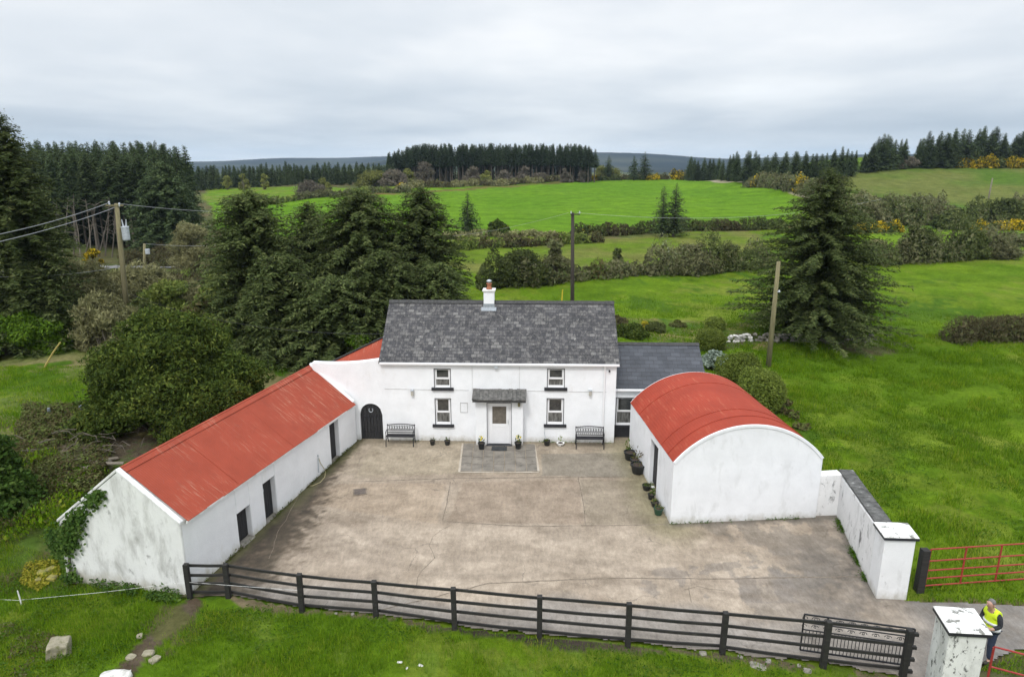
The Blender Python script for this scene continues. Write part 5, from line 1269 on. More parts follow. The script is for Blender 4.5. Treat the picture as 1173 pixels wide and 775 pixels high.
# ---- stones
def rock(name, label, cat, p, d, mat, seed, rz=0, group=None, parent=None, sub=2, sharp=.12, tilt=0, blk=.35):
    import bmesh
    bm = bmesh.new(); bmesh.ops.create_cube(bm, size=1); bmesh.ops.subdivide_edges(bm, edges=bm.edges[:], cuts=sub, use_grid_fill=True); rr = random.Random(seed)
    for v in bm.verts:
        if blk < 1: v.co = v.co * blk + v.co.normalized() * .55 * (1 - blk)
        v.co.x *= d[0]; v.co.y *= d[1]; v.co.z *= d[2]; v.co += Vector((rr.gauss(0, 1), rr.gauss(0, 1), rr.gauss(0, 1))) * sharp * min(d) * .5
    me = bpy.data.meshes.new(name); bm.to_mesh(me); bm.free(); me.materials.append(mat); o = bpy.data.objects.new(name, me); COL.objects.link(o); o.location = p; o.rotation_euler = (tilt, 0, rz)
    b = o.modifiers.new('bevel', 'BEVEL'); b.width = min(d) * .12; b.segments = 2
    if parent: o.parent = parent; return o
    return tag(o, label, cat, group)
M['block'] = surf('concrete_block', [(.3, (.20, .18, .12)), (.7, (.36, .33, .25))], 4, .95, .7, layers=[((.13, .13, .05), 3, .5, .62, None)])
rock('stone_block', 'square mossy concrete block lying in the grass at bottom left', 'block', gp(68, 742, .1), (.52, .52, .42), M['block'], 3, .35, blk=1)
rock('white_rock', 'whitewashed rock at the bottom edge of the grass', 'rock', gp(131, 778, .12), (.75, .5, .36), M['stone_white'], 4, .1)
rock('flat_stone', 'flat pale stone in the grass just below the fence on the right', 'stone', gp(868, 763, .0), (.42, .24, .10), M['stone'], 5, -.5, sharp=.3)
for i, (u, v, s) in enumerate(((805, 748, .2), (880, 757, .17), (848, 752, .14), (925, 768, .2), (915, 762, .12), (404, 703, .12), (385, 702, .1))):
    rock('loose_stone', 'small pale stone lying at the foot of the dark fence', 'stone', gp(u, v, .02), (s, s * .8, s * .5), M['stone'], 20 + i, i, 'small stones at the foot of the fence')
for i, (u, v, s) in enumerate(((458, 758, .14), (466, 765, .1), (482, 762, .16), (488, 770, .12), (474, 770, .08), (452, 769, .07))):
    rock('rubble_chip', 'pale broken chip in the grass at the bottom of the picture', 'rubble', gp(u, v, .02), (s, s * .5, s * .3), M['stone_white'], 40 + i, i * 1.3, 'pale chips in the foreground grass')
for i, (u, v, s) in enumerate(((48, 656, .3), (58, 652, .28), (44, 664, .25), (60, 662, .32))):
    rock('mossy_stone', 'stone covered in yellow moss beside the shed gable', 'stone', gp(u, v, .02), (s, s * .8, s * .55), M['moss_yellow'], 60 + i, i, 'yellow mossed stones left of the gable')
for i, (u, v, s) in enumerate(((170, 748, .3), (177, 755, .3), (160, 728, .2), (150, 752, .25))):
    rock('mud_stone', 'brown stone half buried in the muddy path', 'stone', gp(u, v, .02), (s, s * .8, s * .35), M['block'], 80 + i, i, 'stones in the muddy path')
# spoil heap and planks behind the shed, left
heap = thing('earth_heap', 'heap of brown earth and dead branches behind the shed on the left', 'heap', gp(85, 520))
hb = gp(85, 520); rg = np.random.default_rng(50); n = 60; V = []; Fq_ = []
gx_, gy__ = np.meshgrid(np.linspace(-3.6, 3.6, n), np.linspace(-2.4, 2.4, n), indexing='ij'); X_, Y_ = gx_ + hb.x, gy__ + hb.y
hh = .42 * np.exp(-(gx_ / 1.7) ** 2 - (gy__ / 1.4) ** 2) * (.6 + .8 * vnoise(X_, Y_, 1.3, 31)) + .18 * (vnoise(X_, Y_, 3.5, 32) - .3) * np.exp(-(gx_ / 2.9) ** 2 - (gy__ / 1.9) ** 2) - .10
ids_ = np.arange(n * n).reshape(n, n); Fq_ = np.stack([ids_[:-1, :-1], ids_[1:, :-1], ids_[1:, 1:], ids_[:-1, 1:]], -1).reshape(-1, 4)
M['earth'] = surf('loose_earth', [(.3, (.040, .030, .020)), (.5, (.09, .07, .04)), (.62, (.06, .085, .02))], 2.4, .95, .9, 12, .05)
raw_mesh('earth', np.column_stack([gx_.ravel(), gy__.ravel(), (zt(X_, Y_) + hh).ravel() - hb.z]), Fq_, M['earth'], heap, smooth=True)
q = MB(); rr = random.Random(51)
for k in range(46):
    x_, y_ = rr.gauss(.2, 1.5), rr.gauss(0, 1.0); z_ = .9 * math.exp(-(x_ / 2.2) ** 2 - (y_ / 1.4) ** 2) + .1 + G(hb.x + x_, hb.y + y_) - hb.z; a = rr.uniform(0, 6.28); L = rr.uniform(.3, 1.1)
    q.tube([(x_, y_, z_), (x_ + math.cos(a) * L * .5, y_ + math.sin(a) * L * .5, z_ + rr.uniform(-.05, .2)), (x_ + math.cos(a) * L, y_ + math.sin(a) * L, z_ + rr.uniform(-.2, .25))], [.02, .015, .006], 4)
q.build('branches', M['bark_grey'], heap)
for i, (u, v, a) in enumerate(((118, 527, .5), (112, 532, .9), (124, 531, .1))):
    p = gp(u, v, .15 + .05 * i); q = MB(); q.b2((-.55, -.09, 0), (.55, .09, .05)); o = q.build('plank', M['bark_pale'], bevel=.005); o.location = p; o.rotation_euler = (.1, .12, a + .2); tag(o, 'weathered plank lying by the top of the shed gable', 'plank', 'planks behind the shed gable')
# low stone wall right of the garden
def stone_wall(label, px, mat, hgt, seed, cat='wall'):
    pts = [gp(u, v) for u, v in px]; t = thing('stone_wall', label, cat, pts[0]); rr = random.Random(seed)
    import bmesh
    q = bmesh.new()
    for a_, b_ in zip(pts[:-1], pts[1:]):
        n = max(1, int((b_ - a_).length / .34))
        for i in range(n):
            for k in range(int(hgt / .22)):
                p = a_.lerp(b_, (i + .5 * (k % 2) + rr.uniform(.1, .4)) / n); s = Vector((rr.uniform(.26, .46), rr.uniform(.3, .5), rr.uniform(.18, .3)))
                r = bmesh.ops.create_icosphere(q, subdivisions=1, radius=.5); mt = Matrix.Translation(Vector((p.x + rr.uniform(-.1, .1), p.y + rr.uniform(-.15, .15), G(p.x, p.y) + .08 + k * .2)) - pts[0]) @ Matrix.Rotation(rr.uniform(0, 3), 4, 'Z') @ Matrix.Diagonal((*s, 1))
                for v_ in r['verts']: v_.co = mt @ v_.co
                for v_ in r['verts']: v_.co += Vector((rr.uniform(-1, 1), rr.uniform(-1, 1), rr.uniform(-1, 1))) * .03
    me = bpy.data.meshes.new('stonework'); q.to_mesh(me); q.free(); me.materials.append(mat); o = bpy.data.objects.new('stonework', me); COL.objects.link(o); o.parent = t; return t
stone_wall('limewashed white stretch of low rubble wall beside the round bushes', [(833, 392), (862, 391)], M['stone_white'], .8, 1)
stone_wall('grey dry stone wall running below the big spruce', [(864, 391), (910, 391), (950, 394), (1002, 392)], M['stone'], .8, 2)
# ================================================================== VEGETATION
def top_h(b, v): return zat(b.x, b.y, v) - b.z
def pxw(b, px): return px * ((b.y * CT + (H - b.z) * ST) / F)

# ---- the spruces beside the house
for i, (u, y, vt_, wpx, lb, kw) in enumerate([
    (302, 45, 218, 140, 'leftmost spruce of the dark group beside the house, with a blunt top', dict(nb=330, ragged=.5, power=.40)),
    (362, 50, 232, 130, 'spruce with two thin tips in the middle of the dark group', dict(nb=260, ragged=.5, power=.6)),
    (420, 47, 218, 165, 'broad spruce in the middle of the dark group behind the house', dict(nb=380, ragged=.45, power=.45)),
    (484, 48, 215, 130, 'rightmost tall spruce of the dark group behind the farmhouse roof', dict(nb=330, ragged=.4, power=.5)),
    (330, 41, 290, 105, 'low spruce at the front of the dark group above the shed', dict(nb=230, ragged=.5, power=.42)),
    (440, 42.5, 288, 125, 'low wide spruce in front of the group behind the lean-to', dict(nb=260, ragged=.5, power=.42)),
    (505, 44, 302, 80, 'low drooping spruce at the right end of the dark group', dict(nb=190, ragged=.5, power=.45)),
    (388, 40.5, 318, 130, 'lowest bushy spruce in front of the dark group', dict(nb=220, ragged=.5, power=.4)),
]):
    b = gy(u, y); conifer('spruce', lb, b, top_h(b, vt_), pxw(b, wpx / 2), 100 + i, M['spruce'], 'spruces beside the house', 'spruce', t0=.02, step=.12, tw=.40, thin=.19, droop=.26, tip=4.0, **kw)
# ---- the big spruce on the right
b = gp(930, 388); conifer('spruce', 'big lone spruce with a wide skirt standing in the green field on the right', b, top_h(b, 193), pxw(b, 84), 130, M['spruce'], None, 'spruce', t0=.02, nb=560, step=.10, tw=.34, thin=.17, droop=.15, power=.66, ragged=.85, tip=3.2)
b2 = gp(962, 384); conifer('spruce', 'smaller bushy spruce growing against the right side of the big lone spruce', b2, top_h(b2, 300), pxw(b2, 36), 131, M['spruce'], None, 'spruce', t0=.02, nb=130, step=.11, tw=.4, power=.45, ragged=.6, droop=.2)
# ---- tall conifers cut by the left edge
for i, (u, y, vt_, wpx, lb) in enumerate([(44, 44, 128, 130, 'tall dark conifer cut off by the left edge of the picture'), (58, 52, 205, 110, 'dark conifer beside the tall one at the left edge'), (50, 43, 300, 90, 'low dark conifer above the laurel at the left')]):
    b = gy(u, y); conifer('spruce', lb, b, top_h(b, vt_), pxw(b, wpx / 2), 140 + i, M['spruce'], None, 'spruce', t0=.04, nb=380 if i == 0 else 260, step=.13, tw=.42, power=.6, ragged=.5)
b = gy(196, 104); conifer('spruce', 'wide full spruce at the right corner of the dark plantation on the left', b, top_h(b, 186), pxw(b, 48), 150, M['spruce_far'], None, 'spruce', t0=.01, nb=320, step=.2, tw=.75, thin=.22, power=.55, ragged=.25)
# ---- yew by the shed
def round_bush(label, u, v, w, vt_, mat, seed):
    b = gp(u, v); h = top_h(b, vt_); rx = pxw(b, w / 2); rr = random.Random(seed); L = [((0, 0, h * .42), (rx * .92, rx * .9, h * .5))]
    for k in range(5): a = rr.uniform(0, 6.28); L.append(((math.cos(a) * rx * .35, math.sin(a) * rx * .35, h * rr.uniform(.32, .48)), (rx * .6, rx * .6, h * .42)))
    return bush('garden_shrub', label, 'shrub', b, L, mat, 330, .05, None, seed, lump=.07, shell=.85, vert=.3)
def wide_lobes(rr, n, rx, ry, rz, r0):
    L = []
    for i in range(n):
        a = rr.uniform(0, 6.28); q = rr.random() ** .5; x, y = math.cos(a) * rx * q, math.sin(a) * ry * q; zz = rz * math.sqrt(max(0.05, 1 - q * q)) * rr.uniform(.45, 1)
        s = r0 * rr.uniform(.65, 1.25); L.append(((x, y, max(zz - s * .4, s * .5)), (s, s, s * rr.uniform(.6, .85))))
    return L
def big_bush(name, label, cat, u, v, y, wpx, vt_, mat, seed, n=26, per=70, size=.14, r0=None, group=None, stemmat=None, depth=.8, **kw):
    b = gy(u, y) if y else gp(u, v); b = gy(u, 290) if b.y > 315 else b; h = top_h(b, vt_); rx = pxw(b, wpx / 2); rr = random.Random(seed); r0 = r0 or min(rx, h) * .42
    L = wide_lobes(rr, n, max(.1, rx - r0 * .6), max(.1, rx * depth - r0 * .6), h - r0 * .35, r0)
    return bush(name, label, cat, b, L, mat, per, size, group, seed, stemmat=stemmat, **kw)
big_bush('yew', 'large dark olive yew bush behind the red shed roof', 'yew', 208, 0, 29.5, 198, 348, M['yew'], 160, n=70, per=210, size=.085, r0=1.15, vert=.35, thin=.38, up=.4, lump=.25)
big_bush('laurel', 'bright green laurel bush under the conifers at the left edge', 'shrub', 22, 0, 42, 120, 338, M['laurel'], 161, n=34, per=130, size=.10, r0=1.0, thin=.5)
big_bush('laurel', 'small bright green bush in the grass behind the lean-to', 'shrub', 412, 0, 38.5, 50, 374, M['laurel'], 162, n=10, per=120, size=.08)
# dark evergreen creeping in at the left edge, near
big_bush('evergreen_bush', 'blue green bush cut off by the left edge, nearest to the shed gable', 'shrub', -6, 0, 22.5, 84, 492, M['ivy'], 163, n=30, per=110, size=.09, r0=.75)
# scrub between the laurel and the mossy pole
for i, (u, y, w, vt_, mt, lb) in enumerate([
    (100, 50, 90, 288, 'scrub', 'greyish olive willow scrub left of the mossy pole'), (150, 54, 90, 300, 'scrub', 'olive scrub around the foot of the mossy pole'), (128, 42, 80, 322, 'scrub', 'dense olive scrub above the yew on the left'),
    (188, 50, 60, 312, 'scrub_green', 'yellow green bush right of the mossy pole'), (226, 52, 80, 312, 'scrub', 'tangle of bare twigs between the pole and the spruces'), (262, 46, 70, 300, 'scrub_green', 'yellow green bush at the foot of the leftmost spruce'),
    (80, 57, 80, 292, 'hedge_green', 'dark green thicket behind the laurel'), (190, 98, 100, 274, 'hedge_brown', 'russet scrub beyond the small distant pole'), (70, 70, 50, 290, 'scrub', 'olive bush at the road edge under the dead trunks'),
    (226, 86, 60, 246, 'scrub', 'rounded thorn bush at the field corner by the plantation'), (176, 66, 50, 296, 'scrub', 'low brown bush near the road edge'), (266, 60, 40, 268, 'hedge_green', 'dark bush overhanging the road on the left'),
    (40, 62, 70, 290, 'hedge_green', 'dark thicket between the conifers at left'), (235, 42, 46, 330, 'bramble', 'grey dead branches piled above the yew'), (165, 44, 50, 334, 'hedge_green', 'dark green bush below the mossy pole')]):
    big_bush('scrub_bush', lb, 'shrub', u, 0, y, w, vt_, M[mt], 170 + i, n=20, per=90, size=.14, thin=.22 if 'scrub' == mt or 'br' in mt else .4, vert=.45, lump=.25, stemmat=M['bark_pale'])
for i, (u0, u1, y, h) in enumerate([(85, 250, 76, 1.6), (150, 262, 70, 1.7)]):
    hedge('verge_scrub', ['pale brown scrub along the far side of the country road', 'pale brown scrub along the near side of the country road'][i], [gy(u0, y), gy((u0 + u1) / 2, y + 1), gy(u1, y + 3)], h, 3.5, M['hedge_brown'], 9, .24, 190 + i, cat='scrub', extra=(M['scrub_green'], 9, .3), thin=.2, vert=.5)
b = gp(110, 283); big_bush('gorse', 'orange flowering gorse in front of the plantation trunks', 'gorse', 108, 0, 96, 22, 276, M['gorse'], 195, n=7, per=30, size=.2)
# low weeds left of the gable, ivy
hedge('bramble_bank', 'tangled brambles and weeds covering the bank left of the shed gable', [gp(-30, 610), gp(20, 585), gp(62, 600), gp(98, 596)], .75, 3.2, M['bramble'], 60, .08, 196, cat='brambles', extra=(M['grass_blade'], 3, .2), thin=.3, vert=.5)
hedge('bramble_bank', 'low brambles spreading in front of the earth heap', [gp(5, 530), gp(60, 548), gp(105, 565)], .6, 2.4, M['bramble'], 50, .09, 197, cat='brambles', extra=(M['grass_blade'], 2.6, .5), thin=.3, vert=.5)
iv = thing('ivy', 'ivy climbing the left edge of the shed gable', 'ivy', FS.W(-.06, SW - .3, 0)); rg = np.random.default_rng(198); Ps = []
for k in range(44):
    d0 = SW + .15 - abs(rg.normal()) * .42; zt_ = (zRA - .2) + (zA - 1.0 - zRA) * max(0, (d0 - SHF)) / (SW - SHF)
    z0 = rg.uniform(max(1.0, zt_ - .6), zt_ + .1); m_ = 45
    q = rg.normal(size=(m_, 3)) * np.array([.05, .17, .16]) + np.array([-.14, min(d0, SW + .25), z0]); Ps.append(q)
for k in range(14):
    d0 = SW - .2 - k * .12 + rg.normal() * .1; zt_ = (zRA - .1) + (zA - 1.0 - zRA) * max(0, (d0 - SHF)) / (SW - SHF); q = rg.normal(size=(50, 3)) * np.array([.05, .14, .08]) + np.array([-.12, d0, zt_ - .02]); Ps.append(q)
for k in range(4):
    q = rg.normal(size=(30, 3)) * np.array([.05, .14, .12]) + np.array([-.14, SW + .1 - rg.random() * .9, rg.uniform(-.1, .7)]); Ps.append(q)
P = np.concatenate(Ps); P = np.array([FS.W(*p) for p in P]); n = len(P); nor = unit(np.array([FS.s * .3 - FS.c, -FS.s - FS.c * .2, .6]) + rg.normal(size=(n, 3)) * .5); t_ = unit(np.cross(nor, rand_dir(n, rg))); w_ = np.cross(nor, t_)
cards('leaves', P, t_ * .055, w_ * .045, M['ivy'], iv, np.array(iv.location), rg)
q = MB(); q.tube([FS.W(-.08, SW - .1, -.3), FS.W(-.1, SW - .3, 1.2), FS.W(-.1, SW - .8, 2.0)], [.04, .03, .015], 5); q.build('stem', M['bark'], iv, world=True)
# ---- garden shrubs behind the annex
for i, (u, v, w, vt_, mt, lb) in enumerate([
        (722, 385, 44, 366, 'yew', 'dark green spreading shrub behind the farmhouse gable'), (752, 378, 32, 366, 'hedge_green', 'low dark shrub in the small garden behind the annex'), (738, 377, 14, 367, 'yellowleaf', 'yellow leaved shrub in the small garden'),
    (776, 374, 18, 366, 'bramble', 'pinkish orange shrub at the end of the garden bed'), (705, 372, 30, 360, 'hedge_brown', 'brown twiggy shrub just behind the house roof corner')]):
    big_bush('garden_shrub', lb, 'shrub', u, v, 0, w, vt_, M[mt], 200 + i, n=18, per=240, size=.055, lump=.06, depth=.9)
big_bush('silver_shrub', 'silvery grey leaved shrub between the annex roof and the round bushes', 'shrub', 818, 423, 0, 34, 398, M['silver'], 215, n=12, per=100, size=.09)
for i, (u, v) in enumerate(((893, 470), (905, 478), (918, 492), (900, 462))):
    big_bush('dry_weeds', 'clump of dry brown weeds behind the barn', 'weeds', u, v, 0, 24, v - 12, M['bramble'], 220 + i, n=6, per=90, size=.08, group='dry weeds behind the barn', stem=False)
for i, (u, v, w) in enumerate(((880, 384, 20), (905, 390, 20), (945, 384, 22), (975, 384, 18))):
    big_bush('undergrowth_shrub', ['low green growth on the stone wall, under the left of the big spruce', 'low laurel growth on the stone wall under the spruce trunk', 'brambles on the stone wall right of the spruce trunk', 'last clump of brambles at the right end of the stone wall'][i], 'shrub', u, v, 0, w, v - 14, M[['laurel', 'laurel', 'bramble', 'bramble'][i]], 225 + i, n=7, per=60, size=.1, stem=False)

for i, a in enumerate([('round clipped green bush behind the barn, upper one', 844, 446, 58, 400), ('round clipped green bush touching the barn roof, the lowest', 868, 472, 60, 416), ('round clipped olive bush beside the white rubble wall', 813, 400, 38, 373), ('small dark rounded bush behind the clipped olive one', 818, 378, 26, 361)]): round_bush(*a, M['box'], 700 + i)
# ---- hedges
hedge('hedge', 'brown beech hedge standing alone in the green field at the right edge', [gp(1086, 392), gp(1130, 391), gp(1180, 389), gp(1250, 388)], 1.75, 1.9, M['hedge_brown'], 75, .12, 230, thin=.25, vert=.45, hv=.10)
# nearest cross hedge (centre)
def HB(name, lb, px, h, w, mt, seed, dens=14, size=.24, **kw): return hedge(name, lb, [(lambda p: gy(u, 290) if p.y > 315 else p)(gp(u, v)) for u, v in px], h * 1.2, w, M[mt], dens, size, seed, **kw)
HB('hedge', 'tall dark thorn hedge behind the chimney', [(548, 330), (575, 329), (612, 326), (634, 325)], 2.6, 3.0, 'hedge_green', 231, extra=(M['hedge'], 13, .7))
HB('hedge', 'low grey brown hedge between the dark pole and the blackthorn', [(630, 324), (665, 321), (700, 318), (735, 314)], 1.5, 2.4, 'hedge', 232, extra=(M['bramble'], 7, .5), thin=.25)
HB('hedge', 'thick grey blackthorn hedge left of the big spruce', [(735, 315), (775, 314), (810, 312), (850, 309), (880, 305)], 2.5, 3.6, 'hedge', 233, extra=(M['hedge_green'], 15, .5), hv=.6, thin=.28)
HB('hedge', 'dense hedge of mixed thorn right of the big spruce', [(985, 303), (1020, 302), (1060, 300), (1100, 297), (1150, 292)], 3.0, 4.2, 'hedge', 234, extra=(M['hedge_green'], 14, .15), hv=.75, thin=.28)
for i, (u, v, w, vt_, mt, lb) in enumerate([
    (787, 312, 70, 276, 'hedge', 'big rounded grey blackthorn bush in the middle hedge'), (824, 310, 40, 270, 'hedge_green', 'rounded dark thorn bush next to the grey blackthorn'), (596, 325, 60, 282, 'hedge_green', 'big ivy covered bush behind the chimney'),
    (636, 324, 34, 262, 'hedge', 'gnarled bare hawthorn tree just left of the dark pole'), (1050, 300, 44, 252, 'hedge_green', 'dark evergreen thorn tree in the right hand hedge'), (1112, 297, 34, 262, 'hedge_green', 'dark holly at the right end of the right hand hedge'),
    (707, 314, 14, 280, 'hedge_green', 'thin young ivy clad tree in the middle hedge'), (1140, 296, 46, 268, 'hedge', 'bare rounded bush ending the right hand hedge'), (1000, 300, 36, 270, 'scrub', 'olive thorn bush touching the big spruce on the right')]):
    big_bush('thorn_bush', lb, 'bush', u, v, 0, w, vt_, M[mt], 240 + i, n=20, per=60, size=.17, lump=.3, thin=.3, vert=.3)
# second line of hedges, further
HB('hedge', 'long low hedge below the bright green field', [(505, 288), (560, 284), (620, 281), (690, 277)], 1.3, 2.4, 'hedge_brown', 250, 7, .3, extra=(M['scrub_green'], 17, .3))
HB('hedge', 'clipped hedge bank along the foot of the bright field, right of the dark pole', [(655, 273), (700, 270), (760, 266), (830, 264), (900, 262)], 1.7, 2.4, 'hedge_green', 251, 7, .32, extra=(M['hedge_brown'], 21, .4), hv=.25)
HB('hedge', 'dark hedge bank in front of the bright field on the left of the centre', [(505, 272), (560, 271), (640, 271)], .9, 1.6, 'scrub', 252, 7, .3, hv=.3)
HB('hedge', 'broad tangled hedge across the hillside on the right', [(960, 262), (1010, 259), (1060, 257), (1120, 257), (1180, 257), (1260, 257)], 3.6, 6.5, 'hedge', 253, 7, .42, extra=(M['hedge_green'], 19, .1), hv=.55, thin=.3)
HB('hedge', 'upper strip of grey scrub above the broad hillside hedge', [(940, 244), (980, 238), (1030, 240), (1080, 246)], 2.6, 5, 'hedge', 254, 6, .45, extra=(M['scrub'], 25, .3), thin=.3)
HB('hedge', 'low dark bank at the far end of the small right hand field', [(1090, 283), (1140, 283), (1260, 281)], 1.6, 3, 'hedge', 255, 7, .35, extra=(M['hedge_green'], 19, .7))
for i, (u, v, w, vt_, mt, lb) in enumerate([
    (988, 258, 36, 232, 'scrub_green', 'yellow green bush between the spruce and the hillside hedge'), (1018, 257, 30, 235, 'hedge_green', 'dark bush in the hillside hedge left of the middle'), (1092, 262, 40, 236, 'hedge_green', 'dark rounded thorn in the middle of the hillside hedge'),
    (1160, 258, 50, 222, 'hedge_green', 'tall dark thorn at the right edge of the hillside hedge'), (570, 270, 28, 247, 'yew', 'small round dark holly at the edge of the bright field')]):
    big_bush('thorn_bush', lb, 'bush', u, v, 0, w, vt_, M[mt], 260 + i, n=16, per=30, size=.26, lump=.3)
# gorse lines
HB('gorse', 'row of yellow gorse in front of the hillside hedge', [(975, 268), (1010, 266), (1034, 266)], 1.5, 2.4, 'gorse', 270, 9, .3, cat='gorse', extra=(M['hedge_green'], 6, .6))
HB('gorse', 'row of yellow gorse along the right end of the lower field', [(1112, 265), (1150, 264), (1250, 264)], 1.3, 2.2, 'gorse', 271, 9, .3, cat='gorse', extra=(M['hedge_green'], 7, .5))
HB('gorse', 'bright yellow gorse below the trees at top right', [(1086, 191), (1120, 192), (1173, 192), (1240, 192)], 2.6, 5, 'gorse', 272, 5, .5, cat='gorse', extra=(M['hedge_green'], 15, .9))
HB('gorse', 'orange gorse strip along the far edge of the bright field on the left', [(455, 214), (490, 213), (540, 212)], 1.0, 3, 'gorse', 273, 4, .5, cat='gorse', extra=(M['hedge_brown'], 13, .2))
HB('gorse', 'yellow gorse at the middle of the far field edge', [(640, 207), (690, 204), (712, 202)], 1.6, 3, 'hedge_green', 274, 5, .5, cat='gorse', extra=(M['gorse'], 17, .4))
HB('gorse', 'bright gorse between the pair of firs and the tree belt', [(740, 205), (756, 205)], 2.0, 3, 'gorse', 275, 4, .5, cat='gorse')
HB('gorse', 'orange gorse at the left end of the right hand tree belt', [(770, 205), (782, 206)], 3.0, 3, 'gorse', 276, 4, .5, cat='gorse', extra=(M['hedge_brown'], 5, .4))
HB('gorse', 'small yellow gorse on the hedge bank beside the dark pole', [(661, 271), (676, 270)], 1.5, 1.6, 'gorse', 277, 9, .25, cat='gorse')
HB('hedge', 'far hedge along the upper edge of the bright field', [(270, 236), (330, 231), (400, 224), (450, 221), (470, 219)], 1.5, 3, 'hedge', 278, 4, .5, extra=(M['scrub_green'], 29, .5))
HB('hedge', 'far rough bank along the top of the bright field below the pines', [(455, 217), (540, 213), (620, 209), (700, 205), (765, 203)], 1.7, 4, 'scrub', 279, 4, .5, extra=(M['hedge_brown'], 19, .2))
HB('hedge', 'grey scrub under the right hand tree belt', [(860, 214), (900, 217), (930, 222), (960, 226)], 3.2, 5, 'hedge', 280, 5, .5, extra=(M['gorse'], 23, 1.35))

def gpc(u, v):
    p = gp(u, v)
    return gy(u, 292) if p.y > 315 else p
# ---- small firs in the fields
def fir_at(label, u, v, vt_, wpx, seed, mt='spruce_far', cat='fir', group=None, **kw):
    b = gpc(u, v); kw = {**dict(nb=70, step=.35, tw=.8, thin=.2, power=.9, t0=.05, ragged=.5), **kw}; return conifer('fir', label, b, top_h(b, vt_), pxw(b, wpx / 2), seed, M[mt], group, cat, **kw)
fir_at('young thin fir standing in the bright field left of centre', 536, 270, 221, 36, 300, nb=85, step=.3, tw=.55)
fir_at('left one of the two thin ragged firs on the field bank', 758, 271, 213, 30, 301, nb=90, step=.25, tw=.45, power=.7)
fir_at('right one of the two thin ragged firs, with bare right side', 771, 271, 210, 38, 302, nb=110, step=.25, tw=.45, power=.8)
fir_at('left one of the pair of dark firs on the skyline', 726, 201, 178, 20, 303)
fir_at('right one of the pair of dark firs on the skyline, the taller', 738, 201, 174, 26, 304)
fir_at('single dark fir at the right end of the pine plantation', 697, 206, 178, 20, 305)

# ---- woods: a few shapes, copied
def proto_set(name, label, cat, hs, mat, n, seed, **kw):
    out = []
    for i in range(n):
        t = conifer(name, label, (0, 0, 0), hs, kw.get('Rr', 2.4) * (1 + .15 * (i % 3 - 1)), seed + i, mat, None, cat, **{k: v for k, v in kw.items() if k != 'Rr'}); out.append((t, kids(t)))
    return out
def plant(protos, spots, group, label=None):
    """spots: (x, y, scale height, width factor)"""
    rr = random.Random(len(spots)); first = [False] * len(protos)
    for x, y, sh, sw in spots:
        i = rr.randrange(len(protos)); t, ch = protos[i]; loc = (x, y, G(x, y) - .1)
        if not first[i]:
            first[i] = True; t.location = loc; t.rotation_euler = (0, 0, rr.uniform(0, 6.28)); t.scale = (sh * sw, sh * sw, sh); t['group'] = group
            if label: t['label'] = label
        else: copy_tree(t, loc, rr.uniform(0, 6.28), (sh * sw, sh * sw, sh), label, group, ch)
    for k, (t, ch) in enumerate(protos):
        if not first[k]:
            for c in ch: bpy.data.objects.remove(c)
            bpy.data.objects.remove(t)
rr = random.Random(77)
# pine plantation beyond the bright field
pp = proto_set('pine_tree', 'tall bare trunked pine in the plantation beyond the bright green field', 'pine', 16, M['pine_far'], 5, 400, Rr=2.0, t0=.45, nb=80, step=.35, tw=.8, thin=.25, power=.8, ragged=.4, droop=.1, barkm=M['bark'], trk=.8)
pq = proto_set('pine_tree', 'tall dark pine deep inside the plantation beyond the bright green field', 'pine', 16, M['pine_far'], 4, 410, Rr=2.3, t0=.03, nb=110, step=.4, tw=.9, thin=.3, power=.5, ragged=.3, droop=.1)
sp = []
for row in range(5):
    y = 283 + row * 3.0
    xl = gy(446 + rr.uniform(-2, 2), y).x; xr = gy(682 - 2 * row, y).x; x = xl
    while x < xr:
        vtop = 166 + 12 * max(0, (480 - pxy(x, y, 5)[0]) / 40) + rr.uniform(-2.2, 2.6) + (3 if pxy(x, y, 5)[0] > 668 else 0); h = zat(x, y, vtop) - G(x, y)
        sp.append((x + rr.uniform(-.7, .7), y + rr.uniform(-1.2, 1.2), h / 16, rr.uniform(.85, 1.25))); x += (2.1 if row < 3 else 2.4) * rr.uniform(.7, 1.3)
yb_ = 283 + 3.4 * 2.6; s1_ = [s for s in sp if s[1] < yb_]; s2_ = [s for s in sp if s[1] >= yb_]; print('pines', len(s1_), len(s2_)); plant(pp, s1_, 'pines in the plantation beyond the bright field'); plant(pq, s2_, 'pines deep inside the plantation beyond the bright field')
# dark plantation on the left
pp = proto_set('plantation_spruce', 'tall dark spruce packed into the plantation at the left', 'plantation spruce', 17, M['spruce_far'], 5, 420, Rr=2.9, t0=.05, nb=190, step=.28, tw=.62, thin=.28, power=.55, ragged=.35, droop=.12, tip=2.2)
pq = proto_set('plantation_spruce', 'tall spruce with bare grey trunk along the front of the plantation at the left', 'plantation spruce', 17, M['spruce_far'], 4, 430, Rr=2.6, t0=.44, nb=150, step=.26, tw=.6, thin=.26, power=.6, ragged=.35, droop=.12, barkm=M['bark_grey'], trk=.6)
sp = []
for row in range(9):
    y = 112 + row * 4.2; x = gy(-30, y).x; xr = gy(214 - (row < 2) * 30, y).x
    while x < xr:
        u_ = pxy(x, y, 0)[0]; vt_ = 164 + 10 * max(0, (u_ - 205) / 20) - 1.5 * (60 < u_ < 190) + (6 if u_ < 20 else 0) + rr.uniform(-2.0, 3.0) + max(0, 6 - row) * 2.4
        h = min(19, zat(x, y, vt_) - G(x, y)); sp.append((x + rr.uniform(-.9, .9), y + rr.uniform(-1.3, 1.3), h / 17, rr.uniform(.9, 1.25))); x += rr.uniform(1.9, 2.9)
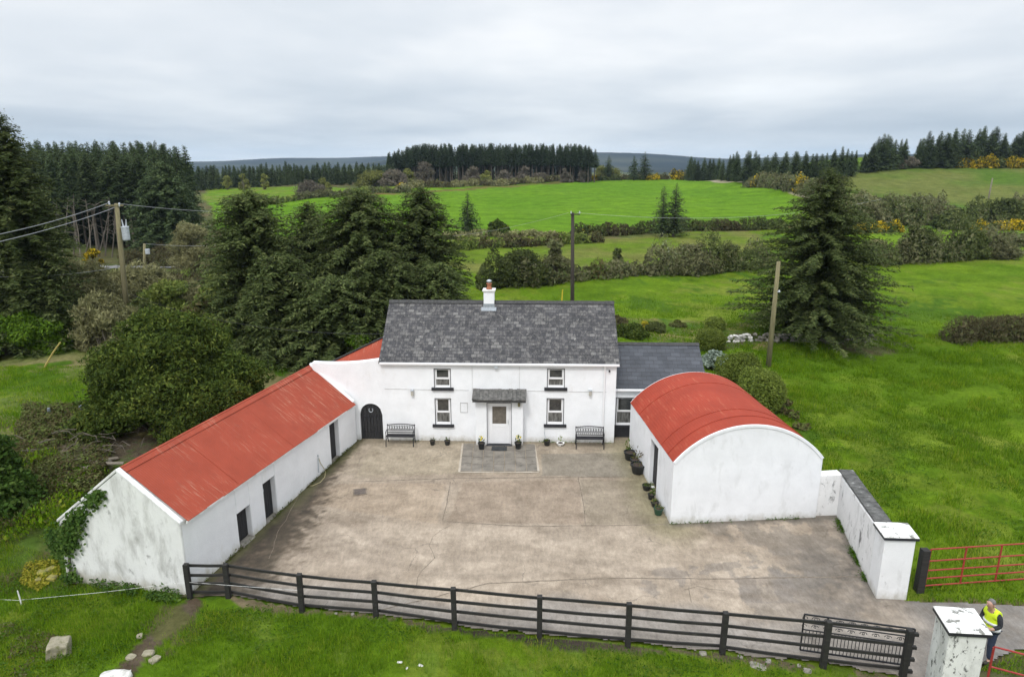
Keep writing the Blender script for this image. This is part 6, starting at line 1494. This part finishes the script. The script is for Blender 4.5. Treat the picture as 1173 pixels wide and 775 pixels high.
yf = [s for s in sp if s[1] < 118]; yk = [s for s in sp if s[1] >= 118]; print('spruces', len(yf), len(yk)); plant(pq, yf, 'bare trunked spruces along the front of the left plantation'); plant(pp, yk, 'spruces packed into the plantation at the left')
# middle distance wood beyond the field
pp = proto_set('forest_conifer', 'dark conifer in the distant wood between the two plantations', 'conifer', 14, M['spruce_far'], 4, 440, Rr=2.9, t0=.05, nb=80, step=.5, tw=1.1, thin=.28, power=.7, ragged=.3, droop=.1)
sp = []
for row, y in enumerate((262, 268, 275, 283)):
    x = gy(214, y).x; xr = gy(452, y).x
    while x < xr:
        u_ = pxy(x, y, 0)[0]; vt_ = 189 - 2 * (u_ > 330) + rr.uniform(-3, 3.5) + (3 - row) * 1.5; h = max(5, zat(x, y, vt_) - G(x, y)); sp.append((x, y + rr.uniform(-1.5, 1.5), h / 14, rr.uniform(.9, 1.3))); x += rr.uniform(1.7, 3.2)
print('forest', len(sp)); plant(pp, sp, 'dark conifers in the distant wood between the plantations')
# tree belt on the right
pp = proto_set('belt_conifer', 'dark bushy conifer in the belt of trees along the skyline on the right', 'belt conifer', 12, M['spruce_far'], 6, 460, Rr=3.6, t0=.03, nb=150, step=.38, tw=.8, thin=.24, power=.75, ragged=.6, droop=.15)
sp = []
prof = [(784, 177, 203), (800, 181, 204), (820, 179, 206), (850, 173, 209), (880, 176, 211), (905, 174, 212), (935, 172, 212), (960, 167, 206), (990, 170, 198), (1010, 152, 195), (1030, 160, 194), (1055, 152, 193), (1085, 147, 192), (1110, 150, 191), (1128, 143, 190), (1150, 150, 190), (1175, 147, 190), (1230, 146, 189)]
for (u0, t0_, b0_), (u1, t1_, b1_) in zip(prof[:-1], prof[1:]):
    n = max(2, int((u1 - u0) / 8.5))
    for k in range(n):
        for row in range(2):
            f = (k + rr.uniform(.1, .9)) / n; u = u0 + (u1 - u0) * f; vt_ = t0_ + (t1_ - t0_) * f + rr.uniform(-1, 7) - row * 1; vb_ = b0_ + (b1_ - b0_) * f
            b = gp(u, vb_); b = gy(u, min(b.y, 285) + row * 6 + rr.uniform(-1, 2)); h = max(5, zat(b.x, b.y, vt_) - b.z); sp.append((b.x, b.y, h / 12, rr.uniform(.75, 1.15) * (12 / h if h > 12 else 1) ** .35))
print('belt', len(sp)); plant(pp, sp, 'dark conifers in the skyline belt on the right')
# round grey and green willows at wood edges
def willow(label, u, v, w, vt_, mt, seed, group=None, n=14, per=14, size=.32):
    return big_bush('willow', label, 'willow', u, v, 0, w, vt_, M[mt], seed, n=n, per=per, size=size, thin=.25, vert=.35, lump=.3, group=group, stemmat=M['bark_pale'])
rr = random.Random(88)
for i, (u, w, vt_, mt) in enumerate([(486, 20, 184, 'willow_grey'), (468, 18, 190, 'willow'), (512, 16, 193, 'willow_grey'), (541, 20, 187, 'willow_grey'), (557, 14, 193, 'willow'), (580, 22, 192, 'willow_grey'), (599, 18, 189, 'willow_grey'), (618, 18, 191, 'willow_grey'), (648, 16, 190, 'willow_grey'), (667, 12, 190, 'willow_grey')]):
    willow('pale rounded willow in front of the dark pine trunks', u, 209, w, vt_, mt, 500 + i, 'pale willows in front of the pines')
willow('tall bare brownish willow at the left end of the pines', 487, 210, 26, 182, 'willow_grey', 520); willow('olive willow at the right end of the pine plantation', 694, 205, 30, 186, 'willow', 521)
willow('broad yellow green willow at the left end of the pine plantation', 428, 214, 34, 189, 'willow', 522, n=16); willow('bushy brown willow right of the broad yellow green one', 452, 213, 30, 187, 'willow_grey', 523)
for i, (u, v, w, vt_) in enumerate([(261, 217, 12, 199), (280, 217, 14, 197), (303, 217, 12, 197), (372, 217, 16, 202)]):
    willow('small yellow green tree at the edge of the distant wood', u, v, w, vt_, 'willow', 530 + i, 'small pale green trees by the distant wood')
willow('low brown bush in the upper field left of the pines', 360, 222, 36, 203, 'willow_grey', 540); 
for i, (u, v, w, vt_, mt, lb) in enumerate([(1015, 193, 36, 178, 'willow_grey', 'grey rounded bush below the skyline trees, left of the other'), (1040, 193, 26, 178, 'willow_grey', 'grey rounded bush below the skyline trees, right of the other'), (1117, 190, 30, 174, 'willow', 'lime green rounded tree among the gorse at top right')]):
    willow(lb, u, v, w, vt_, mt, 545 + i, n=14)
# pale leaning dead trees before the left plantation
for i, (u, v, du, vt_) in enumerate([(70, 276, 8, 226), (84, 278, 0, 222), (97, 280, 13, 232), (104, 279, -6, 228), (112, 280, 14, 234), (120, 281, 5, 226), (92, 276, -8, 236), (128, 280, 3, 236), (63, 275, 2, 232)]):
    b = gy(u, 104 + i % 3); tp = over(b, u + du, vt_); t = thing('dead_tree', 'pale leaning dead trunk at the front of the left plantation', 'dead tree', b, 0, 'pale dead trunks before the plantation')
    q = MB(); d = tp - b; q.tube([(0, 0, -.3), d * .5 + Vector((.2, 0, 0)), d], [.10, .07, .03], 6); q.build('trunk', M['bark_grey'] if i % 3 else M['bark_pale'], t)
    q = MB(); r3 = random.Random(i)
    for k in range(12): f = r3.uniform(.35, .98); a = r3.uniform(0, 6.28); p = d * f; L = r3.uniform(.5, 1.4); q.tube([p, p + Vector((math.cos(a) * L, math.sin(a) * L, r3.uniform(.1, .7)))], [.035, .012], 3)
    q.build('branches', M['bark_pale'], t)
# ================================================================== PERSON
def skin_body(name, joints, edges, radii, mat, parent, sub=2, root=0):
    me = bpy.data.meshes.new(name); me.from_pydata(joints, edges, []); o = bpy.data.objects.new(name, me); COL.objects.link(o); o.parent = parent
    me.materials.append(mat); s = o.modifiers.new('skin', 'SKIN'); s.use_smooth_shade = True
    for i, r in enumerate(radii): me.skin_vertices[0].data[i].radius = r if hasattr(r, '__len__') else (r, r)
    me.skin_vertices[0].data[root].use_root = True
    b = o.modifiers.new('sub', 'SUBSURF'); b.levels = sub; b.render_levels = sub; return o
pf = gp(1130, 757); pf = Vector((12.22, 15.0, G(12.22, 15.0) + .02))
per = thing('person', 'person in a yellow reflective vest and dark blue trousers looking down behind the gate pier', 'person', pf, R_(105))
# local: faces +y, x to the right hand side mirrored; facing away-left of the camera after rotation
M['skin_tone'] = plain('skin', (.42, .25, .18), .55, var=.08, bmp=0); M['denim'] = plain('denim', (.018, .028, .055), .85); M['jumper'] = plain('dark_jumper', (.02, .022, .028), .9); M['hivis'] = plain('reflective_yellow', (.62, .80, .02), .6, var=.06); M['tape'] = plain('reflective_tape', (.55, .57, .58), .35, var=.05); M['hair'] = plain('grey_hair', (.16, .155, .15), .8, var=.4, scale=60); M['shoe'] = plain('shoe', (.03, .025, .02), .7)
J = [(0, 0, .95), (0, -.01, 1.12), (0, .02, 1.32), (0, .06, 1.44), (0, .09, 1.52), (0, .15, 1.60), (0, .19, 1.70), (.0, .17, 1.765),
     (.19, .03, 1.40), (.25, .03, 1.17), (.17, .22, 1.07), (.10, .33, 1.12), (-.19, .03, 1.40), (-.25, .03, 1.17), (-.17, .22, 1.07), (-.10, .33, 1.12),
     (.10, 0, .88), (.115, .02, .50), (.12, -.02, .09), (.125, .12, .04), (-.10, 0, .88), (-.115, .05, .50), (-.13, .02, .09), (-.14, .15, .04)]
E_ = [(0, 1), (1, 2), (2, 3), (3, 4), (4, 5), (5, 6), (6, 7), (3, 8), (8, 9), (9, 10), (10, 11), (3, 12), (12, 13), (13, 14), (14, 15), (0, 16), (16, 17), (17, 18), (18, 19), (0, 20), (20, 21), (21, 22), (22, 23)]
Rd = [(.155, .11), (.15, .11), (.17, .12), (.11, .09), .058, (.075, .085), (.082, .095), (.06, .07), .066, .052, .042, .030, .066, .052, .042, .030, .092, .060, .040, .022, .092, .060, .040, .022]
skin_body('body', J, E_, Rd, M['skin_tone'], per)
# jumper and trousers as slightly larger shells
skin_body('jumper', [J[0], J[1], J[2], J[3], J[8], J[9], (.18, .19, 1.085), J[12], J[13], (-.18, .19, 1.085), (0, .085, 1.50)], [(0, 1), (1, 2), (2, 3), (3, 4), (4, 5), (5, 6), (3, 7), (7, 8), (8, 9), (3, 10)],
          [(.145, .10), (.145, .10), (.15, .11), (.11, .09), .075, .062, .050, .075, .062, .050, .060], M['jumper'], per)
skin_body('trousers', [(0, 0, .96), J[16], J[17], (.12, -.02, .12), J[20], J[21], (-.13, .02, .12)], [(0, 1), (1, 2), (2, 3), (0, 4), (4, 5), (5, 6)], [(.17, .125), .105, .082, .070, .105, .082, .070], M['denim'], per)
skin_body('vest', [(0, 0, .86), (0, -.01, 1.10), (0, .02, 1.32), (0, .055, 1.43), (.155, .04, 1.42), (-.155, .04, 1.42)], [(0, 1), (1, 2), (2, 3), (3, 4), (3, 5)], [(.215, .165), (.215, .17), (.225, .18), (.16, .145), (.10, .12), (.10, .12)], M['hivis'], per)
q = MB()
for zc in (1.0, 1.16):
    q.lathe([(.222, zc - .03), (.225, zc), (.222, zc + .03)], (0, 0, 0), 24)
for vv in q.v: vv.y *= .80
q.build('reflective_band', M['tape'], per, smooth=True)
hd = [(0, .165, 1.735), (0, .13, 1.70), (0, .11, 1.66)]
skin_body('hair', [(0, .20, 1.765), (0, .135, 1.755), (0, .095, 1.69)], [(0, 1), (1, 2)], [(.078, .07), (.096, .092), (.088, .078)], M['hair'], per)
for sx in (-1, 1):
    q = MB(); q.tube([(sx * .086, .165, 1.655), (sx * .097, .16, 1.68), (sx * .092, .15, 1.71)], [.012, .02, .014], 6); q.build('ear', M['skin_tone'], per, smooth=True)
    skin_body('shoe', [(sx * .125 - (.01 if sx < 0 else 0), -.05 + (.04 if sx < 0 else 0), .05), (sx * .13, .06 + (.04 if sx < 0 else 0), .045), (sx * .135, .17 + (.03 if sx < 0 else 0), .035)], [(0, 1), (1, 2)], [.05, .052, .04], M['shoe'], per)
    # hand: palm with four fingers and a thumb
    a = Vector((sx * .10, .33, 1.12)); jj = [tuple(a), tuple(a + Vector((-sx * .02, .045, .015)))]; ee = [(0, 1)]; rr_ = [.030, .032]
    for f in range(4):
        o_ = Vector((-sx * (.030 - .018 * f) * 1, .055, .028 - .004 * f)); k = len(jj); L = (.030, .034, .032, .026)[f]
        jj += [tuple(a + o_), tuple(a + o_ + Vector((-sx * .005, L, -.004))), tuple(a + o_ + Vector((-sx * .008, L * 1.6, -.022)))]; ee += [(1, k), (k, k + 1), (k + 1, k + 2)]; rr_ += [.0095, .0085, .007]
    k = len(jj); jj += [tuple(a + Vector((-sx * .045, .03, .03))), tuple(a + Vector((-sx * .052, .062, .035)))]; ee += [(1, k), (k, k + 1)]; rr_ += [.010, .008]
    skin_body('hand', jj, ee, rr_, M['skin_tone'], per, 1)
q = MB()
q.tube([(0, .262, 1.70), (0, .292, 1.675), (0, .268, 1.665)], [.008, .014, .010], 6); q.build('nose', M['skin_tone'], per, smooth=True)
ph = MB(); ph.box((0, .42, 1.15), (.075, .15, .01)); o = ph.build('phone', M['black_paint'], org=(0, 0, 0)); o.matrix_world = Matrix.Translation(pf) @ Matrix.Rotation(R_(105), 4, 'Z'); tag(o, 'dark phone held in both hands by the person in the yellow vest', 'phone')

# ================================================================== GRASS
def blades(name, label, pts, hgt, wid, mat, seed, lean=.5):
    rg = np.random.default_rng(seed); n = len(pts); P = np.column_stack([pts, zt(pts[:, 0], pts[:, 1])]); h = hgt * (.5 + rg.random(n)); a = rg.random(n) * 6.28
    d = np.column_stack([np.cos(a) * lean * rg.random(n), np.sin(a) * lean * rg.random(n), np.ones(n)]); d = unit(d); w = np.column_stack([-np.sin(a), np.cos(a), np.zeros(n)]) * wid
    A = np.empty((n, 3, 3), np.float32); A[:, 0] = P - w - [0, 0, .03]; A[:, 1] = P + w - [0, 0, .03]; A[:, 2] = P + d * h[:, None]
    o = raw_mesh(name, A.reshape(-1, 3), np.arange(n * 3).reshape(n, 3), mat, None, rnd=rg.random(n)); return tag(o, label, 'grass', kind='stuff')
def scatter(poly, n, seed, keepf=None):
    rg = np.random.default_rng(seed); xs = [p[0] for p in poly]; ys = [p[1] for p in poly]; p = np.column_stack([rg.uniform(min(xs), max(xs), n), rg.uniform(min(ys), max(ys), n)])
    k = inpoly(p[:, 0], p[:, 1], poly); k &= ~inpoly(p[:, 0], p[:, 1], YARD); p = p[k]
    if keepf is not None: p = p[keepf(p[:, 0], p[:, 1], rg)]
    return p
bld = [[FS.W(-.05, 0, 0), FS.W(SL, 0, 0), FS.W(SL, SW + .1, 0), FS.W(-.05, SW + .1, 0)], [FB.W(0, 0, 0), FB.W(BW, 0, 0), FB.W(BW, BL, 0), FB.W(0, BL, 0)], [FH.W(-3, 0, 0), FH.W(15.5, 0, 0), FH.W(15.5, HW, 0), FH.W(-3, HW, 0)]]
def outside(x, y):
    k = np.ones(x.shape, bool)
    for b in bld: k &= ~inpoly(x, y, [(p.x, p.y) for p in b])
    return k
def kf(x, y, rg):
    t = segdist(x, y, wp((222, 690), (205, 710), (170, 735), (150, 760), (140, 790))); c = vnoise(x, y, .9, 21); e = segdist(x, y, YARD[-10:])
    return outside(x, y) & (rg.random(len(x)) < np.clip((t - .2) * 1.6, 0.02, 1)) & (rg.random(len(x)) < .35 + 1.1 * c) & (rg.random(len(x)) < np.clip(e * 2.2, .12, 1)) & ~((y < 15.4) & (x > 10.9) & (rg.random(len(x)) < .75))
FG_ = wp((-60, 600), (75, 640), (230, 660), (240, 700)) + [(-6, 17.4), (0, 16.6), (8, 15.3), (10, 14.6), (10, 12.2), (-12, 12.2), (-20, 14)]
p = scatter(FG_, 330000, 600, kf); blades('grass', 'lush short green grass in front of the dark fence', p, .085, .007, M['grass_blade'], 601)
p2 = scatter(FG_, 60000, 602, lambda x, y, rg: kf(x, y, rg) & (vnoise(x, y, 1.4, 22) > .54)); blades('grass', 'taller tufts of grass scattered over the foreground bank', p2, .20, .010, M['grass_blade'], 603, 1.0)
hp_ = [p_ for p_ in [(-60, 540), (80, 600), (60, 430), (-60, 430)]]
p = scatter(wp((-60, 500), (90, 560), (120, 470), (110, 420), (-60, 420)), 80000, 604, lambda x, y, rg: outside(x, y)); blades('grass', 'rough grass on the little lawn left of the yew', p, .13, .014, M['grass_blade'], 605, .9)
p = scatter([(11.9, 22), (11.2, 17.45), (11.9, 17.4), (24, 17.2), (34, 30), (52, 56), (12, 56), (11.5, 30)], 420000, 606, lambda x, y, rg: outside(x, y) & (rg.random(len(x)) < .3 + 1.2 * vnoise(x, y, .5, 23)) & ((y > 17.6) | (x > 12)) & (rg.random(len(x)) < np.clip((58 - y) / 22, 0, 1)))
blades('grass', 'green pasture grass right of the boundary wall', p, .10, .013, M['field_blade'], 607, .8)
p = scatter([(11.9, 22), (11.4, 17.6), (24, 17.4), (34, 30), (44, 46), (12, 46)], 260000, 626, lambda x, y, rg: outside(x, y) & (y > 17.8) & (vnoise(x, y, .75, 27) > .56)); blades('grass', 'coarse darker tussocks of grass across the right hand pasture', p, .24, .014, M['grass_blade'], 627, 1.0)
p = scatter([(11.6, 17.3), (11.2, 17.45), (26, 18.6), (26, 17)], 9000, 612); blades('grass', 'rough verge grass beside the lane', p, .14, .012, M['grass_blade'], 613, .9)
p = scatter([(-12, 33), (12, 33), (24, 46), (38, 62), (-10, 62)], 240000, 608, lambda x, y, rg: outside(x, y) & (rg.random(len(x)) < (.2 + 1.2 * vnoise(x, y, .4, 24)) * np.clip((64 - y) / 22, 0, 1))); blades('grass', 'pasture grass behind the farmhouse', p, .12, .022, M['field_blade'], 609, .9)
p = scatter(wp((1060, 760), (1300, 790), (1300, 752), (1173, 750)) , 6000, 610); blades('grass', 'sparse grass by the bottom right gate', p, .10, .010, M['grass_blade'], 611, .8)

# low broad-leaved weeds: nettles and docks on the bank
def weeds(label, poly, n, size, mat, seed, thr, hh=.18):
    p = scatter(poly, n, seed, lambda x, y, rg: kf(x, y, rg) & (vnoise(x, y, .8, seed) > thr)); rg = np.random.default_rng(seed); m_ = len(p)
    P = np.column_stack([p, zt(p[:, 0], p[:, 1]) + rg.random(m_) * hh * (.3 + vnoise(p[:, 0], p[:, 1], 2.0, seed))]); nor = unit(rg.normal(size=(m_, 3)) * .5 + [0, 0, 1]); t = unit(np.cross(nor, rand_dir(m_, rg))); w_ = np.cross(nor, t); s = size * (.5 + rg.random(m_))
    o = cards('weeds', P, t * s[:, None], w_ * (s * .5)[:, None], mat, None, rg=rg); tag(o, label, 'weeds', kind='stuff')
def base_weeds(label, a, b, n, w, seed, mat='weed'):
    rg = np.random.default_rng(seed); f = rg.random(n); c = vnoise(f * (b - a).length, f * 0, 1.6, seed); k = rg.random(n) < np.clip((c - .38) * 3.2, .03, 1); f = f[k]; m_ = len(f)
    xy = np.column_stack([a.x + (b.x - a.x) * f, a.y + (b.y - a.y) * f]) + np.abs(rg.normal(size=(m_, 1))) * w * np.array([[(b.y - a.y), -(b.x - a.x)]]) / (b - a).length
    P = np.column_stack([xy, zt(xy[:, 0], xy[:, 1]) + .01 + np.abs(rg.normal(size=m_)) * .05]); nor = unit(rg.normal(size=(m_, 3)) * .5 + [0, 0, 1]); t = unit(np.cross(nor, rand_dir(m_, rg))); w_ = np.cross(nor, t); s = .03 * (.5 + rg.random(m_))
    tag(cards('weeds', P, t * s[:, None], w_ * (s * .5)[:, None], M[mat], None, rg=rg), label, 'weeds', kind='stuff')
base_weeds('weeds along the foot of the long shed wall', A_SH.copy(), B_SH.copy(), 2600, .07, 640, 'bramble')
base_weeds('weeds along the foot of the barn side wall', FB.W(0, BL, 0), FB.W(0, 0, 0), -1 + 1400, -.07, 641)
base_weeds('weeds along the foot of the barn gable', FB.W(0, 0, 0), FB.W(BW, 0, 0), 700, .05, 642)
base_weeds('weeds along the foot of the boundary wall', w1.copy(), w2.copy(), 1500, -.08 * -1, 643)
base_weeds('weeds along the foot of the farmhouse front', FH.W(0, 0, 0), FH.W(HS1, 0, 0), 500, .04, 644)
weeds('nettles and docks along the foot of the shed gable', wp((60, 640), (75, 615), (225, 668), (222, 700), (120, 680)), 26000, .05, M['ivy'], 620, .30, .28)
weeds('broad leaved weeds scattered in the foreground grass', FG_, 70000, .035, M['weed'], 621, .56, .14)
weeds('brown dead weeds on the bank at bottom left', wp((-60, 690), (120, 740), (160, 800), (-60, 800)), 16000, .04, M['bramble'], 622, .55, .12)
weeds('yellow mossy growth over the stones left of the gable', wp((22, 668), (30, 645), (66, 642), (72, 668), (50, 680)), 5000, .04, M['yellowmoss'], 624, .48, .10)
weeds('dead bracken and weeds over the rough ground left of the yew', wp((0, 560), (110, 575), (130, 520), (110, 470), (30, 470)), 80000, .06, M['bramble'], 625, .36, .6)
weeds('weeds in the pasture beside the boundary wall', [(11.9, 22), (11.4, 17.6), (22, 17.6), (30, 30), (12, 34)], 60000, .04, M['weed'], 623, .58, .12)
# ================================================================== SKY, LIGHT, AIR
w = bpy.data.worlds.new('World'); SC.world = w; w.use_nodes = True; nt = w.node_tree; bg = nt.nodes['Background']
SUN_EL, SUN_AZ = R_(52), R_(200)
sky = nt.nodes.new('ShaderNodeTexSky'); sky.sky_type = 'NISHITA'; sky.sun_disc = False; sky.sun_elevation = SUN_EL; sky.sun_rotation = SUN_AZ; sky.air_density = 1; sky.dust_density = 2
tc = nt.nodes.new('ShaderNodeTexCoord'); sp_ = nt.nodes.new('ShaderNodeSeparateXYZ'); nt.links.new(tc.outputs['Generated'], sp_.inputs[0])
def MT(op, a, b=None, c=None):
    n = nt.nodes.new('ShaderNodeMath'); n.operation = op
    for i, x in enumerate((a, b, c)):
        if x is None: continue
        if hasattr(x, 'links'): nt.links.new(x, n.inputs[i])
        else: n.inputs[i].default_value = x
    return n.outputs[0]
zz = MT('MAXIMUM', sp_.outputs[2], 0.0); den = MT('ADD', zz, .10)
cb = nt.nodes.new('ShaderNodeCombineXYZ'); nt.links.new(MT('DIVIDE', sp_.outputs[0], den), cb.inputs[0]); nt.links.new(MT('DIVIDE', sp_.outputs[1], den), cb.inputs[1])
n1_ = noise(nt, cb.outputs[0], .26, 5, .48, (1.0, .75, 1), .2); n2_ = noise(nt, cb.outputs[0], .8, 5, .5, (1, .8, 1), .2)
nn_ = MT('ADD', MT('MULTIPLY', n1_, .75), MT('MULTIPLY', n2_, .25))
cl = ramp(nt, nn_, [(.36, (.59, .655, .72)), (.47, (.76, .80, .845)), (.55, (.93, .945, .96)), (.64, (1.10, 1.10, 1.10))])
# bright strip low on the horizon, dull band above it, brighter overhead
el = ramp(nt, sp_.outputs[2], [(.0, (1.05, 1.06, 1.07)), (.014, (1.02, 1.04, 1.05)), (.040, (.74, .79, .84)), (.085, (.86, .89, .92)), (.15, (1.02, 1.02, 1.02))])
c_ = mix(nt, 1.0, cl, el, 'MULTIPLY')
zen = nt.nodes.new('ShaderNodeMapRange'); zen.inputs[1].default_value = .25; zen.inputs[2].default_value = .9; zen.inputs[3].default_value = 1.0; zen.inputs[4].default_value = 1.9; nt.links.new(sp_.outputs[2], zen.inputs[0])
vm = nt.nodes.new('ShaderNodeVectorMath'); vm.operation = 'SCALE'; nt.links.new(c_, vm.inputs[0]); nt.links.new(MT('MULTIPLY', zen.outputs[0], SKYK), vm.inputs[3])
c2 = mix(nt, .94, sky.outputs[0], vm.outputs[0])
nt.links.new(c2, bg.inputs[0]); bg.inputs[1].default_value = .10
L = bpy.data.lights.new('sun', 'SUN'); lo_ = bpy.data.objects.new('sun', L); COL.objects.link(lo_); L.energy = 1.5; L.angle = R_(12); L.color = (1, .98, .955)
az = R_(200)  # compass-like: from behind the camera, a little to the left
sd = Vector((math.sin(az) * math.cos(SUN_EL), math.cos(az) * math.cos(SUN_EL), math.sin(SUN_EL)))
lo_.rotation_euler = sd.to_track_quat('Z', 'Y').to_euler()
if HAZE:
    q = MB(); zl = float(Zf.min()) - 1; q.b2((-7800, -7800, zl), (7800, 7800, 130)); m, nt_, b_ = new_mat('haze_air'); nt_.nodes.remove(b_)
    pv_ = nt_.nodes.new('ShaderNodeVolumePrincipled'); pv_.inputs['Color'].default_value = (.62, .80, 1, 1); pv_.inputs['Density'].default_value = HAZE; nt_.links.new(pv_.outputs[0], nt_.nodes['Material Output'].inputs['Volume'])
    tag(q.build('haze', m), 'thin bluish haze over the distant hills', 'haze', kind='stuff')
SC.view_settings.view_transform = 'Standard'; SC.view_settings.look = 'None'; SC.view_settings.gamma = 1; SC.view_settings.exposure = EXPO; SC.view_settings.use_curve_mapping = False
SC.cycles.max_bounces = 6; SC.cycles.diffuse_bounces = 3; SC.cycles.glossy_bounces = 2; SC.cycles.transmission_bounces = 3; SC.cycles.volume_bounces = 0; SC.cycles.transparent_max_bounces = 6
SC.cycles.use_denoising = True; SC.cycles.use_adaptive_sampling = True; SC.cycles.adaptive_threshold = .02
